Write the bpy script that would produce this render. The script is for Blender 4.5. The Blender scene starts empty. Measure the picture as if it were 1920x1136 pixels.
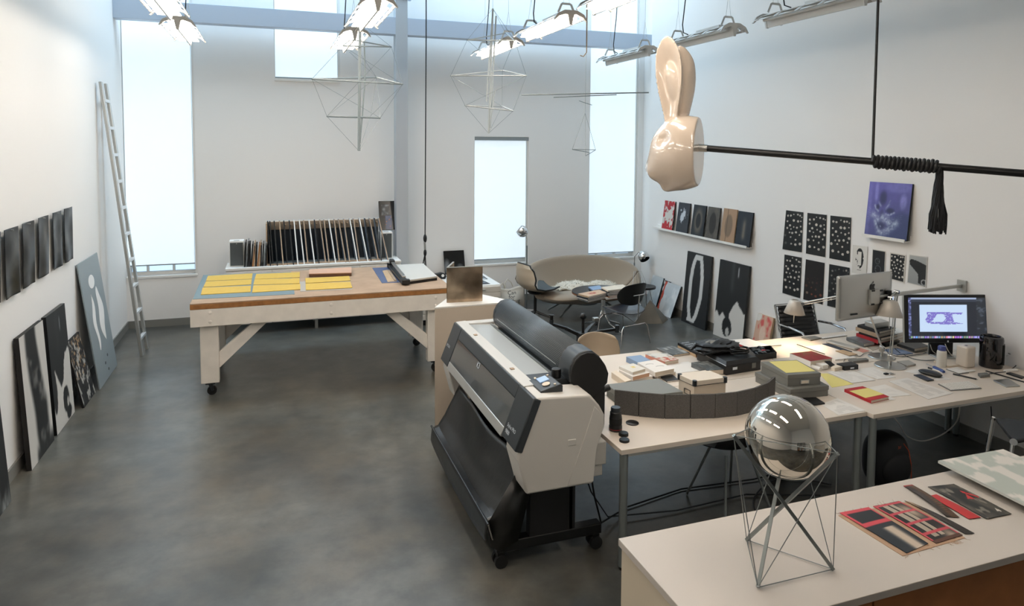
import bpy, math, random
import numpy as np
from mathutils import Vector, Matrix

random.seed(7)
scene = bpy.context.scene
COL = scene.collection

# ------------------------------------------------------------------ camera
F, PPY, YAW, PITCH, ROLL, CAMH = 1291.36, 350.47, .337948, .0589807, .0064905, 2.5
_cy, _sy, _cp, _sp, _cr, _sr = math.cos(YAW), math.sin(YAW), math.cos(PITCH), math.sin(PITCH), math.cos(ROLL), math.sin(ROLL)
_fw = np.array([_sy*_cp, _cy*_cp, -_sp]); _rt = np.array([_cy, -_sy, 0.]); _up = np.cross(_rt, _fw)
RT = _cr*_rt + _sr*_up; UP = -_sr*_rt + _cr*_up; FW = _fw
EYE = np.array([0., 0., CAMH])
cam_d = bpy.data.cameras.new('camera'); cam = bpy.data.objects.new('camera', cam_d); COL.objects.link(cam)
cam_d.sensor_fit = 'HORIZONTAL'; cam_d.sensor_width = 36; cam_d.lens = F*36/1920
cam_d.shift_y = -(568-PPY)/1920; cam_d.clip_start = .05; cam_d.clip_end = 100
cam.matrix_world = Matrix(((RT[0], UP[0], -FW[0], 0), (RT[1], UP[1], -FW[1], 0), (RT[2], UP[2], -FW[2], CAMH), (0, 0, 0, 1)))
scene.camera = cam

# ------------------------------------------------------------------ sky, daylight and exposure
world = bpy.data.worlds.new('sky'); scene.world = world; world.use_nodes = True
wn = world.node_tree.nodes['Background']; wn.inputs[0].default_value = (.62, .80, 1., 1); wn.inputs[1].default_value = 1.2
scene.cycles.sample_clamp_indirect = 4; scene.cycles.caustics_reflective = False; scene.cycles.caustics_refractive = False
vs = scene.view_settings
vs.view_transform = 'Standard'; vs.look = 'None'; vs.gamma = 1; vs.use_curve_mapping = False; vs.exposure = 0.35
SHADE_E = .55          # roller shades glowing with daylight
SKY_W = 160            # daylight through the roof glazing along the far wall
LAMP_W = 23            # glow strips added inside each lit fluorescent fixture
def area(name, loc, sx, sy, power, color, rot=(0, 0, 0)):
    d = bpy.data.lights.new(name, 'AREA'); d.shape = 'RECTANGLE'; d.size = sx; d.size_y = sy; d.energy = power; d.color = color
    o = bpy.data.objects.new(name, d); COL.objects.link(o); o.location = loc; o.rotation_euler = rot
    return o
area('roof_glazing_daylight', (1.95, 9.45, 6.15), 7.2, 1.5, SKY_W, (.55, .79, 1.))

# ------------------------------------------------------------------ pixel helpers (the photograph's 1920x1136 frame) -> points on real planes
def ray(x, y): return RT*((x-960)/F) - UP*((y-PPY)/F) + FW
def onZ(x, y, z): d = ray(x, y); return EYE + d*((z-CAMH)/d[2])
def onY(x, y, Y): d = ray(x, y); return EYE + d*(Y/d[1])
def onX(x, y, X): d = ray(x, y); return EYE + d*(X/d[0])
def dep(x, y, t): return EYE + ray(x, y)*t
r3 = lambda u, v: (1440+u/8, 620+v/8)
r4 = lambda u, v: (1640+u/6.857, 620+v/6.857)
r5 = lambda u, v: (1120+u/7.385, 640+v/7.385)
c4 = lambda u, v: (1440+u/4, 520+v/4)
c5 = lambda u, v: (1100+u/4, 600+v/4)
A = lambda *p: np.array(p, float)
def unit(v): v = np.asarray(v, float); return v/np.linalg.norm(v)

# ------------------------------------------------------------------ materials
def lin(c): return c/12.92 if c <= .04045 else ((c+.055)/1.055)**2.4
def hexc(h): h = h.lstrip('#'); return tuple(lin(int(h[i:i+2], 16)/255) for i in (0, 2, 4))
MATS = {}
def mat(name, col, rough=.5, metal=0., var=0., vscale=8., bump=0., bscale=60., spec=.5, coat=0., trans=0., alpha=1., emit=None, es=0., sheen=0., sub=None):
    if name in MATS: return MATS[name]
    m = bpy.data.materials.new(name); m.use_nodes = True; nt = m.node_tree; b = nt.nodes['Principled BSDF']
    c = hexc(col) if isinstance(col, str) else col
    b.inputs['Base Color'].default_value = (*c, 1); b.inputs['Roughness'].default_value = rough; b.inputs['Metallic'].default_value = metal
    b.inputs['Specular IOR Level'].default_value = spec; b.inputs['Coat Weight'].default_value = coat
    b.inputs['Transmission Weight'].default_value = trans; b.inputs['Alpha'].default_value = alpha
    b.inputs['Sheen Weight'].default_value = sheen
    if emit: b.inputs['Emission Color'].default_value = (*hexc(emit), 1); b.inputs['Emission Strength'].default_value = es
    if var or bump:
        tc = nt.nodes.new('ShaderNodeTexCoord')
        if var:
            n = nt.nodes.new('ShaderNodeTexNoise'); n.inputs['Scale'].default_value = vscale; n.inputs['Detail'].default_value = 6
            r = nt.nodes.new('ShaderNodeValToRGB')
            r.color_ramp.elements[0].position = .3; r.color_ramp.elements[1].position = .7
            r.color_ramp.elements[0].color = (*[x*(1-var) for x in c], 1); r.color_ramp.elements[1].color = (*[min(1, x*(1+var)) for x in c], 1)
            nt.links.new(tc.outputs['Object'], n.inputs['Vector']); nt.links.new(n.outputs['Fac'], r.inputs[0]); nt.links.new(r.outputs[0], b.inputs['Base Color'])
        if bump:
            n2 = nt.nodes.new('ShaderNodeTexNoise'); n2.inputs['Scale'].default_value = bscale; n2.inputs['Detail'].default_value = 4
            bp = nt.nodes.new('ShaderNodeBump'); bp.inputs['Strength'].default_value = bump; bp.inputs['Distance'].default_value = .01
            nt.links.new(tc.outputs['Object'], n2.inputs['Vector']); nt.links.new(n2.outputs['Fac'], bp.inputs['Height']); nt.links.new(bp.outputs[0], b.inputs['Normal'])
    MATS[name] = m; return m
def print_mat(name, rough, emit=0.):
    if name in MATS: return MATS[name]
    m = bpy.data.materials.new(name); m.use_nodes = True; nt = m.node_tree; b = nt.nodes['Principled BSDF']
    at = nt.nodes.new('ShaderNodeAttribute'); at.attribute_name = 'Col'
    nt.links.new(at.outputs['Color'], b.inputs['Base Color']); b.inputs['Roughness'].default_value = rough
    if emit: nt.links.new(at.outputs['Color'], b.inputs['Emission Color']); b.inputs['Emission Strength'].default_value = emit; b.inputs['Base Color'].default_value = (0, 0, 0, 1); nt.links.remove(b.inputs['Base Color'].links[0])
    MATS[name] = m; return m
PRINT = print_mat('printed_paper', .6); GLOSS = print_mat('glossy_print', .18); SCREEN = print_mat('lit_screen', .15, 1.0)
FILM = print_mat('film_print', .34); FILM.node_tree.nodes['Principled BSDF'].inputs['Specular IOR Level'].default_value = .22

M = dict(
 white=mat('white_paint', '#e9e7e2', .5), wall=mat('wall_paint', '#eeece9', .8, bump=.02, bscale=120, spec=.2),
 steel_paint=mat('grey_blue_steel_paint', '#bcc7d6', .45), base=mat('grey_baseboard', '#7d7c77', .5),
 black=mat('black_plastic', '#0b0c0d', .4), blackm=mat('black_matte', '#0a0a0b', .7), dark=mat('charcoal_plastic', '#24292d', .38),
 chrome=mat('chrome', '#d9d9d9', .08, 1.), mirror=mat('mirror_steel', '#d8d2c8', .03, 1.), alu=mat('brushed_aluminium', '#b9b9b6', .32, 1.),
 alupaint=mat('silver_paint', '#b7b7b3', .35, .6), greymetal=mat('grey_steel_rod', '#7d8383', .4, .55),
 desk=mat('cream_laminate', '#d6cabc', .42, var=.03, vscale=3), deskedge=mat('cream_edge', '#c9b9a6', .5),
 paper=mat('white_paper', '#e6e2dc', .8), cream=mat('cream_paper', '#ddd0bd', .8), yellow=mat('yellow_paper', '#c8a64a', .75, var=.05, vscale=20),
 yellowpad=mat('yellow_pad', '#d9cb7c', .8), greyboard=mat('grey_board', '#6f6f6a', .75, bump=.03, bscale=200),
 red=mat('red_cloth', '#a51f26', .6), redprint=mat('dark_red_print', '#7c1114', .5, var=.3, vscale=30), tan=mat('tan_board', '#b59b7c', .7, var=.12, vscale=25),
 blueb=mat('blue_grey_cover', '#7f97b4', .5), greyb=mat('grey_photo_cover', '#5f6466', .4, var=.5, vscale=14), orange=mat('orange_pages', '#c4825b', .8),
 kraft=mat('kraft_wood', '#a38d76', .7, var=.12, vscale=12), ply=mat('plywood_edge', '#9b6a3b', .55, var=.2, vscale=20),
 bench=mat('chipped_cream_paint', '#efe9e0', .55, var=.05, vscale=9, bump=.04, bscale=40), wood=mat('worn_hardboard', '#a48a72', .6, var=.12, vscale=6),
 mat_grey=mat('grey_cutting_mat', '#6b8087', .6, var=.04, vscale=30), mat_blue=mat('blue_cutting_mat', '#4a5878', .6, var=.25, vscale=90),
 sofa=mat('taupe_wool', '#988a79', .9, bump=.06, bscale=400, sheen=.4, var=.05, vscale=200, spec=.2), felt=mat('charcoal_felt', '#5c5a58', .95, var=.35, vscale=260, bump=.15, bscale=300, spec=.1),
 wool=mat('sheepskin_wool', '#d9d2c4', .9, spec=.1), shell=mat('cream_shell', '#b9a993', .5), leather=mat('black_leather', '#131415', .45, bump=.05, bscale=150),
 rubber=mat('black_rubber', '#0d0d0d', .75), glassy=mat('window_glass', '#eef6fa', .02, trans=1.), clear=mat('smoked_clear_cover', '#3c4347', .12, spec=.6, coat=.3),
 ceramic=mat('glazed_blush_ceramic', '#ccbcab', .16, coat=.8), lacquer=mat('dark_stain_wood', '#17181a', .35),
 stone=mat('sand_stone', '#9c8d7c', .85, var=.2, vscale=40, bump=.2, bscale=60), plate=mat('raw_steel_plate', '#7d766b', .5, .35, var=.12, vscale=5),
 printerbody=mat('printer_warm_grey', '#c8c4bd', .42), printertop=mat('printer_light_grey', '#c4c3bf', .45), platen=mat('printer_platen', '#a8adae', .3),
 tape=mat('tape_white', '#dfe6ec', .5), brownpaper=mat('warm_fibreboard', '#a3683a', .7, var=.12, vscale=10), cord=mat('black_cord', '#121315', .6), whitecord=mat('white_cord', '#cfccc6', .5),
 bulbwarm=mat('lit_warm_bulb', '#fff0d8', .3, emit='#ffd9a0', es=20), shadealu=mat('lamp_shade_silver', '#c9c3ba', .4, .2),
 bluecap=mat('blue_cap', '#3f4a86', .45), bluehandle=mat('blue_handle', '#33477e', .4), translucent=mat('milky_plastic', '#d8d4cb', .35, sub=1),
 lampmetal=mat('fixture_white_metal', '#d7d8d6', .4), lampdark=mat('fixture_end_grey', '#b4b1ab', .4),
 tube_on=mat('lit_fluorescent_tube', '#ffffff', .4, emit='#fff6e6', es=14), tube_off=mat('unlit_tube', '#e6e6e2', .3),
 spk=mat('grey_speaker_grille', '#4a4f50', .8), cabinetw=mat('warm_white_lacquer', '#dcd8d0', .4),
 pinkwhite=mat('pale_red_print', '#c98b7b', .7), frost=mat('frosted_plastic', '#c9ccc6', .3),
)
ROOT = {}

# ------------------------------------------------------------------ mesh builder
class G:
    def __init__(s): s.v = []; s.f = []
    def add(s, vs_, fs_):
        o = len(s.v); s.v.extend([tuple(map(float, p)) for p in vs_]); s.f.extend([tuple(i+o for i in f) for f in fs_]); return s
    def box(s, x0, x1, y0, y1, z0, z1):
        return s.add([(x0, y0, z0), (x1, y0, z0), (x1, y1, z0), (x0, y1, z0), (x0, y0, z1), (x1, y0, z1), (x1, y1, z1), (x0, y1, z1)],
                     [(3, 2, 1, 0), (4, 5, 6, 7), (0, 1, 5, 4), (1, 2, 6, 5), (2, 3, 7, 6), (3, 0, 4, 7)])
    def obox(s, c, u, v, w):          # centre and three half-axis vectors
        c, u, v, w = map(np.asarray, (c, u, v, w)); P = [c+a*u+b*v+d*w for d in (-1, 1) for a, b in ((-1, -1), (1, -1), (1, 1), (-1, 1))]
        fl = np.dot(np.cross(u, v), w) < 0; fs = [(3, 2, 1, 0), (4, 5, 6, 7), (0, 1, 5, 4), (1, 2, 6, 5), (2, 3, 7, 6), (3, 0, 4, 7)]
        return s.add(P, [f[::-1] for f in fs] if fl else fs)
    def bar(s, a, b, w, t, upv=(0, 0, 1)):   # rectangular bar from a to b
        a, b = A(*a), A(*b); d = unit(b-a); sv = np.cross(d, upv)
        if np.linalg.norm(sv) < 1e-3: sv = np.cross(d, (1, 0, 0))
        sv = unit(sv); uv = np.cross(sv, d); return s.obox((a+b)/2, (b-a)/2, sv*w/2, uv*t/2)
    def prism(s, poly, ext):          # polygon (3d points) extruded by a vector
        P = [A(*p) for p in poly]; e = A(*ext); n = len(P)
        nr = sum((np.cross(P[i]-P[0], P[(i+1) % n]-P[0]) for i in range(1, n-1)), np.zeros(3))
        if np.dot(nr, e) > 0: P = P[::-1]
        return s.add(P+[p+e for p in P], [tuple(range(n)), tuple(range(2*n-1, n-1, -1))] + [((i+1) % n, i, i+n, (i+1) % n+n) for i in range(n)])
    def cyl(s, a, b, r0, r1=None, n=16, cap=True):
        a, b = A(*a), A(*b); r1 = r0 if r1 is None else r1; d = unit(b-a); u = unit(np.cross(d, (0, 0, 1) if abs(d[2]) < .9 else (1, 0, 0))); w = np.cross(d, u)
        R = [(math.cos(2*math.pi*i/n), math.sin(2*math.pi*i/n)) for i in range(n)]
        P = [a+r0*(c*u+q*w) for c, q in R]+[b+r1*(c*u+q*w) for c, q in R]
        fs = [(i, (i+1) % n, (i+1) % n+n, i+n) for i in range(n)]
        if cap: fs += [tuple(range(n-1, -1, -1)), tuple(range(n, 2*n))]
        return s.add(P, fs)
    def tube(s, path, r, n=8, cap=True, closed=False):
        P = [A(*p) for p in path]; m = len(P); rr = r if hasattr(r, '__len__') else [r]*m
        u = None; V = []
        for i in range(m):
            if closed: d = unit(P[(i+1) % m]-P[i-1])
            else: d = unit(P[min(i+1, m-1)]-P[max(i-1, 0)])
            if u is None: u = unit(np.cross(d, (0, 0, 1) if abs(d[2]) < .9 else (1, 0, 0)))
            else: u = unit(u-d*np.dot(u, d))
            w = np.cross(d, u)
            V += [P[i]+rr[i]*(math.cos(2*math.pi*k/n)*u+math.sin(2*math.pi*k/n)*w) for k in range(n)]
        fs = [(i*n+k, i*n+(k+1) % n, ((i+1) % m)*n+(k+1) % n, ((i+1) % m)*n+k) for i in range(m if closed else m-1) for k in range(n)]
        if cap and not closed: fs += [tuple(range(n-1, -1, -1)), tuple(range((m-1)*n, m*n))]
        return s.add(V, fs)
    def lathe(s, c, prof, n=24, cap=True, axis=(0, 0, 1)):    # profile of (radius, height along axis)
        c = A(*c); d = unit(axis); u = unit(np.cross(d, (1, 0, 0) if abs(d[0]) < .9 else (0, 1, 0))); w = np.cross(d, u); m = len(prof)
        V = [c+h*d+r*(math.cos(2*math.pi*k/n)*u+math.sin(2*math.pi*k/n)*w) for r, h in prof for k in range(n)]
        fs = [(i*n+k, i*n+(k+1) % n, (i+1)*n+(k+1) % n, (i+1)*n+k) for i in range(m-1) for k in range(n)]
        if cap: fs += [tuple(range(n-1, -1, -1)), tuple(range((m-1)*n, m*n))]
        return s.add(V, fs)
    def ell(s, c, r, n=20, m=12):
        c = A(*c); V = []; fs = []
        for i in range(m+1):
            t = math.pi*i/m
            for k in range(n):
                p = 2*math.pi*k/n; V.append(c+A(r[0]*math.sin(t)*math.cos(p), r[1]*math.sin(t)*math.sin(p), -r[2]*math.cos(t)))
        fs = [(i*n+k, i*n+(k+1) % n, (i+1)*n+(k+1) % n, (i+1)*n+k) for i in range(m) for k in range(n)]
        return s.add(V, fs)
    def grid(s, fn, nu, nv):          # surface fn(u, v) -> point, u and v in 0..1
        V = [fn(i/nu, j/nv) for j in range(nv+1) for i in range(nu+1)]
        return s.add(V, [(j*(nu+1)+i, j*(nu+1)+i+1, (j+1)*(nu+1)+i+1, (j+1)*(nu+1)+i) for j in range(nv) for i in range(nu)])
    def quad(s, a, b, c, d): return s.add([a, b, c, d], [(0, 1, 2, 3)])

ORG = {}
def obj(name, g, m, parent=None, origin=None, bevel=0., smooth=True, solid=0., sub=0, label=None, seg=2):
    V = np.array(g.v, float)
    if parent is not None: o = ORG[parent]
    elif origin is not None: o = A(*origin)
    else: o = A((V[:, 0].min()+V[:, 0].max())/2, (V[:, 1].min()+V[:, 1].max())/2, V[:, 2].min())
    me = bpy.data.meshes.new(name); me.from_pydata([tuple(p) for p in (V-o)], [], g.f); me.validate(); me.update()
    if smooth:
        me.polygons.foreach_set('use_smooth', [True]*len(me.polygons)); me.set_sharp_from_angle(angle=math.radians(38))
    mm = M[m] if isinstance(m, str) else m
    me.materials.append(mm)
    ob = bpy.data.objects.new(name, me); COL.objects.link(ob); ORG[ob] = o
    if parent is not None: ob.parent = parent
    else: ob.location = o
    if solid: md = ob.modifiers.new('thickness', 'SOLIDIFY'); md.thickness = solid; md.offset = 0
    if sub: md = ob.modifiers.new('subdivision', 'SUBSURF'); md.levels = sub; md.render_levels = sub
    if bevel: md = ob.modifiers.new('bevel', 'BEVEL'); md.width = bevel; md.segments = seg; md.limit_method = 'ANGLE'; md.angle_limit = math.radians(40)
    if label: ob['label'] = label
    return ob
def tag(o, label, cat, group=None):
    o['label'] = label; o['category'] = cat
    if group: o['group'] = group
    return o
def thing(name, label, cat, loc, group=None):
    o = bpy.data.objects.new(name, None); COL.objects.link(o); o.location = loc; o.empty_display_size = .1; ORG[o] = A(*loc)
    return tag(o, label, cat, group)
def struct(o): o['kind'] = 'structure'; return o
def dup(root, delta, label=None, rotz=0., group=None):
    r = root.copy(); COL.objects.link(r); r.location = Vector(root.location)+Vector(delta); r.rotation_euler = (0, 0, rotz); ORG[r] = ORG[root]+A(*delta)
    if label: r['label'] = label
    if group: r['group'] = group
    for ch in root.children:
        c = ch.copy(); COL.objects.link(c); c.parent = r; ORG[c] = ORG[r]
        for gc in ch.children:
            d = gc.copy(); COL.objects.link(d); d.parent = c; ORG[d] = ORG[r]
    return r

# ------------------------------------------------------------------ painted flat prints (colour per vertex of a fine grid)
def sm(a, b, x): t = np.clip((x-a)/(b-a), 0, 1); return t*t*(3-2*t)
def vnoise(U, V, s, seed):
    rg = np.random.RandomState(seed); T = rg.rand(64, 64); x = U*s; y = V*s; i = np.floor(x).astype(int); j = np.floor(y).astype(int); a = x-i; b = y-j; a = a*a*(3-2*a); b = b*b*(3-2*b)
    g = lambda p, q: T[p % 64, q % 64]
    return (g(i, j)*(1-a)+g(i+1, j)*a)*(1-b)+(g(i, j+1)*(1-a)+g(i+1, j+1)*a)*b
def fnoise(U, V, s, seed): return (vnoise(U, V, s, seed)+.5*vnoise(U, V, 2*s, seed+1)+.25*vnoise(U, V, 4*s, seed+2))/1.75
def hx(h): h = h.lstrip('#'); return np.array([int(h[i:i+2], 16)/255 for i in (0, 2, 4)])
def mixc(a, b, t): return a*(1-t[:, None])+b*t[:, None]
def flat(U, c): return np.tile(hx(c), (len(U), 1))
def inpoly(U, V, poly):
    r = np.zeros(len(U), bool); n = len(poly)
    for i in range(n):
        x0, y0 = poly[i]; x1, y1 = poly[(i+1) % n]
        if y0 == y1: continue
        c = ((V >= min(y0, y1)) & (V < max(y0, y1))); r ^= c & (U < x0+(V-y0)*(x1-x0)/(y1-y0))
    return r
def blobs(U, V, pts, asp=1.):        # pts: (u, v, ru, rv, weight) soft ellipses
    o = np.zeros(len(U))
    for u, v, a, b, w in pts: o = np.maximum(o, w*np.exp(-(((U-u)/a)**2+((V-v)/b)**2)**2))
    return o
def paint(name, p0, u, v, fn, nx, ny, parent, m=PRINT, bulge=None):
    """grid at p0 + s*u + t*v, coloured by fn(s, t)"""
    p0, u, v = A(*p0), A(*u), A(*v); s, t = np.meshgrid(np.linspace(0, 1, nx+1), np.linspace(0, 1, ny+1)); s = s.ravel(); t = t.ravel()
    P = p0+s[:, None]*u+t[:, None]*v
    if bulge is not None: P = P+unit(np.cross(u, v))*bulge(s, t)[:, None]
    g = G(); g.v = [tuple(p) for p in P]; g.f = [(j*(nx+1)+i, j*(nx+1)+i+1, (j+1)*(nx+1)+i+1, (j+1)*(nx+1)+i) for j in range(ny) for i in range(nx)]
    ob = obj(name, g, m, parent, smooth=bulge is not None)
    c = np.clip(fn(s, t), 0, 1); c = np.where(c <= .04045, c/12.92, ((c+.055)/1.055)**2.4)
    at = ob.data.color_attributes.new('Col', 'FLOAT_COLOR', 'POINT'); at.data.foreach_set('color', np.column_stack([c, np.ones(len(c))]).ravel().astype(np.float32))
    return ob
def board(name, label, cat, p0, u, v, t, m, fn=None, nx=30, ny=60, group=None, pm=PRINT, face='painted_face', bevel=.002):
    """slab of thickness t whose front face is p0 + u, v; the print sits on the front"""
    p0, u, v = A(*p0), A(*u), A(*v); n = unit(np.cross(u, v)); g = G().obox(p0+u/2+v/2-n*t/2, u/2, v/2, n*t/2)
    o = tag(obj(name, g, m, bevel=bevel), label, cat, group)
    if fn: paint(face, p0+n*.0008, u, v, fn, nx, ny, o, pm)
    return o
def text(name, s, size, p0, u, v, m, parent, depth=.0006):
    """lettering laid on the plane p0 + u, v (unit vectors), left aligned"""
    cu = bpy.data.curves.new(name, 'FONT'); cu.body = s; cu.size = size; cu.resolution_u = 2
    ob = bpy.data.objects.new(name, cu); me = bpy.data.meshes.new_from_object(ob); bpy.data.objects.remove(ob); bpy.data.curves.remove(cu)
    u, v = unit(u), unit(v); n = np.cross(u, v); g = G(); g.v = [tuple(A(*p0)+u*w.co.x+v*w.co.y+n*depth) for w in me.vertices]; g.f = [tuple(p.vertices) for p in me.polygons]
    bpy.data.meshes.remove(me)
    return obj(name, g, m, parent, smooth=False)
def slabpx(name, label, cat, q, z0, h, m, bevel=.002, group=None, at=None):
    """flat object whose top corners are seen at pixels q; stands on z0"""
    P = [onZ(x, y, z0+h) for x, y in q]; g = G().prism([(p[0], p[1], z0) for p in P], (0, 0, h))
    return tag(obj(name, g, m, bevel=bevel), label, cat, group)
def quadpx(q, z): return [onZ(x, y, z) for x, y in q]
def bookw(name, label, Q, z0, h, cover, pages='paper', group=None, spine=3, cat='book', ct=.0022, extra=None):
    """book from four plan corners Q; spine along the edge Q[spine] -> Q[spine+1]"""
    Q = [A(p[0], p[1], 0) for p in Q]; c = sum(Q)/4
    o = thing(name, label, cat, (c[0], c[1], z0), group)
    g = G()
    for z in (z0, z0+h-ct): g.prism([(p[0], p[1], z) for p in Q], (0, 0, ct))
    a, b = Q[spine], Q[(spine+1) % 4]; i = unit(c-(a+b)/2)*ct*1.2
    g.prism([(p[0], p[1], z0+ct) for p in (a, b, b+i, a+i)], (0, 0, h-2*ct)); obj('cover', g, cover, o, bevel=.0006)
    k = .035; P = [p+(c-p)*k for p in Q]; P[spine] = Q[spine]+(P[spine]-Q[spine])*.6; obj('pages', G().prism([(p[0], p[1], z0+ct) for p in P], (0, 0, h-2*ct)), pages, o)
    return o
def bookpx(name, label, q, z0, h, cover, pages='paper', group=None, spine=3, ct=.0022): return bookw(name, label, quadpx(q, z0+h), z0, h, cover, pages, group, spine, ct=ct)
def printon(o, Q, z, fn, nx=20, ny=20, name='printed_cover', pm=PRINT, inset=.0):
    """print on a horizontal quad Q (plan corners in order) at height z"""
    Q = [A(p[0], p[1], z+.0007) for p in Q]; s, t = np.meshgrid(np.linspace(0, 1, nx+1), np.linspace(0, 1, ny+1)); s = s.ravel(); t = t.ravel()
    P = (Q[0]*((1-s)*(1-t))[:, None]+Q[1]*(s*(1-t))[:, None]+Q[2]*(s*t)[:, None]+Q[3]*((1-s)*t)[:, None])
    nr = np.cross(Q[1]-Q[0], Q[3]-Q[0])[2] > 0
    g = G(); g.v = [tuple(p) for p in P]; g.f = [((j*(nx+1)+i, j*(nx+1)+i+1, (j+1)*(nx+1)+i+1, (j+1)*(nx+1)+i) if nr else (j*(nx+1)+i, (j+1)*(nx+1)+i, (j+1)*(nx+1)+i+1, j*(nx+1)+i+1)) for j in range(ny) for i in range(nx)]
    ob = obj(name, g, pm, o, smooth=False)
    c = np.clip(fn(s, t), 0, 1); c = np.where(c <= .04045, c/12.92, ((c+.055)/1.055)**2.4)
    at = ob.data.color_attributes.new('Col', 'FLOAT_COLOR', 'POINT'); at.data.foreach_set('color', np.column_stack([c, np.ones(len(c))]).ravel().astype(np.float32))
    return ob
# ================================================================== the room
WL, WB, WR = -1.85, 10.4, 5.70
def concrete():
    m = bpy.data.materials.new('polished_concrete'); m.use_nodes = True; nt = m.node_tree; b = nt.nodes['Principled BSDF']; N = nt.nodes.new; L = nt.links.new
    tc = N('ShaderNodeTexCoord')
    def noise(sc, det, ro=.55): n = N('ShaderNodeTexNoise'); n.inputs['Scale'].default_value = sc; n.inputs['Detail'].default_value = det; n.inputs['Roughness'].default_value = ro; L(tc.outputs['Object'], n.inputs['Vector']); return n
    n1, n2, n3 = noise(1.1, 7, .6), noise(1.7, 6, .6), noise(5, 6, .65)
    def mrange(n, a, b2, c, d): m_ = N('ShaderNodeMapRange'); m_.inputs[1].default_value = a; m_.inputs[2].default_value = b2; m_.inputs[3].default_value = c; m_.inputs[4].default_value = d; L(n.outputs[0], m_.inputs[0]); return m_
    def mixn(fac, c1, c2):
        x = N('ShaderNodeMix'); x.data_type = 'RGBA'; L(fac.outputs[0], x.inputs[0])
        for sock, c in ((x.inputs[6], c1), (x.inputs[7], c2)):
            if isinstance(c, str): sock.default_value = (*hexc(c), 1)
            else: L(c, sock)
        return x.outputs[2]
    base = mixn(mrange(n1, .28, .72, 0, 1), '#1d2022', '#6f706b'); warm = mixn(mrange(n2, .42, .72, 0, .6), base, '#625847'); fine = mixn(mrange(n3, .4, .72, 0, .55), warm, '#2e3031')
    L(fine, b.inputs['Base Color']); b.inputs['Roughness'].default_value = .285
    b.inputs['Specular IOR Level'].default_value = .5; return m
M['concrete'] = concrete()
M['ceil'] = mat('ceiling_paint', '#efeeea', .9)
M['shade'] = mat('glowing_roller_shade', '#dfe9ee', .9, emit='#def0fc', es=SHADE_E)
M['shade_rail'] = mat('shade_rail_grey', '#8e9598', .4)
struct(obj('floor', G().box(WL-.3, WR+.6, -4.3, WB+.3, -.2, 0), 'concrete', smooth=False))
struct(obj('ceiling', G().box(WL-.3, WR+.6, -4.3, WB+.3, 6.2, 6.4), 'ceil', smooth=False))
struct(obj('wall_left', G().box(WL-.3, WL, -4.3, WB+.3, 0, 6.2), 'wall', smooth=False))
struct(obj('wall_right', G().prism([(WR, -4.3, 0), (WR+.6, -4.3, 0), (WR+.6, WB+.3, 0), (6.03, WB+.3, 0), (6.03, 9.62, 0), (WR, 9.62, 0)], (0, 0, 6.2)), 'wall', smooth=False))
struct(obj('wall_front', G().box(WL-.3, WR+.6, -4.3, -4.05, 0, 6.2), 'wall', smooth=False))
WIN = [(-1.85, -.97, .70, 5.6), (.075, .983, 3.435, 5.6), (3.03, 3.94, .62, 2.65), (5.02, 5.93, .62, 5.6)]
g = G(); xs = [-1.85]
for x0, x1, z0, z1 in WIN:
    if x0 > xs[-1]: g.box(xs[-1], x0, WB, WB+.3, 0, 6.2)
    g.box(x0, x1, WB, WB+.3, 0, z0); g.box(x0, x1, WB, WB+.3, z1, 6.2); xs.append(x1)
g.box(xs[-1], 6.03, WB, WB+.3, 0, 6.2)
struct(obj('wall_back', g, 'wall', smooth=False))
struct(obj('baseboard_left', G().box(WL, WL+.015, -4, WB-.015, 0, .1), 'base', smooth=False))
struct(obj('baseboard_back', G().box(WL, 6.03, WB-.015, WB, 0, .1), 'base', smooth=False))
struct(obj('baseboard_right', G().box(WR-.015, WR, -4, 9.62, 0, .1), 'base', smooth=False))
shade_bottom = [.845, 3.46, .69, .70]
for i, (x0, x1, z0, z1) in enumerate(WIN):
    g = G(); w = .035
    g.box(x0, x0+w, WB+.16, WB+.24, z0, z1); g.box(x1-w, x1, WB+.16, WB+.24, z0, z1); g.box(x0+w, x1-w, WB+.16, WB+.24, z0, z0+w); g.box(x0+w, x1-w, WB+.16, WB+.24, z1-w, z1)
    fr = struct(obj('window_%d' % (i+1), g, 'white', origin=(x0, WB+.2, z0)))
    obj('window_sill', G().box(x0-.0, x1+.0, WB-.012, WB+.16, z0-.03, z0+.002), 'white', fr, bevel=.003)
    gm = G()
    for k in (.25, .62): gm.box(x0+(x1-x0)*k, x0+(x1-x0)*k+.03, WB+.17, WB+.23, z0+w, z1-w)
    obj('mullion', gm, 'white', fr)
    obj('pane', G().box(x0+w, x1-w, WB+.195, WB+.203, z0+w, z1-w), 'glassy', fr)
    sb = shade_bottom[i]; st = z1-.06
    s_ = obj('roller_shade', G().box(x0+.012, x1-.035, WB+.045, WB+.048, sb, st), 'shade', fr, smooth=False)
    obj('hem_bar', G().cyl((x0+.012, WB+.046, sb), (x1-.035, WB+.046, sb), .009, n=8), 'shade_rail', s_)
    obj('shade_roller', G().box(x0+.004, x1-.004, WB+.005, WB+.06, st, st+.055), 'shade_rail', s_)
    obj('side_channel', G().box(x1-.03, x1, WB+.02, WB+.07, z0, z1), 'white', fr)
    obj('pull_cord', G().cyl((x1-.036, WB+.01, z0+.08), (x1-.036, WB+.01, st), .0025, n=5), 'shade_rail', s_)
b = obj('steel_beam', G().box(WL, WR+.33, 9.98, 10.16, 4.09, 4.335), 'steel_paint', bevel=.004); struct(b); b['label'] = 'grey blue steel beam crossing the far wall'
c_ = obj('steel_column', G().box(1.724, 1.897, 9.975, 10.165, 0, 6.2), mat('pale_steel_paint', '#b3b8bd', .45), bevel=.004); struct(c_); c_['label'] = 'grey blue steel column in front of the far wall'
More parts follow.
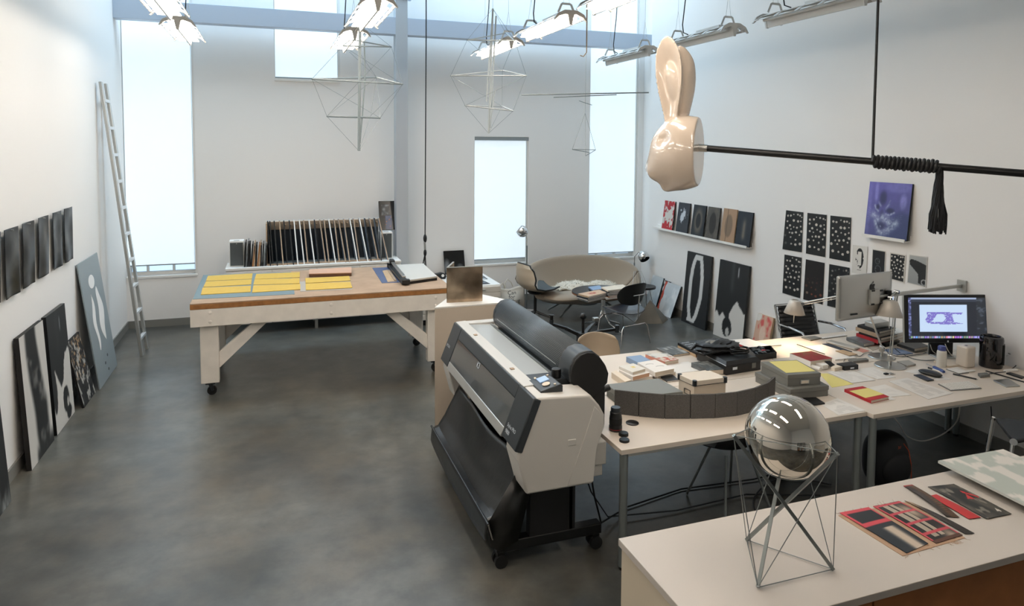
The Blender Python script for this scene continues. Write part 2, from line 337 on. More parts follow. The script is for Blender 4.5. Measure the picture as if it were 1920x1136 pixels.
obj('cap_plate', G().box(1.68, 1.98, 9.95, 10.2, 4.62, 4.65), 'steel_paint', c_)

# ================================================================== hanging fluorescent fixtures
M['glow_on'] = mat('lit_fluorescent_tube_white', '#ffffff', .4, emit='#fff1e0', es=35)
M['glow_panel'] = mat('added_fixture_glow', '#ffffff', .4, emit='#fff1e2', es=LAMP_W)
def arch(t): return A(.02+.135*t, 0, .112-.062*t*t)          # wing from the spine (t=0) to the outer edge (t=1)
def make_lamp(name, label, x, y, lit, group):
    z = 3.6; L = .55; o = thing(name, label, 'light fixture', (x, y, z), group); P = A(x, y, z)
    for s in (-1, 1):
        g = G(); ts = [0, .25, .5, .62, .86, 1]; cuts = [-L, -L+.07]
        n = 4; step = (2*L-.07*(n+1))/n
        for k in range(n): cuts += [cuts[-1]+step, cuts[-1]+step+.07]
        for a in range(len(ts)-1):
            for c in range(len(cuts)-1):
                if a == 3 and c % 2 == 1: continue
                q = [P+arch(t)*A(s, 1, 1)+A(0, yy, 0) for t, yy in ((ts[a], cuts[c]), (ts[a+1], cuts[c]), (ts[a+1], cuts[c+1]), (ts[a], cuts[c+1]))]
                g.quad(*q)
        obj('reflector_wing', g, 'lampmetal', o, solid=.004)
        tb = obj('fluorescent_tube', G().cyl(P+A(s*.065, -L+.03, .06), P+A(s*.065, L-.03, .06), .0135, n=10), 'glow_on' if lit else 'tube_off', o)
    if lit:
        for s in (-1, 1): obj('added_glow_strip', G().box(x+s*.0625-.0325, x+s*.0625+.0325, y-L+.04, y+L-.04, z+.034, z+.037), 'glow_panel', o, smooth=False); obj('glow_blocker', G().box(x+s*.0625-.034, x+s*.0625+.034, y-L+.038, y+L-.038, z+.0375, z+.041), 'lampmetal', o)  # added strips boost the fixture's downward light; trays above block their upward glow
    obj('keel', G().prism([P+A(dx, -L+.01, dz) for dx, dz in ((-.008, 0), (.008, 0), (.028, .108), (-.028, .108))], (0, 2*L-.02, 0)), 'lampmetal', o)
    for e in (-1, 1):
        yy = e*L; pts = [(-.165, .035), (-.13, .09), (-.06, .125), (.06, .125), (.13, .09), (.165, .035), (.155, .03), (.115, .068), (.05, .09), (.03, .085), (.012, -.004), (-.012, -.004), (-.03, .085), (-.05, .09), (-.115, .068), (-.155, .03)]
        g = G(); t = .02; tri = []
        P0 = [P+A(dx, yy-t/2, dz) for dx, dz in pts]
        for idx in ((0, 1, 14, 15), (1, 2, 13, 14), (2, 3, 8, 9, 12, 13), (9, 10, 11, 12), (3, 4, 7, 8), (4, 5, 6, 7)): g.prism([P0[i] for i in idx], (0, t, 0))
        obj('end_cap', g, 'lampdark' if lit else 'lampmetal', o)
        hb = e*(L-.1); g = G(); q = [(-.08, .12), (-.045, .2), (.045, .2), (.08, .12)]
        for a, b2 in zip(q, q[1:]): g.bar(P+A(a[0], hb, a[1]), P+A(b2[0], hb, b2[1]), .02, .006, (0, 1, 0))
        obj('hanger_bracket', g, 'lampmetal', o)
        g = G()
        for sx in (-.03, .03): g.tube([P+A(sx, hb, .2), P+A(0, hb, .42)], .0016, 4)
        g.tube([P+A(0, hb, .42), (x, y+hb, 6.19)], .0016, 4); obj('suspension_wire', g, 'alu', o)
    obj('ballast_box', G().box(x-.035, x+.035, y-.35, y+.05, z+.112, z+.14), 'lampmetal', o, bevel=.003)
    cy = y+.25
    obj('power_cord', G().tube([(x, cy, z+.13), (x-.02, cy+.06, z+.16), (x-.02, cy+.08, z+.25), (x+.0, cy+.05, z+.6), (x+.02, cy, z+1.4), (x+.02, cy, 6.19)], .006, 6), 'cord', o)
    return o
ROWS = [(-.82, 'row nearest the left wall'), (.85, 'row above the work table'), (2.57, 'row above the sofa'), (4.33, 'unlit right row')]
YS = [7.92, 6.3, 4.72, 3.12, 1.52]
YN = ['farthest', 'second from the far wall', 'third from the far wall', 'fourth from the far wall', 'fifth from the far wall', 'sixth from the far wall', 'nearest the front wall']
for kind in (True, False):
    first = None
    for x, rn in ROWS:
        if ('unlit' in rn) == kind: continue
        for y, yn in zip(YS, YN):
            lab = ('glowing white' if kind else 'unlit grey') + ' fluorescent fixture, ' + yn + ' of the ' + rn
            if first is None: first = make_lamp('fluorescent_fixture', lab, x, y, kind, 'lit ceiling fixtures' if kind else 'unlit ceiling fixtures'); fx, fy = x, y
            elif y > 2.5 or kind: dup(first, (x-fx, y-fy, 0), lab)
# ================================================================== low white cabinet on the far wall and what stands on it
cab = thing('low_cabinet', 'long low white cabinet with small round finger pulls against the far wall', 'cabinet', (.58, 9.95, 0))
X0, X1, Y0, Y1, ZT = -.57, 1.73, 9.62, 10.12, .86
ZC = .88
obj('top', G().box(X0, X1, Y0, Y1, ZC-.03, ZC), 'white', cab, bevel=.002)
obj('carcass', G().box(X0+.01, X1-.01, Y0+.02, Y1-.005, .13, ZC-.035), 'cabinetw', cab)
n = 4; w = (X1-X0)/n
for i in range(n):
    a, b2 = X0+i*w+.006, X0+(i+1)*w-.006
    d = obj('door', G().box(a, b2, Y0, Y0+.018, .13, ZC-.045), 'white', cab, bevel=.002)
    hx_ = b2-.07 if i in (0, 2) else a+.07
    obj('finger_pull', G().cyl((hx_, Y0-.004, ZC-.12), (hx_, Y0+.004, ZC-.12), .017, n=14), 'blackm', d)
for x in (X0+.03, (X0+X1)/2-.03, X1-.07):
    for y in (Y0+.02, Y1-.06): obj('leg', G().box(x, x+.04, y, y+.04, 0, .13), 'alupaint', cab)
def speaker(label, x0, y0, w, d, h):
    o = thing('speaker', label, 'speaker', (x0+w/2, y0+d/2, ZC), 'bookshelf speakers')
    g = G(); t = .012; g.box(x0, x0+w, y0+.01, y0+d, ZC, ZC+h); obj('housing', g, 'white', o, bevel=.006)
    obj('grille', G().box(x0+t, x0+w-t, y0, y0+.012, ZC+t, ZC+h-t-.01), 'spk', o, bevel=.003)
    obj('logo_dot', G().cyl((x0+w/2, y0-.002, ZC+h-.035), (x0+w/2, y0+.003, ZC+h-.035), .006, n=10), 'alu', o)
    obj('handle_slot', G().box(x0+w/2-.035, x0+w/2+.035, y0+.04, y0+.065, ZC+h, ZC+h+.002), 'blackm', o)
p = onY(430, 486, 9.8); q = onY(456, 486, 9.8)
speaker('white speaker with grey grille at the left end of the low cabinet', p[0], 9.78, .185, .2, .34)
p = onY(714, 478, 9.85)
speaker('white speaker with grey grille under the black picture at the right end', p[0], 9.85, .17, .2, .38)
# records and folders leaning left of the rack
cols = ['black', 'greyb', 'black', 'blackm', 'black', 'ply', 'kraft', 'blackm', 'ply', 'kraft', 'blackm', 'black', 'greyb', 'black']
px0, px1 = 457, 500
for i in range(14):
    xb = onY(px0+(px1-px0)*i/14, 487, 9.72)[0]; lean = .02+.012*math.sin(i*1.7); h = .30+.02*math.sin(i*2.3)+(.03 if i < 3 else 0)
    m = cols[i]; t = .017
    g = G().prism([(xb, 9.70, ZC), (xb+t, 9.70, ZC), (xb+t+lean, 9.70, ZC+h), (xb+lean, 9.70, ZC+h)], (0, .3, 0))
    nm = 'album'; lab = ['black', 'grey', 'black', 'matte black', 'black', 'brown', 'tan', 'matte black', 'brown', 'tan', 'matte black', 'black', 'grey', 'black'][i]
    tag(obj(nm, g, m, bevel=.0015), '%s album spine, number %s from the left speaker in the row' % (lab, ['one', 'two', 'three', 'four', 'five', 'six', 'seven', 'eight', 'nine', 'ten', 'eleven', 'twelve', 'thirteen', 'fourteen'][i]), 'album', 'albums beside the left speaker')
# plate rack with leaning frames
rk = thing('picture_rack', 'long wooden pegged rack holding upright panels on the low cabinet', 'rack', (.7, 9.95, ZC))
xa = onY(501, 480, 9.9)[0]; xb = onY(712, 470, 9.9)[0]; ztop = onY(600, 414, 10.0)[2]
obj('top_rail', G().box(xa, xb, 10.03, 10.05, ztop-.11, ztop), 'kraft', rk, bevel=.003)
obj('white_strip', G().box(xa, xb, 10.05, 10.07, ztop-.02, ztop+.012), 'white', rk)
obj('backing_panel', G().box(xa, xb, 10.06, 10.075, ZC, ztop-.1), mat('blue_grey_backing', '#3d454d', .6), rk)
obj('base_rail', G().box(xa, xb, 9.72, 9.76, ZC, ZC+.02), 'kraft', rk)
obj('end_panel', G().box(xa-.012, xa+.005, 9.8, 10.06, ZC, ztop), 'kraft', rk)
np_ = 22
for i in range(np_):
    x = xa+(xb-xa)*(i+.5)/np_; obj('peg', G().cyl((x, 10.03, ztop-.05), (x, 9.94, ztop-.03), .007, n=8), 'tan', rk)
seq = 'b b b t b b w w t w b t t w t t t w t w b t b t'.split()
nmn = ['first', 'second', 'third', 'fourth', 'fifth', 'sixth', 'seventh', 'eighth', 'ninth', 'tenth', 'eleventh', 'twelfth', 'thirteenth', 'fourteenth', 'fifteenth', 'sixteenth', 'seventeenth', 'eighteenth', 'nineteenth', 'twentieth', 'twenty-first', 'twenty-second', 'twenty-third', 'last']
pxs = [503, 507, 515, 525, 533, 543, 552, 562, 570, 580, 590, 600, 608, 617, 627, 635, 645, 656, 663, 674, 684, 693, 702, 710]
for i, (k, pxx) in enumerate(zip(seq, pxs)):
    x = onY(pxx-2, 418, 10.0)[0]; xb2 = x+.03+.05*(i/24)+.02*math.sin(i*3.1); h = ztop+.025-ZC; t = .013
    yf = 9.70+.02*math.sin(i*1.9)
    g = G().add([(xb2, yf, ZC), (xb2+t, yf, ZC), (xb2+t, yf+.32, ZC), (xb2, yf+.32, ZC), (x, 9.93, ZC+h), (x+t, 9.93, ZC+h), (x+t, 10.02, ZC+h), (x, 10.02, ZC+h)], [(3, 2, 1, 0), (4, 5, 6, 7), (0, 1, 5, 4), (1, 2, 6, 5), (2, 3, 7, 6), (3, 0, 4, 7)])
    ao = tag(obj('artwork', g, mat('slate_blue_face', '#9aa5b1', .6)), '%s panel edge standing in the pegged rack, %s from the left' % ({'b': 'black', 't': 'tan wood', 'w': 'white'}[k], nmn[i]), 'artwork', 'artworks in the pegged rack')
    obj('front_edge', G().prism([(xb2-.001, yf-.003, ZC), (xb2+t+.001, yf-.003, ZC), (x+t+.001, 9.927, ZC+h), (x-.001, 9.927, ZC+h)], (0, .003, 0)), {'b': 'blackm', 't': 'kraft', 'w': 'white'}[k], ao, smooth=False)
# black framed picture above the right speaker
p0 = onY(709, 418+13, 10.28); p1 = onY(740, 431, 10.28); zt = onY(724, 376, 10.3)[2]
zb = ZC+.385
def f_blackpic(U, V):
    c = flat(U, '#121314'); a = (U > .15) & (U < .62) & (V > .52) & (V < .88); n_ = fnoise(U, V, 7, 3)
    c[a] = mixc(hx('#23272b'), hx('#7a8083'), sm(.4, .8, n_))[a]; b_ = (U > .36) & (U < .74) & (V > .02) & (V < .48); c[b_] = hx('#46506b')
    o_ = b_ & (fnoise(U, V, 14, 9) > .72); c[o_] = hx('#9a6a3c'); return c
board('framed_picture', 'black framed picture with two small photos standing above the right speaker', 'picture', (p0[0], 10.1, zb), (p1[0]-p0[0], 0, 0), (0, .12, zt-zb), .03, 'blackm', f_blackpic, 24, 44, pm=GLOSS)
# trays, sticks and stones in front of the rack
slabpx('shallow_tray', 'flat black panel lying before the rack under white sticks', 'panel', [(537, 480), (600, 476), (605, 481), (537, 486)], ZC, .012, 'black')
slabpx('dark_panel', 'dark grey glossy panel lying right of the white sticks', 'panel', [(604, 475), (672, 471), (677, 476), (610, 482)], ZC, .012, mat('dark_glossy_panel', '#3c4448', .25))
for i, (a, b2) in enumerate((((560, 482), (603, 475)), ((562, 478), (600, 477)), ((565, 484), (588, 477)))):
    A0 = onZ(*a, ZC+.02); B0 = onZ(*b2, ZC+.02); tag(obj('white_stick', G().bar(A0, B0, .012, .008), 'white'), ['longest white stick lying across the black panel', 'white stick lying nearest the rack on the black panel', 'shortest white stick lying askew on the black panel'][i], 'stick', 'white sticks')
def rock(name, label, c, r, seed, m):
    g = G().ell((0, 0, 0), (1, 1, 1), 24, 14); rg = np.random.RandomState(seed); V = np.array(g.v); d = 1+.12*np.sin(V@rg.randn(3)*3+rg.rand()*6)+.08*np.sin(V@rg.randn(3)*6)
    V = V*d[:, None]*A(*r); V[:, 2] = np.maximum(V[:, 2], -r[2]*.35); V += A(*c)-A(0, 0, V[:, 2].min()); g.v = [tuple(p) for p in V]; return tag(obj(name, g, m), label, 'stone')
c_ = onZ(702, 473, ZC); rock('stone', 'wide flat sand coloured stone on the cabinet near the right speaker', (c_[0], c_[1]+.06, ZC), (.14, .09, .06), 3, 'stone')
c_ = onZ(730, 471, ZC); rock('stone', 'smaller round sand coloured stone below the right speaker', (c_[0]-.02, c_[1]+.05, ZC), (.11, .08, .07), 5, 'stone')

# ================================================================== work table with the yellow sheets
wt = thing('work_table', 'heavy cream painted work table on casters with plywood top edge', 'table', (.55, 8.05, 0))
BX0, BX1, BY0, BY1, BT = -.755, 1.865, 7.27, 8.83, .95
obj('table_top', G().box(BX0, BX1, BY0, BY1, BT-.012, BT), 'wood', wt, bevel=.002)
obj('plywood_edge', G().box(BX0, BX1, BY0, BY1, BT-.06, BT-.012), 'ply', wt, bevel=.003)
obj('apron', G().box(BX0, BX1, BY0+.002, BY0+.05, BT-.235, BT-.062), 'bench', wt, bevel=.003)
obj('apron', G().box(BX0, BX1, BY1-.05, BY1-.002, BT-.235, BT-.062), 'bench', wt, bevel=.003)
obj('apron', G().box(BX0+.001, BX0+.05, BY0+.05, BY1-.05, BT-.235, BT-.062), 'bench', wt, bevel=.003)
obj('apron', G().box(BX1-.05, BX1-.001, BY0+.05, BY1-.05, BT-.235, BT-.062), 'bench', wt, bevel=.003)
for x in (BX0+.18, .58, BX1-.18):
    for z in (BT-.1, BT-.19): obj('bolt_head', G().lathe((x, BY0+.004, z), [(.018, 0), (.015, .006), (.006, .01)], 12, axis=(0, -1, 0)), 'bench', wt)
for sx, lx in ((1, BX0+.08), (-1, BX1-.26)):
    for ly in (BY0+.055, BY1-.46):
        obj('leg', G().box(lx, lx+.17, ly, ly+.1, .13, BT-.2), 'bench', wt, bevel=.004)
        a = (lx+(.17 if sx > 0 else 0), ly+.05, .36); b2 = (lx+(.17 if sx > 0 else 0)+sx*.42, ly+.05, BT-.215)
        obj('diagonal_brace', G().bar(A(*a)-A(sx*.06, 0, .06), b2, .05, .1, (0, 1, 0)) if False else G().prism([(a[0], ly+.02, a[2]-.09), (a[0], ly+.02, a[2]+.07), (b2[0]-sx*.05, ly+.02, BT-.2), (b2[0]+sx*.09, ly+.02, BT-.2)], (0, .06, 0)), 'bench', wt, bevel=.003)
        cx, cy = lx+.085, ly+.05
        w_ = obj('caster', G().box(cx-.045, cx+.045, cy-.045, cy+.045, .115, .13).prism([(cx-.02, cy-.03, .115), (cx+.02, cy-.03, .115), (cx+.03, cy-.03, .05), (cx+.01, cy-.03, .04)], (0, .06, 0)), 'dark', wt)
        obj('wheel', G().cyl((cx+.012, cy-.016, .045), (cx+.012, cy+.016, .045), .045, n=18), 'rubber', w_)
K7 = lambda u, v: (340+u/4, 360+v/4)
slabpx('cutting_mat', 'long grey cutting mat under the yellow sheets at the left end', 'mat', [K7(165, 622), K7(822, 597), K7(850, 765), K7(85, 803)], BT, .003, 'mat_grey', 0)
slabpx('grey_board', 'thin grey board under the two right hand yellow sheets', 'board', [K7(888, 672), K7(1262, 640), K7(1285, 727), K7(893, 746)], BT, .003, mat('light_grey_board', '#a9a39b', .8), 0)
slabpx('cutting_mat', 'blue printed cutting mat beside the paper trimmer', 'mat', [K7(1432, 568), K7(1575, 562), K7(1735, 672), K7(1505, 682)], BT, .003, 'mat_blue', 0)
YSH = [([(200, 628), (535, 610), (528, 650), (185, 666)], 'farthest of the left column'), ([(185, 670), (528, 654), (523, 692), (165, 711)], 'middle of the left column'), ([(160, 716), (522, 702), (519, 747), (146, 768)], 'nearest of the left column'),
       ([(562, 614), (889, 600), (888, 638), (550, 652)], 'farthest of the middle column'), ([(550, 654), (886, 645), (886, 684), (540, 694)], 'second of the middle column'), ([(540, 700), (892, 688), (892, 728), (531, 752)], 'nearest of the middle column'),
       ([(930, 645), (1258, 629), (1268, 663), (932, 682)], 'farther of the right pair'), ([(932, 686), (1268, 671), (1282, 716), (934, 734)], 'nearer of the right pair')]
for i, (q, w_) in enumerate(YSH):
    z = BT+.003+(.003 if i > 5 else 0); slabpx('yellow_sheet', 'long yellow sheet on the work table, '+w_, 'sheet', [K7(*p) for p in q], z, .004+.001*(i % 3), 'yellow', 0, 'yellow sheets on the work table')
o = thing('cardboard_box', 'low pinkish tan box with dark sides behind the yellow sheets', 'box', tuple(onZ(*K7(1115, 610), BT)))
Q = quadpx([K7(960, 580), K7(1275, 563), K7(1276, 604), K7(958, 612)], BT+.045)
obj('body', G().prism([(p[0], p[1], BT+.004) for p in Q], (0, 0, .034)), mat('brown_box_side', '#5a3d2b', .7), o); obj('lid', G().prism([(p[0], p[1], BT+.038) for p in Q], (0, 0, .008)), mat('pink_tan_lid', '#c39d86', .7), o)
slabpx('cork_sheet', 'tan card lying on the blue cutting mat', 'card', [K7(1508, 590), K7(1545, 582), K7(1618, 667), K7(1548, 673)], BT+.003, .004, 'tan', 0)
a_ = onZ(*K7(1555, 585), BT+.012); b_ = onZ(*K7(1605, 662), BT+.012); tag(obj('ruler', G().bar(a_, b_, .03, .006), 'kraft'), 'wooden ruler lying on the tan card', 'ruler')
# paper trimmer
Q = quadpx([K7(1605, 545), K7(1815, 535), K7(1918, 630), K7(1700, 660)], BT+.05); cc = sum(Q)/4
tr = thing('paper_trimmer', 'rotary paper trimmer with grey bed and black rail on the work table', 'trimmer', (cc[0], cc[1], BT))
obj('bed', G().prism([(p[0], p[1], BT+.03) for p in Q], (0, 0, .02)), mat('trimmer_bed', '#c2c0ba', .5), tr, bevel=.003)
obj('bed_base', G().prism([(p[0], p[1], BT) for p in Q], (0, 0, .03)), 'black', tr)
u_ = unit(Q[3]-Q[0]); s_ = unit(np.cross((0, 0, 1), u_))
obj('side_ledge', G().bar(Q[0]+s_*-.05-u_*.05+A(0, 0, -.02), Q[3]-s_*.04+u_*.02+A(0, 0, -.02), .07, .03), 'dark', tr)
obj('cutting_rail', G().bar(Q[0]-s_*.05-u_*.08+A(0, 0, .05), Q[3]-s_*.05+u_*.05+A(0, 0, .05), .035, .02), 'alu', tr, bevel=.004)
for e in (Q[0]-s_*.05-u_*.06, Q[3]-s_*.03+u_*.03): obj('rail_end', G().obox(e+A(0, 0, -.012), s_*.045, u_*.03, A(0, 0, .03)), 'black', tr, bevel=.01)
obj('cutter_head', G().obox(Q[0]-s_*.05+u_*.06+A(0, 0, .055), s_*.03, u_*.06, A(0, 0, .025)), 'black', tr, bevel=.012)

# ================================================================== ladder
ld = thing('ladder', 'tall narrow aluminium ladder leaning on the left wall beside the tall window', 'ladder', (-1.45, 9.1, 0))
LA = [A(-1.46, 9.0, 0), A(-1.45, 9.29, 0)]; LT = [A(WL+.05, 8.96, 3.2), A(WL+.05, 9.22, 3.2)]
for a, b2 in zip(LA, LT): obj('rail', G().bar(a, b2, .03, .07, (0, 1, 0)), 'alupaint', ld, bevel=.004)
for k in range(10):
    t = .06+.315*k/3.2 if k else .06
    t = (.2+.31*k)/3.2
    a = LA[0]+(LT[0]-LA[0])*t; b2 = LA[1]+(LT[1]-LA[1])*t; obj('rung', G().bar(a, b2, .04, .035), mat('bright_rung', '#d7d9da', .35, .3), ld, bevel=.004)

# ================================================================== left wall: film sheets and leaning paintings
def film(seed):
    def f(U, V):
        n1 = fnoise(U*1.2, V*2, 2.2, seed); b_ = np.exp(-((U-(.3+.5*vnoise(U*0, V, 2.5, seed+4)))/.16)**2)
        d = np.exp(-((V-.12-.1*np.sin(3.1*U))/.06)**2); e = sm(.86, .99, V); k = sm(.35, .75, n1)*.45+b_*.35
        c = mixc(hx('#0e0f0f'), hx('#5b5a54'), np.clip(k, 0, 1)); c = mixc(c, hx('#0d0e0e'), np.clip(d*.9+e*.6, 0, 1)); return c
    return f
SH = [((-14, 447), (0, 443), (3, 552)), ((2, 431), (28, 424), (36, 551)), ((35, 422), (60, 415), (67, 533)), ((65, 413), (87, 406), (95, 518)), ((92, 403), (110, 398), (119, 503)), ((115, 396), (131, 391), (140, 482))]
for i in range(5):
    y0 = [5.878, 6.268, 6.66, 7.065, 7.42][i]; y1 = y0+[.335, .325, .315, .30, .315][i]-.035; zb_ = 1.36+.005*i
    bl = lambda s, t, i=i: .006*np.sin(math.pi*s)*np.sin(2.2*math.pi*t+i)+.012*(1-t)**2*np.sin(math.pi*(s+.3*i))**2
    def f0(U, V): return U
    o = thing('film_print', 'curling glossy dark film sheet on the left wall, %s from the window' % ['fifth', 'fourth', 'third', 'second', 'nearest'][i], 'print', (WL, (y0+y1)/2, zb_), 'film sheets on the left wall')
    # seen from the room: +y runs away from the camera; front faces +x
    paint('film_sheet', (WL+.03, y1, zb_), (0, y0-y1, 0), (0, 0, .51), film(11+7*i), 26, 40, o, FILM, bl).modifiers.new('thickness', 'SOLIDIFY').thickness = .0015
    obj('pushpin', G().cyl((WL, (y0+y1)/2, zb_+.495), (WL+.045, (y0+y1)/2, zb_+.495), .004, n=8), 'alu', o)
y0 = 5.49; o = thing('film_print', 'film sheet on the left wall cut off by the frame edge', 'print', (WL, y0+.16, 1.36), 'film sheets on the left wall')
paint('film_sheet', (WL+.03, y0+.325, 1.36), (0, -.325, 0), (0, 0, .51), film(77), 26, 40, o, FILM, lambda s, t: .012*np.sin(math.pi*s)*np.sin(2*math.pi*t)+.015*(1-t)).modifiers.new('thickness', 'SOLIDIFY').thickness = .0015
obj('pushpin', G().cyl((WL, y0+.16, 1.855), (WL+.045, y0+.16, 1.855), .004, n=8), 'alu', o)

def lean_left(name, label, ya, yb, h, foot, t, m, fn, nx=40, ny=70, pm=PRINT, cat='painting'):
    # front faces +x; as seen from the room the left edge of the picture is the nearer (small y) one
    top = WL+t+.01; L = math.sqrt(h*h+(foot-top)**2)
    return board(name, label, cat, (foot, ya, 0.002), (0, yb-ya, 0), (top-foot, 0, h), t, m, fn, nx, ny, pm=pm)
def f_smoke(U, V):
    c = .5+.1*np.sin(4*V+1)+.06*vnoise(U*0, V, 5, 2); w = .17+.12*vnoise(U*0, V, 3, 8); d = sm(1.15, .55, np.abs(U-c)/w); n_ = fnoise(U*1.3, V*2.2, 3, 5)
    k = np.clip(d*(1.15-.55*sm(.5, .75, n_)), 0, 1); k = np.maximum(k, sm(.16, .02, V)*sm(.22, .35, U)*.95); return mixc(hx('#cbc8c2'), hx('#17191a'), k)
lean_left('leaning_painting', 'white painting with a smoky black vertical cloud leaning on the left wall', 6.05, 6.63, 1.03, WL+.1, .035, mat('dark_canvas_edge', '#1d1b19', .8), f_smoke)
def f_drip(U, V):
    e = .40+.13*sm(.2, .9, U)+.10*(fnoise(U, V*0+.3, 6, 21)-.5)*2+.08*np.sin(9*U); dark = sm(-.012, .012, V-e)
    bl = blobs(U, V, [(.62, .2, .17, .12, 1), (.72, .07, .14, .07, 1), (.08, .35, .13, .2, 1)]); n_ = fnoise(U, V, 9, 4); dark = np.maximum(dark, sm(.35, .5, bl-.25*(n_-.4)))
    dark *= 1-.9*sm(.5, .7, blobs(U, V, [(.7, .16, .06, .05, 1)])); c = mixc(hx('#cfccc6'), hx('#1d2022'), np.clip(dark, 0, 1))
    s = np.exp(-((U-.62)/.02)**2)*sm(.78, .84, V)*sm(.95, .9, V); g_ = np.exp(-((U-.45)/.09)**2)*sm(.55, .7, V); return c+s[:, None]*.45+g_[:, None]*.035
lean_left('leaning_painting', 'large black over white dripped painting leaning on the left wall', 6.72, 7.28, 1.03, WL+.1, .035, 'black', f_drip)
def f_patch(U, V):
    n_ = fnoise(U, V, 9, 31); m_ = fnoise(U, V, 18, 12); c = mixc(hx('#1c1d1e'), hx('#a6a49e'), sm(.55, .6, n_)*sm(.3, .4, m_)); o_ = (m_ > .66) & (V > .4); c[o_] = hx('#9a7f60'); return c
lean_left('leaning_painting', 'small black and white speckled panel leaning behind the grey cutout board', 7.36, 7.80, .63, WL+.16, .02, 'blackm', f_patch, 44, 60, cat='panel')
# grey board with cut-out figure
gb = lean_left('cutout_board', 'tall grey board with white wavy cutouts leaning on the left wall', 7.86, 8.70, 1.29, WL+.19, .012, mat('grey_sheet_board', '#8b969a', .45), None, cat='board')
def shape_on(parent, p0, u, v, poly, m, name='cutout', off=.0015):
    p0, u, v = A(*p0), A(*u), A(*v); nn = unit(np.cross(u, v)); g = G().prism([p0+u*a+v*b2+nn*off*.3 for a, b2 in poly], nn*off); return obj(name, g, m, parent, smooth=False)
p0, u_, v_ = A(WL+.19, 7.86, .002), A(0, .84, 0), A(WL+.022-(WL+.19), 0, 1.29)
circ = lambda cu, cv, ru, rv, n=18: [(cu+ru*math.cos(2*math.pi*k/n), cv+rv*math.sin(2*math.pi*k/n)) for k in range(n)]
shape_on(gb, p0, u_, v_, circ(.47, .81, .14, .055), M['wall'], 'round_cutout')
wav = lambda ph, c, w, s: [(c+.035*math.sin(9*t+ph)-w*math.sin(math.pi*t)**.6*.5, .26+.46*t) for t in np.linspace(0, 1, 22)]+[(c+.035*math.sin(9*t+ph+.5)+w*math.sin(math.pi*t)**.6*.5, .26+.46*t) for t in np.linspace(1, 0, 22)]
shape_on(gb, p0, u_, v_, wav(0, .33, .13, 1), M['wall'], 'wavy_cutout'); shape_on(gb, p0, u_, v_, [(a+.0, b2+.03) for a, b2 in wav(2.2, .66, .24, 1)], M['wall'], 'wavy_cutout')
for cu, cv in ((.45, .13), (.6, .17), (.55, .06)): shape_on(gb, p0, u_, v_, circ(cu, cv, .025, .012, 10), M['dark'], 'mark')
lean_left('leaning_painting', 'dark grey streaked painting cut off at the left edge of the frame', 5.02, 5.57, 1.0, WL+.11, .035, 'blackm', lambda U, V: mixc(hx('#15181a'), hx('#8e9291'), sm(.45, .8, fnoise(U*2, V*1.3, 3, 45))))
def quadprint(name, C, fn, nx, ny, parent=None, m=PRINT, solid=0.):
    """grid over four corners C (lower left, lower right, upper right, upper left seen from the front)"""
    Q = [A(*p) for p in C]; s, t = np.meshgrid(np.linspace(0, 1, nx+1), np.linspace(0, 1, ny+1)); s = s.ravel(); t = t.ravel()
    P = (Q[0]*((1-s)*(1-t))[:, None]+Q[1]*(s*(1-t))[:, None]+Q[2]*(s*t)[:, None]+Q[3]*((1-s)*t)[:, None])
    g = G(); g.v = [tuple(p) for p in P]; g.f = [(j*(nx+1)+i, j*(nx+1)+i+1, (j+1)*(nx+1)+i+1, (j+1)*(nx+1)+i) for j in range(ny) for i in range(nx)]
    ob = obj(name, g, m, parent, smooth=False, solid=solid)
    c = np.clip(fn(s, t), 0, 1); c = np.where(c <= .04045, c/12.92, ((c+.055)/1.055)**2.4)
    at = ob.data.color_attributes.new('Col', 'FLOAT_COLOR', 'POINT'); at.data.foreach_set('color', np.column_stack([c, np.ones(len(c))]).ravel().astype(np.float32))
    return ob
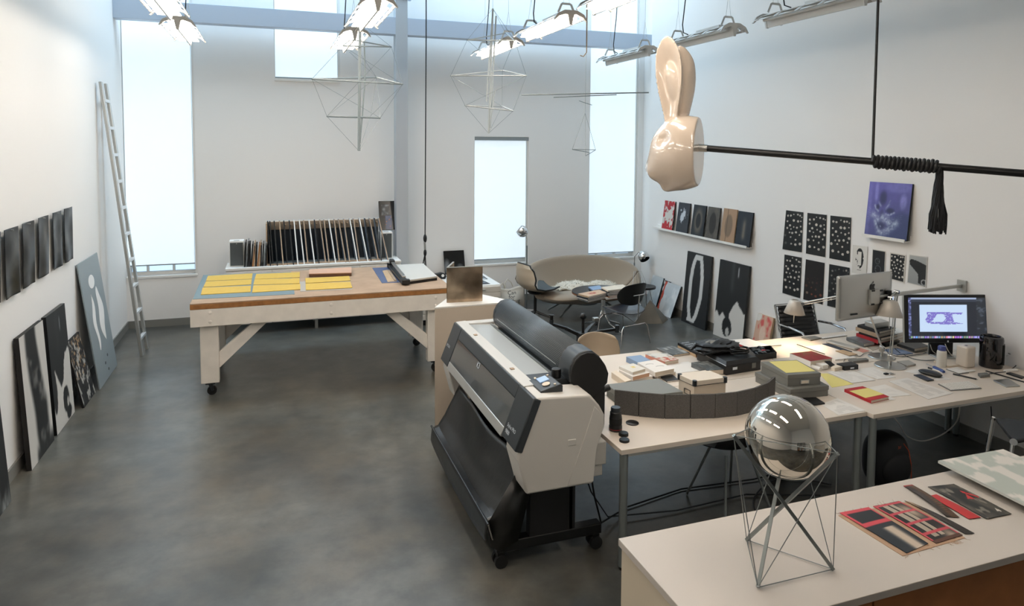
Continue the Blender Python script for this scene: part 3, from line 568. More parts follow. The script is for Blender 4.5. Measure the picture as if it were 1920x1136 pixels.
# ================================================================== flat file, prints, tote bag
FX0, FX1, FY0, FY1, FT = 1.95, 3.11, 9.28, 10.2, .52
ff = thing('flat_file', 'white flat file cabinet with slim drawers under the middle window', 'cabinet', (2.5, 9.7, 0))
obj('carcass', G().box(FX0, FX1, FY0+.02, FY1, .08, FT), 'white', ff, bevel=.003); obj('plinth_base', G().box(FX0+.03, FX1-.03, FY0+.06, FY1-.03, 0, .08), 'blackm', ff)
for k in range(5):
    z0 = .09+k*.083; d = obj('drawer', G().box(FX0+.012, FX1-.012, FY0, FY0+.02, z0, z0+.077), 'cabinetw', ff, bevel=.002)
    for hx_ in (FX0+.3, FX1-.3): obj('drawer_pull', G().box(hx_-.06, hx_+.06, FY0-.012, FY0, z0+.03, z0+.045), 'alupaint', d, bevel=.002)
for i, (cx, cy, w, d, a, c1, c2, lab) in enumerate(((2.85, 9.5, .22, .3, .1, '#1d2024', '#8d99a8', 'dark photo print near the front right corner of the flat file'), (2.95, 9.85, .2, .28, -.05, '#2a2d30', '#b5bcc2', 'dark photo print at the back right of the flat file'), (2.62, 9.75, .24, .3, .05, '#e0dfda', '#7a8086', 'pale print in the middle of the flat file top'), (2.55, 9.42, .26, .2, 0, '#3a4356', '#cfd4da', 'blue grey print at the front of the flat file'), (2.2, 9.45, .3, .24, .08, '#e3e0d8', '#4a4d50', 'white sheet of small pictures left on the flat file'), (2.25, 9.85, .3, .25, -.06, '#dddad2', '#6d6f70', 'white printed sheet at the back left of the flat file'))):
    u = A(math.cos(a), math.sin(a), 0)*w; v = A(-math.sin(a), math.cos(a), 0)*d; p = A(cx, cy, FT+.001)-u/2-v/2
    fn = lambda U, V, i=i, c1=c1, c2=c2: mixc(hx(c1), hx(c2), ((np.abs(U-.5) < .4) & (np.abs(V-.5) < .4)).astype(float)*sm(.35, .7, fnoise(U, V, 4, 50+i)))
    tag(quadprint('photo_print', [p, p+u, p+u+v, p+v], fn, 14, 14), lab, 'print', 'prints on the flat file')
p0 = onY(833, 500, 10.32); p1 = onY(871, 500, 10.32); zt = onY(852, 470, 10.36)[2]
def f_port(U, V):
    c = flat(U, '#0e0f10'); k = blobs(U, V, [(.12, .3, .16, .33, .7), (.75, .3, .16, .14, .45)]); return mixc(c, hx('#9a9d9f'), k)
board('framed_photograph', 'black photograph with pale blurred shapes leaning under the middle window', 'photograph', (p0[0], 10.26, FT+.001), (p1[0]-p0[0], 0, 0), (0, .11, zt-FT), .02, 'blackm', f_port, 24, 36, pm=GLOSS)
c_ = onZ(822, 517, FT+.05); o = thing('tape_dispenser', 'rounded black tape dispenser on the flat file behind the trimmer', 'dispenser', (c_[0], c_[1], FT))
obj('body', G().prism([(c_[0]+dx, c_[1]-.03, FT+dz) for dx, dz in ((-.13, 0), (.1, 0), (.12, .04), (.09, .085), (.03, .1), (-.06, .085), (-.13, .05))], (0, .06, 0)), 'black', o, bevel=.01); obj('tape_roll', G().cyl((c_[0]+.06, c_[1]-.035, FT+.055), (c_[0]+.06, c_[1]+.03, FT+.055), .022, n=14), 'white', o)
# tote bag
tb = thing('tote_bag', 'white cloth tote bag with black handwriting standing beside the flat file', 'bag', (3.42, 9.75, 0))
def tote(u, v):
    x = 3.22+.42*u; bul = .07*math.sin(math.pi*u)*math.sin(math.pi*min(1, v*1.1+.05)); z = .36*v+.02*math.sin(7*u+2)*v*v; return (x, 9.72-bul+.03*v, z)
g = G().grid(tote, 14, 12); obj('cloth_front', g, mat('tote_cotton', '#d8d2c6', .9), tb, solid=.004)
obj('cloth_back', G().grid(lambda u, v: (3.22+.42*(1-u), 9.76+.06*math.sin(math.pi*u)*math.sin(math.pi*v)+.0*v, .36*v+.02*math.sin(7*(1-u)+2)*v*v), 14, 12), MATS['tote_cotton'], tb, solid=.004)
for k, yy in ((0, 9.74), (1, 9.77)): obj('handle', G().tube([(3.34, yy, .35), (3.33, yy+.0, .44), (3.37, yy, .49), (3.43, yy, .44), (3.46, yy, .37)] if k else [(3.24, yy, .35), (3.24, yy-.03, .42), (3.27, yy-.03, .45), (3.30, yy-.02, .4), (3.31, yy, .36)], .008, 6), MATS['tote_cotton'], tb)
for k, (s, dx) in enumerate((('Can', .1), ('for', .12), ('a hug', .12), ('as', .24), ('then', .24))): text('handwriting', s, .085, (3.22+dx, 9.62, .285-.062*k), (1, 0, 0), (0, 0, 1), 'blackm', tb)

# ================================================================== hanging black cable in front of the far wall
x_, y_ = onY(798, 250, 9.2)[:2]; hc = thing('hanging_cable', 'black cable hanging from the ceiling with knotted plug ends', 'cable', (x_, y_, .8))
p = lambda px, py: onY(px, py, 9.2)
obj('cable', G().tube([p(799, -230), p(799, 60), p(798, 250), p(797, 440)], .008, 6), 'cord', hc)
obj('cable_knot', G().ell(p(797, 447), (.025, .025, .06), 12, 8).ell(p(797, 474), (.022, .022, .05), 12, 8), 'cord', hc); obj('plug', G().cyl(p(796, 451), p(797, 468), .014, n=8), 'alu', hc)
obj('loose_ends', G().tube([p(797, 474), p(794, 490), p(791, 505), p(790, 520)], .007, 6).tube([p(797, 474), p(798, 490), p(799, 505), p(799, 515)], .007, 6).tube([p(797, 474), p(796, 488), p(797, 508)], .006, 6), 'cord', hc)

# ================================================================== triangular plinth and mirrored sculpture
pa, pb_, pc_ = onZ(815, 576, 1.1), onZ(967, 565, 1.1), onZ(860, 542.3, 1.1)
pl = thing('triangular_plinth', 'white three sided plinth carrying the folded mirror sculpture', 'plinth', ((pa+pb_+pc_)[0]/3, (pa+pb_+pc_)[1]/3, 0))
obj('body', G().prism([(q[0], q[1], .0) for q in (pa, pb_, pc_)], (0, 0, 1.085)), mat('plinth_cream', '#c4b6a5', .5), pl, bevel=.004); obj('top', G().prism([(q[0], q[1], 1.085) for q in (pa, pb_, pc_)], (0, 0, .015)), 'white', pl, bevel=.003)
h0 = onZ(838.6, 567.5, 1.1); h1 = onZ(904.4, 563.8, 1.1); hgt = onY(838.6, 502, h0[1])[2]-1.1
bk = A(h0[0]-h0[0]+.22, .42, 0); bk = unit(onZ(858, 545, 1.1)-h0)*.3
ms = thing('mirror_sculpture', 'hinged pair of reflective panels standing open on the triangular plinth', 'sculpture', (h0[0], h0[1], 1.1))
M['mirror2'] = mat('painted_reflection_mirror', '#a8937c', .16, .85, var=.75, vscale=4.5)  # brown swirls put into the metal colour stand in for mirrored surroundings
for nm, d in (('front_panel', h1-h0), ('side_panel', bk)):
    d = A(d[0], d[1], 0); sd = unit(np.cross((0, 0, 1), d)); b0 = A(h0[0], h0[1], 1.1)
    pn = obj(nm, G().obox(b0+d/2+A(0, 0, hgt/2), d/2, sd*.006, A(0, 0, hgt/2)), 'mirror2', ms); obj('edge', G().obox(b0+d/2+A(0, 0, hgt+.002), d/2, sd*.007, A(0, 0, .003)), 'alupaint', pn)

# ================================================================== sofa and sheepskin
sf = thing('sofa', 'taupe oval shell sofa with rounded back on steel legs', 'sofa', (4.47, 9.4, 0))
SC = A(4.475, 9.38, 0)
def rimz(th): s = math.sin(th); return .33+.47*(max(0, (s+.35)/1.35))**.5
def shell(u, v):
    th = 2*math.pi*u; zr = rimz(th); a = .93; b2 = .46 if math.sin(th) > 0 else .44
    k = v**.55; zz = .2+(zr-.2)*v**2.1
    # rim flares out a little at the back
    fl = 1+.05*max(0, math.sin(th))*v
    return (SC[0]+a*k*math.cos(th)*fl, SC[1]+b2*k*math.sin(th)*fl, zz)
obj('shell', G().grid(shell, 64, 16), 'sofa', sf, solid=.075, sub=1)
def pad(cx, cy, rx, ry, z, h, n=28, m=12, px_=2.6):
    g = G(); V = []
    for i in range(m+1):
        t = -math.pi/2+math.pi*i/m
        for k in range(n):
            p_ = 2*math.pi*k/n; c, s = math.cos(p_), math.sin(p_); e = 2/px_
            V.append((cx+rx*math.copysign(abs(c)**e, c)*math.cos(t)**.5, cy+ry*math.copysign(abs(s)**e, s)*math.cos(t)**.5 if math.cos(t) > 0 else cy, z+h/2+h/2*math.sin(t)))
    return g.add(V, [(i*n+k, i*n+(k+1) % n, (i+1)*n+(k+1) % n, (i+1)*n+k) for i in range(m) for k in range(n)])
obj('seat_cushion', pad(4.10, 9.24, .4, .37, .25, .13), 'sofa', sf); obj('seat_cushion', pad(4.85, 9.24, .4, .37, .25, .13), 'sofa', sf)
for sx in (-1, 1):
    for sy in (-1, 1): obj('leg', G().tube([SC+A(sx*.22, sy*.1, .2), SC+A(sx*.5, sy*.24, .012)], [.018, .012], 8), 'greymetal', sf)
obj('leg_hub', G().cyl(SC+A(0, 0, .14), SC+A(0, 0, .22), .2, n=24), 'greymetal', sf)
sk = G(); rg = np.random.RandomState(4)
def skin(u, v):
    x = 3.98+1.0*u; y = 9.2+.32*v+.03*math.sin(9*u); e = min(u, 1-u, v, 1-v); return (x, y, .372+.05*min(1, e*7)+.012*math.sin(23*u+5*v)+.012*math.sin(17*v+11*u)+.05*math.exp(-((u-.33)/.12)**2)*v)
sko = tag(obj('sheepskin', sk.grid(skin, 60, 20), 'wool', solid=.02), 'white shaggy sheepskin spread over the sofa seat', 'sheepskin')
g = G()
for k in range(2600):
    u, v = rg.rand(), rg.rand()
    if rg.rand() < .4: (u, v) = ((u, float(rg.randint(2))) if rg.rand() < .7 else (float(rg.randint(2)), v))
    b0 = A(*skin(u, v)); dx, dy = rg.randn(2)*.018; t_ = b0+A(dx+(u-.5)*.03, dy+(v-.5)*.03, .018+.014*rg.rand()); s_ = A(rg.randn()*.004, rg.randn()*.004, 0)
    g.add([b0-s_, b0+s_, t_], [(0, 1, 2)])
fz = obj('wool_tufts', g, 'wool', sko, smooth=False); fz['kind'] = 'stuff'
# floor lamps
def floor_lamp(label, base, neck, head, aim, hr):
    o = thing('floor_lamp', label, 'lamp', tuple(base), 'chrome floor lamps'); b0 = A(*base)
    obj('base', G().lathe(b0, [(.13, 0), (.13, .012), (.11, .02), (.02, .026)], 28), 'chrome', o)
    top = A(*neck); obj('pole', G().tube([b0+A(0, 0, .02), A(b0[0], b0[1], top[2]-.18)], .011, 10), 'greymetal', o)
    hd = A(*head); obj('gooseneck', G().tube([A(b0[0], b0[1], top[2]-.18), A(b0[0], b0[1], top[2]-.08), (A(b0[0], b0[1], top[2])+hd)/2+A(0, 0, .02), hd], .008, 8), 'chrome', o)
    d = unit(aim); prof = [(.02, -.055), (.045, -.05), (hr*.75, -.03), (hr, 0), (hr*.98, .05), (hr*.9, .085)]
    sh = obj('shade', G().lathe(hd, prof, 28, cap=False, axis=d), 'chrome', o, solid=.003); obj('bulb', G().ell(hd+d*.04, (.03, .03, .03), 14, 10), 'paper', sh); obj('shade_lining', G().lathe(hd, [(r*.95, h+.004) for r, h in prof], 28, cap=False, axis=d), 'blackm', sh)
b0 = onZ(987, 583, 0); hd = onY(982, 436, b0[1]); floor_lamp('chrome gooseneck floor lamp between the middle window and the sofa', (b0[0], b0[1], 0), (b0[0], b0[1], hd[2]-.02), hd, (-.5, .3, .45), .085)
hd = onY(1205, 478, 9.5); floor_lamp('chrome ball floor lamp behind the right arm of the sofa', (5.40, 9.52, 0), (5.40, 9.52, hd[2]+.06), hd, (.1, -.5, -.55), .085)

# ================================================================== coffee table, books, chairs
CT = .52; cx, cy = onZ(1131, 546, CT)[:2]
ct = thing('coffee_table', 'round coffee table with black top and wood edge on chrome legs', 'table', (cx, cy, 0))
obj('table_top', G().cyl((cx, cy, CT-.006), (cx, cy, CT), .43, n=64), 'lacquer', ct); obj('wood_edge', G().cyl((cx, cy, CT-.026), (cx, cy, CT-.006), .43, n=64), mat('orange_ply_edge', '#8a5a3a', .5), ct)
obj('column', G().cyl((cx, cy, .17), (cx, cy, CT-.026), .032, n=20), 'chrome', ct)
for k in range(4):
    a = math.radians(45+90*k-25); d = A(math.cos(a), math.sin(a), 0); c0 = A(cx, cy, 0)
    obj('leg', G().tube([c0+d*.02+A(0, 0, .26), c0+d*.05+A(0, 0, .18), c0+d*.13+A(0, 0, .09), c0+d*.3+A(0, 0, .03), c0+d*.34+A(0, 0, .012)], [.012, .014, .014, .013, .012], 10), 'chrome', ct)
def stack(qtop, z0, hs, covers, labs, group, jit=.012, pages=None):
    z = z0; rg_ = np.random.RandomState(len(labs)*7+int(qtop[0][0])); H = sum(hs); Q = quadpx(qtop, z0+H)
    for i, h in enumerate(hs):
        c = sum(Q)/4; k = 1.0+rg_.uniform(-.03, .06)*(i < len(hs)-1); a = rg_.uniform(-.05, .05)*(i < len(hs)-1); off = A(*rg_.uniform(-jit, jit, 2), 0)*(i < len(hs)-1)
        R = [c+off+A(math.cos(a)*(p-c)[0]-math.sin(a)*(p-c)[1], math.sin(a)*(p-c)[0]+math.cos(a)*(p-c)[1], 0)*k for p in Q]
        o = bookw('book', labs[i], R, z, h, covers[i], (pages or ['paper']*9)[i], group); z += h; last = (o, R, z)
    return last
grp = 'books on the coffee table'
o, R, z = stack([(1084, 550.5), (1123, 543), (1138, 548.5), (1104, 556)], CT, [.022, .02, .018, .02], ['greyb', 'paper', 'dark', 'tan'], ['grey book at the bottom of the front stack on the coffee table', 'white book second from the bottom in the front coffee table stack', 'dark book third up in the front coffee table stack', 'tan book with red print topping the front coffee table stack'], grp)
printon(o, R, z, lambda U, V: mixc(hx('#c7a78a'), hx('#a33a25'), ((np.abs(U-.5) < .22) & (np.abs(V-.5) < .2) & (fnoise(U, V, 12, 3) > .45)).astype(float)), 24, 24)
o, R, z = stack([(1127, 538), (1168, 533), (1177, 540), (1140, 544.5)], CT, [.022, .02, .016, .025, .018, .018], ['paper', 'orange', 'dark', 'greyb', 'dark', 'cream'], ['white book at the bottom of the tall coffee table stack', 'orange edged book second up in the tall coffee table stack', 'thin dark book third up in the tall coffee table stack', 'thick grey book fourth up in the tall coffee table stack', 'dark book just below the top of the tall stack', 'cream book topping the tall stack on the coffee table'], grp)
stack([(1103, 537.5), (1124, 535), (1132, 541), (1112, 544)], CT, [.025, .022, .02], ['greyb', 'dark', 'blueb'], ['grey book at the bottom of the small rear coffee table stack', 'dark book in the middle of the small rear coffee table stack', 'blue book topping the small rear coffee table stack'], grp)

def shellchair(name, label, cx, cy, face, outer, inner, rim, base, zs=.44, cat='chair', group=None, sc=1., tw=.18):
    f = A(math.cos(face), math.sin(face), 0); s = A(-math.sin(face), math.cos(face), 0); c0 = A(cx, cy, 0); o = thing(name, label, cat, (cx, cy, 0), group)
    prof = [(-.235, .80, tw), (-.235, .74, tw*.4+.13), (-.225, .64, .225), (-.19, .53, .235), (-.12, .455, .235), (0, .425, .235), (.12, .43, .232), (.2, .45, .22), (.235, .445, .19)]
    prof = [(a*sc, .425+(b-.425)*sc, c*sc) for a, b, c in prof]
    def S(off):
        def fn(u, v):
            t = v*(len(prof)-1); i = min(int(t), len(prof)-2); w_ = t-i; a = np.array(prof[i])*(1-w_)+np.array(prof[i+1])*w_; uu = 2*u-1; wd = a[2]
            back = max(0., min(1., (a[1]-.45)/.2)); curl = uu*uu
            return c0+f*(a[0]+(.10*curl)*back*(1 if a[1] < .79 else .8)+off*back)+s*(wd*uu)+A(0, 0, a[1]+zs-.44+.05*curl*(1-back)-.03*curl*(v < .12)+off*(1-back))
        return fn
    obj('shell', G().grid(S(0), 16, 24), outer, o, solid=.008, sub=1)
    if inner: obj('seat_pad', G().grid(S(.014), 16, 24), inner, o, solid=.014, sub=1)
    if rim:
        E_ = [S(.007)(i/16, 0) for i in range(17)]+[S(.007)(1, j/24) for j in range(1, 25)]+[S(.007)(1-i/16, 1) for i in range(1, 17)]+[S(.007)(0, 1-j/24) for j in range(1, 24)]
        obj('rim', G().tube(E_, .012, 8, closed=True), rim, o)
    if base == 'pedestal':
        obj('pedestal', G().cyl(c0+A(0, 0, .1), c0+A(0, 0, zs-.02), .022, n=14).cyl(c0+A(0, 0, zs-.045), c0+A(0, 0, zs-.015), .09, .12, n=18), 'black', o)
        for k in range(4):
            a = math.pi/4+k*math.pi/2+face; d = A(math.cos(a), math.sin(a), 0); obj('leg', G().tube([c0+A(0, 0, .1), c0+d*.12+A(0, 0, .06), c0+d*.27+A(0, 0, .012)], [.02, .016, .012], 8), 'black', o)
    else:
        for a1, b1 in ((1, 1), (1, -1), (-1, 1), (-1, -1)):
            obj('leg', G().tube([c0+f*.08*a1+s*.1*b1+A(0, 0, zs-.03), c0+f*.2*a1+s*.2*b1+A(0, 0, .008)], .009, 8), base, o)
    return o
b0 = onZ(1001, 593, 0); shellchair('shell_chair', 'cream shell chair with black rim and dark seat pad beside the sofa', b0[0]-.02, b0[1]-.1, math.radians(10), 'shell', mat('charcoal_seat_pad', '#4d5355', .8), 'black', 'pedestal', .41, sc=1.17, tw=.135)
# black plywood lounge chair
dc = thing('plywood_chair', 'black moulded plywood chair with chrome legs facing the coffee table', 'chair', (4.25, 7.72, 0))
fa = math.radians(104); f_ = A(math.cos(fa), math.sin(fa), 0); s_ = A(-math.sin(fa), math.cos(fa), 0); c0 = A(4.24, 7.74, 0)
def sp(u, v, rx, ry): uu, vv = 2*u-1, 2*v-1; return rx*uu*math.sqrt(1-.42*vv*vv), ry*vv*math.sqrt(1-.42*uu*uu)
def dback(u, v): a, b2 = sp(u, v, .235, .15); return c0-f_*(.24+.05*(b2/.15)-.10*(a/.235)**2)+s_*a+A(0, 0, .665+b2)
def dseat(u, v): a, b2 = sp(u, v, .26, .25); return c0+f_*b2+s_*a+A(0, 0, .43+.035*(a/.26)**2-.05*max(0, b2/.25-.3)**2+.03*(b2/.25)*.5)
obj('backrest', G().grid(dback, 18, 14), 'lacquer', dc, solid=.01, sub=1); obj('seat', G().grid(dseat, 18, 18), mat('blue_black_lacquer', '#2b3038', .2), dc, solid=.011, sub=1)
def leg_u(df, w_, zt): return [c0+f_*df+s_*w_+A(0, 0, .01), c0+f_*(df+.02*(1 if df < 0 else -1))+s_*w_*.86+A(0, 0, zt-.04), c0+f_*(df+.03*(1 if df < 0 else -1))+s_*w_*.72+A(0, 0, zt), c0+f_*(df+.03*(1 if df < 0 else -1))-s_*w_*.72+A(0, 0, zt), c0+f_*(df+.02*(1 if df < 0 else -1))-s_*w_*.86+A(0, 0, zt-.04), c0+f_*df-s_*w_+A(0, 0, .01)]
for df, w_, zt in ((-.24, .25, .27), (.24, .23, .33)): obj('leg_frame', G().tube(leg_u(df, w_, zt), .0085, 10), 'chrome', dc)
obj('spine', G().tube([c0+f_*.22+A(0, 0, .33), c0+A(0, 0, .35), c0-f_*.21+A(0, 0, .3), c0-f_*.27+A(0, 0, .36), c0-f_*.285+A(0, 0, .66)], .009, 10).tube([c0-f_*.285+s_*.09+A(0, 0, .665), c0-f_*.285-s_*.09+A(0, 0, .665)], .008, 8), 'chrome', dc)
# wire chair behind
wc = thing('wire_chair', 'black seated chair with fine wire back half hidden behind the sofa arm', 'chair', (5.3, 9.0, 0)); q = A(5.25, 8.95, 0)
obj('seat', G().cyl(q+A(0, 0, .40), q+A(0, 0, .43), .17, n=24), 'leather', wc); g = G()
for k in range(7): g.tube([q+A(-.12+.04*k, .14, .42), q+A(-.06+.02*k, .2, .62)], .003, 5)
obj('wire_back', g, 'chrome', wc)
for k in range(4): a = math.pi/4+k*math.pi/2; obj('leg', G().tube([q+A(.08*math.cos(a), .08*math.sin(a), .4), q+A(.17*math.cos(a), .17*math.sin(a), .005)], .006, 6), 'chrome', wc)
# steel pyramid
a, b2 = onZ(1190, 607, 0), onZ(1243, 607, 0); c2 = onZ(1253, 599, 0); ap = onY(1219, 562, (a[1]+c2[1])/2)
d2 = a+(c2-b2)
tag(obj('pyramid', G().add([a, b2, c2, d2, ap], [(3, 2, 1, 0), (0, 1, 4), (1, 2, 4), (2, 3, 4), (3, 0, 4)]), 'plate', smooth=False), 'brown grey steel pyramid standing on the floor by the leaning paintings', 'pyramid')
# black tripod stand
t0 = onY(1093, 625, 6.05); tp = thing('tripod_stand', 'black camera stand with three spread arms behind the printer', 'stand', (t0[0], t0[1], 0)); zc = t0[2]
obj('column', G().cyl((t0[0], t0[1], .08), (t0[0], t0[1], zc-.02), .03, n=14).box(t0[0]-.05, t0[0]+.05, t0[1]-.045, t0[1]+.045, zc-.16, zc+.01), 'black', tp, bevel=.004)
for px, py, yy in ((1034, 607, 6.25), (1157, 617, 5.95), (1117, 604, 6.55)):
    e = onY(px, py, yy); a = obj('arm', G().bar(t0+A(0, 0, -.03), t0*.45+e*.55, .035, .03).bar(t0*.5+e*.5, e, .028, .024), 'black', tp); obj('clamp', G().cyl(e-A(0, 0, .03), e+A(0, 0, .04), .022, n=12), 'dark', a)
e = onY(1034, 607, 6.25); obj('ball_head', G().cyl(e+A(0, 0, .03), e+A(0, 0, .08), .018, n=12).cyl(e+A(0, 0, .085), e+A(0, 0, .092), .03, n=14), 'black', tp)
e = onY(1117, 604, 6.55); obj('bubble_clamp', G().box(e[0]-.03, e[0]+.03, e[1]-.03, e[1]+.03, e[2]+.01, e[2]+.05), 'alu', tp, bevel=.004)
obj('crank_post', G().cyl(t0, t0+A(0, 0, .15), .014, n=12).ell(t0+A(.0, 0, .17), (.034, .034, .034), 14, 10), 'black', tp)
for k in range(3): aa = 2*math.pi*k/3+.4; obj('foot', G().tube([(t0[0], t0[1], .12), (t0[0]+.3*math.cos(aa), t0[1]+.3*math.sin(aa), .015)], .013, 8), 'black', tp)
shellchair('shell_chair', 'beige plastic shell chair pushed up to the back of the desk', *onY(1131, 645, 5.42)[:2], math.radians(-94), mat('beige_plastic', '#b9a994', .4), None, None, 'chrome', .44)

# ================================================================== right wall: leaning paintings
def lean_right(label, yfar, ynear, h, foot, t, m, fn, nx=40, ny=70, top=None, pm=PRINT, name='leaning_painting'):
    top = WR-t-.004 if top is None else top
    return board(name, label, 'painting', (foot, yfar, .002), (0, ynear-yfar, 0), (top-foot, 0, h), t, m, fn, nx, ny, pm=pm)
def f_loop(U, V):
    n_ = (vnoise(U*0, V, 5, 3)-.5)*.045; uc = .47+.09*(V-.5); w = .23*np.sqrt(np.clip(1-((V-.52)/.47)**2, 0, 1)); d = np.abs(np.abs(U-uc+n_)-w); band = sm(.075, .055, d)*sm(.985, .97, V)*sm(.02, .04, V)
    top = ((V > .9) & (V < .975) & (np.abs(U-uc) < .16)) | ((V < .16) & (V > .03) & (np.abs(U-uc+.05) < .17-.3*(V-.03)) & (np.abs(U-uc+.02) > .1*(V-.06)/.1)); band = np.maximum(band, top*1.)
    return mixc(hx('#1b1d1f'), hx('#c9c9c6'), np.clip(band, 0, 1))
lean_right('black painting with a long white hand drawn loop leaning on the right wall', 8.46, 7.885, 1.01, WR-.12, .03, 'black', f_loop)
def f_split(U, V):
    e = .36+.12*sm(.35, .95, U)+.07*np.sin(11*U+.6)+.10*(fnoise(U, V*0+.7, 7, 14)-.5); e = np.where(U < .3, .30+.5*(.3-U)*0+.03*np.sin(30*U), e); dark = sm(-.01, .01, V-e)
    bl = blobs(U, V, [(.44, .16, .17, .13, 1), (.42, .28, .07, .1, 1)]); dark = np.maximum(dark, sm(.35, .48, bl-.25*(fnoise(U, V, 10, 8)-.4))); dark *= 1-.85*sm(.5, .7, blobs(U, V, [(.47, .1, .07, .07, 1)]))
    c = mixc(hx('#c8c6c1'), hx('#17191a'), np.clip(dark, 0, 1)); s = np.exp(-((U-.68)/.018)**2)*sm(.8, .85, V)*sm(.97, .93, V); g_ = np.exp(-((U-.5)/.06)**2)*sm(.55, .7, V)*.1
    return c+s[:, None]*.6+g_[:, None]
lean_right('black and white poured painting leaning on the right wall by the desk', 7.70, 7.10, 1.01, WR-.12, .03, 'black', f_split)
def f_pale(U, V): return mixc(hx('#b3babd'), hx('#cfd2d2'), sm(.4, .7, fnoise(U, V, 4, 61)))
lean_right('pale grey washed canvas leaning farthest back on the right wall', 9.42, 9.10, .49, WR-.17, .02, 'black', f_pale, 20, 30)
lean_right('narrow black and white edged canvas between two pale leaning canvases', 9.12, 8.92, .47, WR-.15, .02, 'blackm', lambda U, V: mixc(hx('#141516'), hx('#c3c5c4'), sm(.5, .55, fnoise(U, V, 8, 2))*sm(.1, .3, U)), 24, 40)
def f_redge(U, V): c = mixc(hx('#b9bfc2'), hx('#d3d5d5'), sm(.4, .7, fnoise(U, V, 4, 71))); e = .16+.05*np.sin(14*V); r_ = U < e*.55+.02; c[r_] = hx('#b3442f'); return c
lean_right('pale canvas with a red left edge leaning on the right wall', 9.03, 8.62, .46, WR-.2, .025, 'black', f_redge, 40, 40)
def f_redport(U, V):
    c = mixc(hx('#c9a48e'), hx('#c95a55'), sm(.42, .6, fnoise(U, V, 5, 8))*sm(.2, .45, blobs(U, V, [(.5, .78, .42, .22, 1), (.85, .5, .22, .4, 1), (.15, .1, .35, .25, 1)]))); f = blobs(U, V, [(.5, .52, .2, .24, 1)]); c = mixc(c, hx('#d8c4b2'), sm(.4, .7, f)*.8); c = mixc(c, hx('#d6d3cc'), sm(.3, .5, blobs(U, V, [(.08, .95, .22, .14, 1)]))); return c
p_ = onX(1432, 592, WR-.06); lean_right('small canvas with a red blotched portrait leaning on the right wall', onX(1418, 587, WR-.06)[1], onX(1447, 598, WR-.06)[1], p_[2], WR-.13, .03, mat('raw_canvas', '#b39a78', .8), f_redport, 30, 40)
lean_right('plain black board leaning on the right wall behind the office chair', 6.33, 6.1, .5, WR-.12, .02, 'blackm', None)

# ledges and what stands on them
def ledge(label, ya, yb, z, d=.1):
    o = thing('picture_ledge', label, 'shelf', (WR, (ya+yb)/2, z-.01)); obj('shelf_board', G().box(WR-d, WR, yb, ya, z-.012, z), 'white', o, bevel=.001); obj('front_lip', G().box(WR-d, WR-d+.01, yb, ya, z, z+.018), 'white', o); obj('back_strip', G().box(WR-.012, WR, yb, ya, z, z+.05), 'white', o); return o
K1 = lambda u, v: (1200+u/5.333, 340+v/5.333)
za = onX(*K1(600, 560), WR-.1)[2]; ya = onX(*K1(150, 500), WR-.1)[1]; yb = onX(*K1(1060, 680), WR-.1)[1]; LZ = za-.004
ledge('long white picture ledge with six small paintings on the right wall', ya+.08, yb, LZ)
def small(cn):
    def f(U, V):
        n_ = fnoise(U, V, 8, 90+cn); r_ = np.hypot((U-.5)/.3, (V-.5)/.36)
        if cn == 0: k = sm(.5, .56, n_+.35*blobs(U, V, [(.5, .45, .33, .3, 1)])-.35*blobs(U, V, [(.45, .22, .2, .13, 1), (.5, .75, .2, .15, .8)])); k[(V < .12)] = 0; return mixc(hx('#a8222a'), hx('#c6c3bc'), k)
        if cn == 1: return mixc(hx('#2a2f36'), hx('#b9bfc6'), sm(.5, .56, n_*.7+.4*blobs(U, V, [(.5, .6, .3, .34, 1)])-.12))
        if cn == 2: return mixc(mixc(hx('#1c2228'), hx('#6b6152'), sm(1.5, .7, r_)*.8), hx('#15181b'), sm(.75, .55, r_))
        if cn == 3: return mixc(mixc(hx('#3c3b39'), hx('#5c564c'), n_), hx('#1a1715'), sm(1.05, .8, r_)*.85)
        if cn == 4: c = mixc(hx('#a08267'), hx('#6d5d4c'), sm(1.05, .8, r_)*.8); l_ = np.abs(U-.36) < .012; c[l_] = hx('#4d4136'); return c
        return mixc(hx('#1a222b'), hx('#7a7060'), np.exp(-((U-.5)/.12)**2)*sm(.1, .3, V)*sm(.9, .6, V)*.8)
    return f
T6 = [((245, 190), (345, 203), (217, 490), (325, 508)), ((385, 207), (495, 222), (358, 515), (475, 537)), ((538, 230), (653, 245), (505, 548), (632, 570)), ((683, 250), (800, 268), (645, 578), (770, 602)), ((838, 265), (973, 287), (797, 612), (930, 640)), ((985, 293), (1135, 317), (945, 645), (1085, 675))]
L6 = ['small red and white painting at the far end of the long ledge', 'small painting of white drips on slate, second on the long ledge', 'small dark painting with a black oval, third on the long ledge', 'small brown painting with a dark disc, fourth on the long ledge', 'small tan wood painting with a grey oval, fifth on the long ledge', 'small blue black painting with a pale streak, nearest on the long ledge']
for i, (tl, tr_, bl, br) in enumerate(T6):
    yl = (onX(*K1(*tl), WR-.02)[1]+onX(*K1(*bl), WR-.08)[1])/2; yr = (onX(*K1(*tr_), WR-.02)[1]+onX(*K1(*br), WR-.08)[1])/2; zt = (onX(*K1(*tl), WR-.02)[2]+onX(*K1(*tr_), WR-.02)[2])/2
    board('small_painting', L6[i], 'painting', (WR-.075, yl, LZ+.001), (0, yr-yl, 0), (.055, 0, zt-LZ), .015, 'tan' if i == 4 else 'blackm', small(i), 30, 50, 'small paintings on the long ledge')
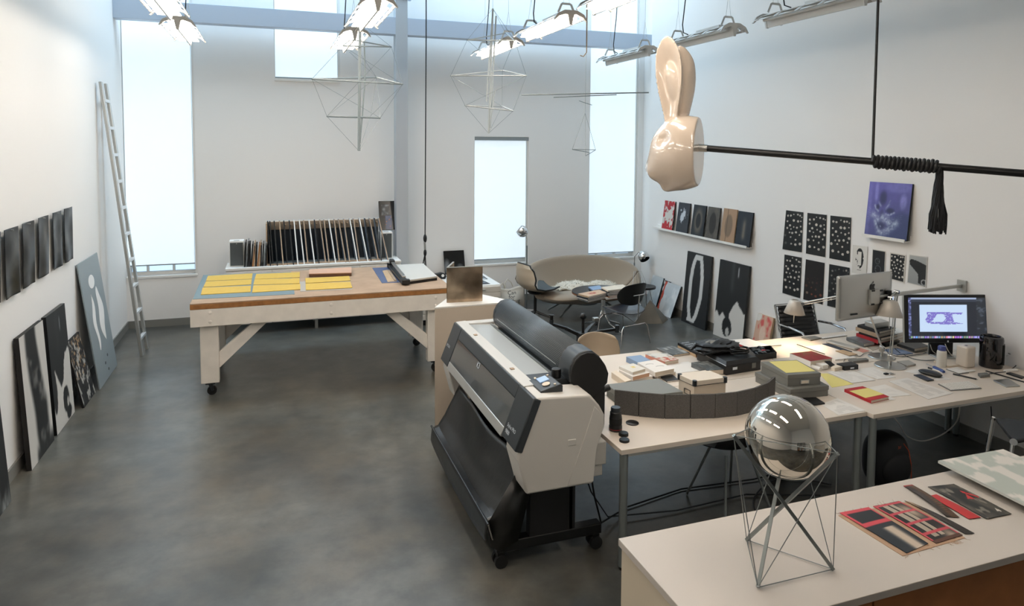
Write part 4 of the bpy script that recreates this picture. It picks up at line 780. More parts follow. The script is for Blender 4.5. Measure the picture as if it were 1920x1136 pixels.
# cat picture
zl = onX(1657, 446, WR-.09)[2]; ya = onX(1617, 437, WR-.09)[1]; yb = onX(1695, 450, WR-.09)[1]
ledge('short white ledge under the purple cat picture', ya+.01, yb, zl-.006, .09)
def f_cat(U, V):
    n_ = fnoise(U, V, 14, 4); c = mixc(hx('#3a4468'), hx('#6560ae'), np.clip(.25+.75*V-.35*(U-.3)+.25*(n_-.5), 0, 1)); c = mixc(c, hx('#34406a'), .7*sm(.4, .9, blobs(U, V, [(.85, .15, .4, .4, 1)])))
    hi = blobs(U, V, [(.2, .83, .045, .2, .75), (.84, .68, .075, .14, .8), (.05, .5, .05, .5, .35), (.72, .92, .3, .1, .4)])
    c = mixc(c, hx('#8f8fd4'), np.clip(hi*(.6+.7*n_), 0, 1)); dk = blobs(U, V, [(.37, .72, .09, .14, .8), (.26, .55, .045, .05, .8), (.56, .5, .1, .05, .85), (.37, .43, .05, .08, .5), (.37, .22, .12, .09, .8)]); c = mixc(c, hx('#2a2f52'), dk)
    wh = np.zeros(len(U))
    def stroke(pts, w, k=1.):
        nonlocal wh
        for (a, b_), (c_, d_) in zip(pts, pts[1:]):
            dx, dy = c_-a, d_-b_; t = np.clip(((U-a)*dx+(V-b_)*dy)/(dx*dx+dy*dy), 0, 1); wh = np.maximum(wh, k*np.exp(-(np.hypot(U-a-t*dx, V-b_-t*dy)/w)**2))
    stroke([(.19, .57), (.22, .51), (.28, .475)], .02, .8); stroke([(.47, .435), (.55, .415), (.66, .47)], .018, .85); stroke([(.28, .63), (.33, .57)], .02, .55); stroke([(.46, .53), (.52, .61)], .022, .55); stroke([(.5, .6), (.54, .68)], .014, .4)
    stroke([(.17, .40), (.24, .36), (.29, .32)], .07, .8); stroke([(.40, .36), (.48, .33), (.56, .29)], .075, .9); stroke([(.23, .3), (.27, .2), (.33, .12)], .04, .75); stroke([(.33, .11), (.42, .085), (.53, .14)], .055, .85); stroke([(.53, .14), (.64, .22), (.72, .29)], .07, .8); stroke([(.6, .35), (.72, .33)], .03, .35)
    for k in range(5): stroke([(.2, .37+.02*k), (.03, .35+.045*k)], .004, .45); stroke([(.58, .33+.012*k), (.85, .3+.035*k)], .004, .25)
    stroke([(.36, .21), (.38, .19)], .012, .6)
    return mixc(c, hx('#b4c0d6'), np.clip(wh*(.1+1.5*fnoise(U, V, 34, 9)), 0, 1)*.9)
yl = onX(1632.5, 340, WR-.02)[1]; yr = onX(1713.7, 344.5, WR-.02)[1]; yl2 = onX(1619.5, 434, WR-.075)[1]; yr2 = onX(1697, 448, WR-.075)[1]; zt = onX(1673, 342, WR-.02)[2]
board('cat_picture', 'framed purple picture of a snarling kitten on the short ledge', 'picture', (WR-.072, (yl+yl2)/2, zl-.004), (0, (yr+yr2-yl-yl2)/2, 0), (.05, 0, zt-zl), .02, 'blackm', f_cat, 90, 100)
# sheets pinned on the right wall
rgd = np.random.RandomState(12)
DOTS = [(.15, .86, .05), (.33, .86, .05), (.5, .93, .03), (.7, .91, .045), (.84, .9, .045), (.94, .88, .03), (.13, .73, .045), (.5, .75, .065), (.72, .74, .06), (.92, .77, .035), (.28, .65, .055), (.53, .62, .035), (.72, .6, .05), (.9, .65, .04), (.17, .55, .05), (.38, .56, .035), (.28, .44, .04), (.46, .46, .055), (.66, .46, .055), (.92, .53, .06), (.1, .36, .065), (.36, .35, .04), (.88, .42, .04), (.63, .3, .045), (.17, .18, .065), (.44, .17, .045), (.66, .16, .06), (.88, .22, .065)]
def f_dots(seed, bg, fgs, asp=2.0, fade=0, border=0.):
    rg_ = np.random.RandomState(seed)
    def f(U, V):
        c = flat(U, bg); c = mixc(c, hx('#24282a'), .5*sm(.5, .8, fnoise(U, V, 3, seed)))
        for (a, b_, r_) in DOTS:
            a, b_ = a+rg_.uniform(-.03, .03), b_+rg_.uniform(-.02, .02); k = sm(r_*1.1, r_*.85, np.hypot(U-a, (V-b_)*asp)); al = 1.
            if fade == 1: al = max(0., 1-b_*1.5)
            if fade == 2: al = .3 if (b_ < .45 and a < .3) or b_ < .12 else 1.
            if fade == 3: al = rg_.uniform(.25, 1)
            c = mixc(c, hx(fgs[rg_.randint(len(fgs))]), k*al)
            if seed != 5: c = mixc(c, hx('#b09a86'), sm(r_*.5, r_*.2, np.hypot(U-a, (V-b_)*asp))*al*.6)
        if border: e = (U < border) | (U > 1-border) | (V < border*.8) | (V > 1-border*.8); c[e] = hx('#d6d2ca')
        return c
    return f
wht = ['#d2ccc2', '#c9c3ba']; SX = WR-.006
SHEETS = [('black sheet with scattered white dots, upper left of the six on the right wall', (1474, 394), (1506, 398), (1467, 467), (1503, 473), f_dots(1, '#111415', wht, 2, 2)), ('black sheet with dense white dots, upper middle of the six on the right wall', (1514, 399), (1550, 403), (1511, 475), (1547, 482), f_dots(2, '#111314', wht)), ('black sheet with white dots, upper right of the six on the right wall', (1557, 404), (1596, 408), (1555, 484), (1593, 491), f_dots(3, '#111314', wht)),
          ('black sheet with white dots, lower left of the six on the right wall', (1471, 477), (1503, 483), (1467, 549), (1500, 559), f_dots(4, '#111314', wht)), ('black sheet with faint reddish dots, lower middle of the six on the right wall', (1511, 486), (1546, 493), (1506, 561), (1542, 571), f_dots(5, '#14100f', ['#8f4a38', '#a3563f', '#a88d78', '#b0404a'], 2, 1)), ('black sheet with dim grey dots half hidden by the silver monitor', (1555, 495), (1593, 502), (1551, 573), (1590, 583), f_dots(6, '#111314', ['#b5b0a8', '#8d8a85'], 2, 3)),
          ('small dotted print with white border beside the silver monitor', (1669, 473), (1698.5, 478), (1667, 523.5), (1695, 531), f_dots(7, '#0f1112', ['#dcd8d0'], 1.6, 0, .05))]
def f_ringfig(U, V):
    c = flat(U, '#d9d6cf'); r_ = np.maximum(np.abs(U-.5)/.27, np.abs(V-.55)/.36); k = (np.hypot((U-.5)/.27, (V-.55)/.36) < 1) & ~((np.abs(U-.5) < .12) & (np.abs(V-.55) < .24)); s = fnoise(U, V, 7, 6) > .42; c[k & s] = hx('#151617'); m_ = (np.abs(V-.14-.12*(U-.5)**2) < .012) & (np.abs(U-.5) < .15); c[m_] = hx('#222222'); return c
def f_bubbles(U, V):
    c = flat(U, '#141617'); n_ = fnoise(U, V, 20, 3)
    for a, b_, r_ in ((.42, .58, .17), (.48, .28, .22)): d = np.hypot(U-a, (V-b_)*1.6); c = mixc(c, hx('#9aa0a3'), np.exp(-((d-r_)/.02)**2)*.5+sm(.62, .8, n_)*(d < r_)*.7)
    e = (U < .04) | (U > .96) | (V > .975); c[e] = hx('#c9c5bd'); return c
def f_hood(U, V):
    c = mixc(hx('#8b8f90'), hx('#a9acab'), V); p_ = inpoly(U, V, [(.05, .78), (.12, .86), (.5, .82), (.97, .72), (.95, .02), (.58, .08), (.56, .38), (.32, .52), (.08, .66)]); c[p_] = hx('#1c1e1f'); w_ = p_ & (np.abs(np.hypot(U-.88, (V-.14)*1.5)-.13) < .03); c[w_] = hx('#8e9192'); e = (U < .03) | (U > .97) | (V < .025) | (V > .98); c[e] = hx('#cfccc6'); return c
SHEETS += [('small white sheet with a black ring shape beside the dotted sheets', (1599, 459), (1627, 462.5), (1597, 511), (1624, 516), f_ringfig), ('small black sheet with two pale bubbles above the silver monitor', (1636, 467), (1660.5, 471), (1634, 516), (1658, 522), f_bubbles), ('small grey print of a dark hooded shape, nearest on the right wall', (1705, 477), (1739, 482), (1700.5, 530), (1736, 539), f_hood)]
for lab, tl, tr_, bl, br, fn in SHEETS:
    small_ = 'small' in lab
    o = tag(quadprint('pinned_print', [onX(*bl, SX), onX(*br, SX), onX(*tr_, SX), onX(*tl, SX)], fn, 46, 80 if not small_ else 64, solid=.001), lab, 'print', 'prints pinned on the right wall')
# ================================================================== large format printer
PN, PF = 3.55, 5.33
pr_ = thing('large_format_printer', 'grey and black large format printer on a wheeled stand with paper basket', 'printer', (1.58, 4.4, 0))
def ext(pts, y0, y1): return G().prism([(x, y0, z) for x, z in pts], (0, y1-y0, 0))
endp = [(1.347, .527), (1.766, .527), (1.785, .741), (1.835, .855), (1.834, .93), (1.80, .99), (1.74, 1.06), (1.415, 1.078), (1.398, 1.07), (1.30, .80), (1.293, .732)]
obj('end_housing', ext(endp, PN, PN+.21), 'printerbody', pr_, bevel=.012, seg=3)
obj('end_housing', ext(endp, PF-.19, PF), 'printerbody', pr_, bevel=.012, seg=3)
obj('rear_body', ext([(1.46, .62), (1.76, .6), (1.785, .741), (1.86, .87), (1.86, 1.0), (1.72, 1.04), (1.60, 1.03), (1.55, .9)], PN+.2, PF-.18), 'printerbody', pr_)
obj('seam_panel', G().prism([(1.60, PN-.003, .54), (1.765, PN-.003, .54), (1.783, PN-.003, .741), (1.832, PN-.003, .87), (1.80, PN-.003, .955), (1.765, PN-.003, .99), (1.70, PN-.003, .80)], (0, .02, 0)), 'printerbody', pr_, bevel=.002)
obj('side_latch', G().box(1.60, 1.65, PN-.003, PN+.01, .775, .812), 'printerbody', pr_, bevel=.003)
# front dark shroud: end pieces, smoked window, silver strip
sh = lambda a: (1.398+(1.285-1.398)*a, 1.078+(.79-1.078)*a)     # down the front slope
nf = unit(A(-.288, 0, .113)); 
def frontslab(a0, a1, y0, y1, off, t): 
    p, q = sh(a0), sh(a1); n_ = A(nf[0], 0, nf[2]); P = A(p[0], y0, p[1])+n_*off; Q = A(q[0], y0, q[1])+n_*off
    return G().prism([P, Q, Q-n_*t, P-n_*t], (0, y1-y0, 0))
obj('shroud_end', frontslab(0, 1.02, PN-.005, PN+.24, .012, .05), 'dark', pr_, bevel=.008); obj('shroud_end', frontslab(0, 1.02, PF-.22, PF+.004, .012, .05), 'dark', pr_, bevel=.008)
obj('front_cover', frontslab(0, .28, PN+.24, PF-.22, .01, .045), 'dark', pr_, bevel=.006); obj('front_window', frontslab(.28, .86, PN+.242, PF-.222, .008, .02), 'clear', pr_); obj('silver_strip', frontslab(.86, 1.05, PN+.242, PF-.222, .012, .04), 'alupaint', pr_, bevel=.004)
obj('underside_panel', G().prism([(1.30, PN+.2, .79), (1.45, PN+.2, .56), (1.50, PN+.2, .56), (1.50, PN+.2, .85)], (0, PF-PN-.4, 0)), 'black', pr_)
for yy in (PF-.33, PF-.5): obj('screw', G().cyl((1.34, yy, .72), (1.325, yy, .71), .009, n=10), 'alu', pr_)
# lower front panel of the near end housing
obj('front_lip', G().prism([(1.292, PN+.004, .735), (1.347, PN+.004, .535), (1.35, PN+.004, .55), (1.30, PN+.004, .745)], (0, .2, 0)), 'printerbody', pr_, bevel=.003)
n_ = A(nf[0], 0, nf[2]); up_ = unit(A(sh(0)[0]-sh(1)[0], 0, sh(0)[1]-sh(1)[1]))
text('front_badge', 'K3', .055, A(sh(.42)[0], PF-.78, sh(.42)[1])+n_*.0095, (0, -1, 0), up_, 'tape', pr_)
text('maker_name', 'EPSON', .03, A(sh(.62)[0], PF-.03, sh(.62)[1])+n_*.0135, (0, -1, 0), up_, 'tape', pr_)
text('model_name', 'Stylus PRO', .03, A(sh(.78)[0], PN+.2, sh(.78)[1])+n_*.0135, (0, -1, 0), up_, 'tape', pr_)
text('model_name', '9800', .032, A(sh(.9)[0], PN+.2, sh(.9)[1])+n_*.0135, (0, -1, 0), up_, 'tape', pr_)
# top: light deck, platen, rails and the curved cover
obj('top_deck', G().prism([(1.398, PN+.2, 1.065), (1.398, PN+.2, 1.082), (1.48, PN+.2, 1.086), (1.48, PN+.2, 1.03)], (0, PF-PN-.2, 0)), 'printertop', pr_, bevel=.004)
obj('deck_end', G().box(1.45, 1.72, PF-.09, PF-.002, 1.03, 1.083), 'printertop', pr_, bevel=.004)
obj('platen', G().prism([(1.48, 3.94, 1.08), (1.655, 3.94, 1.066), (1.655, 3.94, 1.03), (1.48, 3.94, 1.03)], (0, 1.28, 0)), 'platen', pr_)
obj('carriage_slot', G().box(1.655, 1.8, 3.85, 5.25, 1.03, 1.045), 'blackm', pr_); obj('metal_rail', G().box(1.658, 1.672, 3.94, 5.23, 1.045, 1.072), 'alu', pr_); obj('guide_rail', G().box(1.70, 1.715, 3.9, 5.23, 1.045, 1.075), 'dark', pr_)
for yy in (PF-.45, PN+.5): obj('deck_button', G().box(1.425, 1.45, yy, yy+.03, 1.084, 1.089), 'kraft', pr_)
cv = [(1.70, 1.075), (1.692, 1.12), (1.70, 1.17), (1.722, 1.213), (1.755, 1.242), (1.80, 1.254), (1.845, 1.248), (1.89, 1.212), (1.928, 1.16), (1.948, 1.11), (1.94, 1.05), (1.86, .98)]
inn = [(x+(1.74-x)*.1, z-.012) for x, z in cv]
def coverseg(y0, y1, s=1.): c0 = (1.82, 1.1); q = [(c0[0]+(x-c0[0])*s, c0[1]+(z-c0[1])*s) for x, z in cv]; return q
gq = G(); q = coverseg(0, 0); qq = []
for i_ in range(len(q)-1):
    a0_, a1_, a2_, a3_ = [np.array(q[min(max(k_, 0), len(q)-1)]) for k_ in (i_-1, i_, i_+1, i_+2)]
    for t_ in np.linspace(0, 1, 5, endpoint=False): qq.append(tuple(.5*(2*a1_+(a2_-a0_)*t_+(2*a0_-5*a1_+4*a2_-a3_)*t_**2+(3*a1_-a0_-3*a2_+a3_)*t_**3)))
q = qq+[q[-1]]
for (a, b_) in zip(q, q[1:]): gq.quad((a[0], 5.25, a[1]), (a[0], 3.9, a[1]), (b_[0], 3.9, b_[1]), (b_[0], 5.25, b_[1]))
M['cover'] = mat('smoked_blue_grey_cover', '#3d464d', .34); obj('roll_cover', gq, 'cover', pr_, solid=.006)
for y0, y1 in ((3.74, 3.91), (5.2, 5.26)): obj('cover_end', ext(coverseg(0, 0, 1.04), y0, y1), 'dark', pr_, bevel=.012, seg=3)
obj('cover_side', ext([(x, z) for x, z in coverseg(0, 0, .99)]+[(1.80, .96)], 3.725, 3.745), 'blackm', pr_, bevel=.004)
obj('scale_marks', G().add([], []) if False else G().box(1.6885, 1.692, 3.95, 5.15, 1.125, 1.1265), 'tape', pr_)
# control panel
cpz = 1.075
obj('control_base', G().prism([(1.48, 3.80, 1.03), (1.72, 3.80, 1.03), (1.72, 3.80, 1.08), (1.48, 3.80, 1.083)], (0, .14, 0)), 'dark', pr_, bevel=.003)
cpn = G().prism([(1.46, 3.63, 1.07), (1.60, 3.63, 1.06), (1.60, 3.63, 1.105), (1.585, 3.63, 1.115), (1.46, 3.63, 1.085)], (0, .2, 0)); cp = obj('control_panel', cpn, 'dark', pr_, bevel=.004)
sl = unit(A(.125, 0, .03)); nn = unit(np.cross((0, -1, 0), sl)); nn = nn if nn[2] > 0 else -nn
ctr = lambda a, y: A(1.46, y, 1.0855)+sl*a+nn*.002
def plate_(c, hx_, hy, t, m, nm): return obj(nm, G().obox(c, sl*hx_, A(0, hy, 0), nn*t), m, cp)
plate_(ctr(.07, 3.77), .03, .034, .003, mat('lit_lcd', '#8ea6c4', .2, emit='#9fb6d6', es=.35), 'display_screen')
obj('button_pad', G().cyl(ctr(.06, 3.69), ctr(.06, 3.69)+nn*.004, .024, n=18), 'cream', cp); plate_(ctr(.115, 3.80), .006, .006, .004, 'cream', 'button'); plate_(ctr(.04, 3.817), .005, .01, .004, 'cream', 'button'); plate_(ctr(.1, 3.65), .006, .006, .004, 'cream', 'button')
obj('loose_roll_core', G().cyl((1.648, 3.845, 1.08), (1.648, 3.845, 1.135), .03, n=20), 'black', pr_, bevel=.004)
# rear paper bin and ink bay bits
obj('spindle_knob', G().cyl((1.93, 3.76, 1.0), (1.97, 3.76, 1.01), .02, n=12), 'black', pr_); obj('rear_bracket', G().box(1.84, 1.93, 3.73, 3.9, .78, 1.03), 'blackm', pr_, bevel=.01)
obj('waste_tank', G().box(1.79, 1.88, PN+.06, PN+.2, .60, .74), 'printerbody', pr_, bevel=.006); obj('tank_bracket', G().box(1.79, 1.86, PN+.07, PN+.19, .53, .60), 'printerbody', pr_, bevel=.004)
# stand
for yy in (3.77, 5.03):
    obj('stand_foot', G().box(1.235, 1.92, yy-.035, yy+.035, .095, .16), 'black', pr_, bevel=.006)
    obj('stand_leg', G().box(1.44, 1.74, yy-.03, yy+.03, .15, .55), 'blackm', pr_, bevel=.004)
    for cx_ in (1.262, 1.885):
        w_ = obj('caster', G().box(cx_-.022, cx_+.022, yy-.03, yy+.03, .055, .1), 'black', pr_)
        for dy in (-.026, .026): obj('wheel', G().cyl((cx_, yy+dy-.012, .04), (cx_, yy+dy+.012, .04), .04, n=18), 'rubber', w_)
obj('stand_beam', G().box(1.55, 1.62, 3.77, 5.03, .2, .28), 'black', pr_); obj('rear_skirt', G().box(1.70, 1.72, 3.74, 5.05, .16, .56), 'blackm', pr_)
# fabric basket: hangs from under the front down to a bar in front
def basket(u, v):
    y = 3.72+1.42*u; sag = .03*math.sin(math.pi*u)
    K = [(1.37, .62), (1.33, .52), (1.27, .40), (1.215, .325), (1.175, .315), (1.165, .30)]; t = v*(len(K)-1); i = min(int(t), len(K)-2); w_ = t-i; x = K[i][0]*(1-w_)+K[i+1][0]*w_; z = K[i][1]*(1-w_)+K[i+1][1]*w_
    return (x+.015*math.sin(9*u+4*v)*(1-v), y+.0, z-sag*math.sin(math.pi*v)+.01*math.sin(13*u+2*v)*(1-v))
M['fabric'] = mat('shiny_black_fabric', '#141413', .32, bump=.15, bscale=14); obj('paper_basket', G().grid(basket, 40, 20), 'fabric', pr_, solid=.003)
obj('basket_valance', G().grid(lambda u, v: (1.165-.01*v, 3.70+1.46*u, .31-(.10+.05*math.sin(math.pi*u)**.5)*v), 30, 4), 'fabric', pr_, solid=.003); obj('basket_bar', G().cyl((1.165, 3.69, .31), (1.165, 5.18, .31), .008, n=8), 'black', pr_)
obj('basket_side', G().add([(1.17, 3.72, .30), (1.37, 3.72, .62), (1.45, 3.72, .5), (1.36, 3.72, .16), (1.24, 3.72, .12), (1.19, 3.72, .16)], [(0, 1, 2, 3, 4, 5)]), 'fabric', pr_, solid=.003)
for yy in (3.69, 5.18): obj('basket_strut', G().tube([(1.165, yy, .31), (1.20, yy+.03*(1 if yy < 4 else -1), .2), (1.27, yy+.08*(1 if yy < 4 else -1), .14)], .005, 6), 'alu', pr_)
tag(obj('printer_cable', G().tube([(1.83, 3.75, .56), (1.9, 3.8, .3), (2.0, 3.9, .06), (2.3, 4.1, .012), (2.8, 4.2, .01), (3.4, 4.15, .012), (3.9, 4.2, .01)], .006, 6), 'cord'), 'black cable running from the printer across the floor under the desk', 'cable')
tag(obj('printer_cable', G().tube([(1.84, 3.95, .55), (1.95, 3.95, .25), (2.1, 4.0, .03), (2.6, 3.95, .012), (3.2, 3.98, .012), (3.7, 3.8, .01)], .005, 6), 'cord'), 'thinner black cable looping from the printer under the desk', 'cable')

# ================================================================== near cabinet, chrome sphere sculpture, samples
NZ = .9; q0 = onZ(1160, 1010, NZ); NX0, NY1, NY0, NX1 = q0[0], q0[1]+.003, 1.82, 4.1
nc = thing('storage_cabinet', 'long white topped storage cabinet in the near right corner', 'cabinet', (2.7, 2.1, 0))
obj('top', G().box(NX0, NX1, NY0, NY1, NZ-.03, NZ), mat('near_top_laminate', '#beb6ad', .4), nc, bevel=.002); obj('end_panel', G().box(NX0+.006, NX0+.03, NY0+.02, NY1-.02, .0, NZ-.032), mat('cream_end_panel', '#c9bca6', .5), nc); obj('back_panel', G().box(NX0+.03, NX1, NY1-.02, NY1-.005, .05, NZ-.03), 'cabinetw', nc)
obj('kick_board', G().box(NX0+.03, NX1, NY0+.08, NY0+.1, 0, .06), 'blackm', nc); obj('bottom_shelf', G().box(NX0+.03, NX1, NY0+.03, NY1-.02, .06, .08), 'brownpaper', nc)
for k, (a, b_) in enumerate(((NX0+.03, 2.05), (2.055, 2.9), (2.905, NX1))): obj('fibreboard_front', G().box(a+.002, b_-.002, NY0+.02, NY0+.035, .08, NZ-.035), 'brownpaper', nc, bevel=.001)
ss = thing('sphere_sculpture', 'mirror polished sphere resting on crossed grey struts and wires on the near cabinet', 'sculpture', (1.83, 2.08, NZ))
SR = .1535; sc_ = None
Bn = [onZ(1400, 1012, NZ+.006), onZ(1421, 1101, NZ+.006), onZ(1562, 1067, NZ+.006)]
UZ = 1.45; Un = [onZ(1570.5, 850, UZ), None, onZ(1375.5, 816, UZ)]
cen = (Bn[0]+Bn[1]+Bn[2])/3
d_ = ray(1476.5, 818); tt = np.dot(A(cen[0], cen[1], 0)-A(0, 0, 0), A(d_[0], d_[1], 0))/np.dot(A(d_[0], d_[1], 0), A(d_[0], d_[1], 0)); SCN = EYE+d_*tt
Un[1] = A(*(2*np.array([SCN[0], SCN[1]])-((Un[0]+Un[2])/2)[:2]), 0)*A(1, 1, 0)+A(0, 0, UZ+.01); mid = (Un[0]+Un[2])/2; Un[1] = A(SCN[0]+unit(SCN-mid)[0]*.26, SCN[1]+unit(SCN-mid)[1]*.26, UZ-.02)
obj('sphere', G().ell(SCN, (SR, SR, SR), 96, 64), 'mirror', ss)
for i, j in ((0, 0), (1, 1), (2, 2)): obj('strut', G().bar(Bn[i], Un[j], .012, .012), 'greymetal', ss)
gw = G()
for i in range(3):
    gw.tube([Bn[i], Bn[(i+1) % 3]], .0018, 5); gw.tube([Un[i], Un[(i+1) % 3]] if False else [Un[i], (Un[i]+Un[(i+1) % 3])/2+unit(((Un[i]+Un[(i+1) % 3])/2-SCN)*A(1, 1, 0))*max(0, .0)+0, Un[(i+1) % 3]], .0018, 5)
wires = [(Bn[0], Un[2]), (Bn[1], Un[2]), (Bn[2], Un[0]), (Bn[0], Un[1]), (Bn[1], Un[0]), (Bn[2], Un[1])]
for a, b_ in wires: gw.tube([a, b_], .0018, 5)
obj('wires', gw, 'greymetal', ss)
# cradle ring below the sphere
obj('node_ring', G().tube([SCN+A(.085*math.cos(2*math.pi*k/32), .085*math.sin(2*math.pi*k/32), -math.sqrt(SR**2-.085**2)-.002) for k in range(32)], .0016, 5, closed=True), 'greymetal', ss)
# textile samples
K8 = lambda u, v: (1440+u/2.869, 740+v/2.869)
def sample(name, label, q, fn, nx, ny, curl=0.):
    # q: far left, far right, near right, near left
    P = [onZ(*K8(*p), NZ+.004) for p in q]
    o = tag(quadprint(name, [P[3], P[2], P[1], P[0]], fn, nx, ny, solid=.002), label, 'textile', 'textile samples on the near cabinet')
    if curl:
        me = o.data; 
        for i, vv in enumerate(me.vertices):
            s_, t_ = (i % (nx+1))/nx, (i//(nx+1))/ny; vv.co.z += curl*math.sin(math.pi*t_)*(.5+.5*math.sin(3*s_))
    return o
Pu = [onZ(*K8(*p), NZ+.001) for p in ((378, 650), (760, 575), (1060, 770), (725, 868))]; tag(obj('textile_sample', G().prism([A(p[0], p[1], NZ) for p in Pu], (0, 0, .002)), mat('raw_linen', '#a98a70', .9, bump=.2, bscale=300), bevel=0), 'frayed tan backing cloth under the two red bordered samples', 'textile', 'textile samples on the near cabinet')
gfr = G(); rgf = np.random.RandomState(6)
for (a_, b_) in ((Pu[0], Pu[1]), (Pu[2], Pu[3])):
    for k in range(26): f1 = rgf.rand(); p = a_*(1-f1)+b_*f1; d_2 = unit(p-sum(Pu)/4); gfr.tube([p, p+d_2*rgf.uniform(.01, .03)+A(rgf.randn()*.008, rgf.randn()*.008, .002)], .0006, 3)
fro = [x for x in scene.objects if x.get('label', '').startswith('frayed tan')][0]; fq = obj('fringe', gfr, MATS['raw_linen'], fro); fq['kind'] = 'stuff'
def f_s1(U, V):
    c = flat(U, '#b8404a'); a = (U > .08) & (U < .95) & (V > .66) & (V < .93); c[a] = hx('#141a1f'); b_ = (V < .6); c[b_] = hx('#161d24'); w_ = b_ & (V < .5); k = np.exp(-((U-.62)/.22)**2); c[w_] = mixc(hx('#161d24'), hx('#c9b6a2'), sm(.1, .9, k)*.9)[w_]; return c
sample('textile_sample', 'fringed dark red and black woven sample nearest the sphere', [(385, 635), (540, 605), (862, 800), (745, 852)], f_s1, 30, 50, .004)
def f_s2(U, V):
    c = flat(U, '#191817'); st = (U > .2) & (U < .62) & ((U*24 % 1) < .35) & (V > .1); gr = np.exp(-((U-.75)/.2)**2)*(.5+.5*np.cos(V*9)); c = mixc(c, hx('#c7b29c'), np.clip(gr*.8, 0, 1)); c[st] = hx('#d6c7b2'); r_ = (U < .05) | (U > .95) | (np.abs(V-.97) < .03) | (np.abs(V-.72) < .025) | (np.abs(V-.45) < .02) | (np.abs(V-.2) < .02); c[r_] = hx('#b0404a'); e = V < .06; c[e] = hx('#4a2c1e'); return c
sample('textile_sample', 'red bordered woven sample with cream stripes, second from the sphere', [(565, 600), (705, 572), (1048, 755), (905, 800)], f_s2, 44, 60, .006)
sample('textile_sample', 'narrow dark brown strip lying along the striped woven sample', [(735, 570), (775, 580), (1110, 745), (1060, 748)], lambda U, V: mixc(hx('#231d18'), hx('#8e7a66'), sm(.6, .95, V)), 10, 50, .01)
sample('textile_sample', 'curved brown ribbed strip with red tip', [(728, 490), (775, 484), (1030, 660), (960, 655)], lambda U, V: np.where((V > .95)[:, None], hx('#8e2a22'), mixc(hx('#2b211a'), hx('#6a4a32'), (np.sin(V*130)*.5+.5)*sm(.2, .5, U))), 12, 60, .018)
sample('textile_sample', 'plain bright red strip beside the black collage', [(865, 545), (905, 536), (1145, 660), (1080, 668)], lambda U, V: flat(U, '#a82a2c'), 6, 20, .006)
def f_s6(U, V):
    c = mixc(hx('#1d1e1d'), hx('#4a463f'), sm(.3, .7, fnoise(U, V, 3, 5))); c = mixc(c, hx('#8c857a'), sm(.62, .7, fnoise(U, V, 5, 15))*.7); t1 = inpoly(U, V, [(.5, .52), (.72, .66), (.7, .48)]); t2 = inpoly(U, V, [(.74, .78), (.98, .55), (.92, .5), (.7, .7)]); c[t1 | t2] = hx('#b02a2c'); w_ = inpoly(U, V, [(.72, .12), (.8, .2), (.86, .08)]); c[w_] = hx('#c9c2b6'); return c
sample('textile_sample', 'black and grey angular collage sample with red triangles', [(860, 495), (1000, 480), (1310, 640), (1175, 668)], f_s6, 40, 50, .004)
# frosted board on the near cabinet
q = [K8(915, 355), K8(1265, 293), K8(1500, 400), K8(1500, 640)]; P = quadpx(q, NZ+.055)
fbo = thing('frosted_board', 'pale grey board with cloudy white patches overhanging the near cabinet', 'board', (float(P[0][0])+.3, float(P[0][1])-.2, NZ))
W0 = onZ(*K8(915, 355), NZ+.05); W1 = onZ(*K8(1265, 293), NZ+.05); ud = W1-W0; vd = onZ(*K8(1377, 585), NZ+.05)-W0; vd = unit(vd)*.62; W2 = W1+vd; W3 = W0+vd
obj('panel', G().prism([W0, W1, W2, W3], (0, 0, -.012)), 'frost', fbo)
printon(fbo, [W3, W2, W1, W0], NZ+.05, lambda U, V: mixc(hx('#aab0a8'), hx('#cfcac2'), sm(.5, .56, fnoise(U*1.3, V*1.2, 5, 33))), 40, 40, 'cloudy_print')
obj('spacer', G().prism([W0+(W2-W0)*.12, W0+(W2-W0)*.12+ud*.6, W0+(W2-W0)*.7+ud*.2, W0+(W2-W0)*.7-ud*.2], (0, 0, -.012)) if False else G().box(float(W0[0])+.12, float(W0[0])+.5, float(W0[1])-.34, float(W0[1])-.1, NZ, NZ+.038), 'greyboard', fbo)

# ================================================================== rabbit head on a pole, rope and tassel
R0 = dep(1311, 277, 5.2); R1 = dep(1980, 330, 4.26)
rd = unit(R1-R0); fr_ = -rd; fr_h = unit(A(fr_[0], fr_[1], 0)); sd_ = np.cross((0, 0, 1), fr_h)   # sd_: rabbit's left
rb = thing('rabbit_head', 'glossy blush ceramic rabbit head with tall ears fixed to the black pole', 'sculpture', tuple(R0))
L2 = lambda x, y, z: R0+fr_h*x+sd_*y+A(0, 0, z)
g = G(); gg = G().ell((0, 0, 0), (1, 1, 1), 72, 48); V = np.array(gg.v)
x, y, z = V[:, 0], V[:, 1], V[:, 2]
hz = np.where(z > 0, .265, .31); wx = np.where(x > 0, .255-.02*z, .36)
P = np.column_stack([x*wx*(1-.12*np.clip(-z, 0, 1)**2)+.12+.05*np.clip(-z, 0, 1), y*.235*(1-.12*np.clip(z, -1, 1))*(1-.1*np.clip(x, 0, 1)), z*hz-.02])
def dent(P, c, r, amt):
    d = np.linalg.norm((P-A(*c))/A(*r), axis=1); n_ = P-A(.13, 0, -.02); n_ /= np.linalg.norm(n_, axis=1)[:, None]; return P+n_*(amt*np.exp(-d*d*1.5))[:, None]
for s in (-1, 1):
    P = dent(P, (.27, s*.19, .085), (.085, .09, .075), -.05); P = dent(P, (.275, s*.175, .09), (.04, .06, .04), .085)
    P = dent(P, (.34, s*.09, -.19), (.11, .09, .09), .032); P = dent(P, (.24, s*.07, -.32), (.07, .06, .05), .03)
P = dent(P, (.42, 0, -.16), (.09, .06, .08), .04); P = dent(P, (.31, 0, -.3), (.05, .2, .04), -.02)
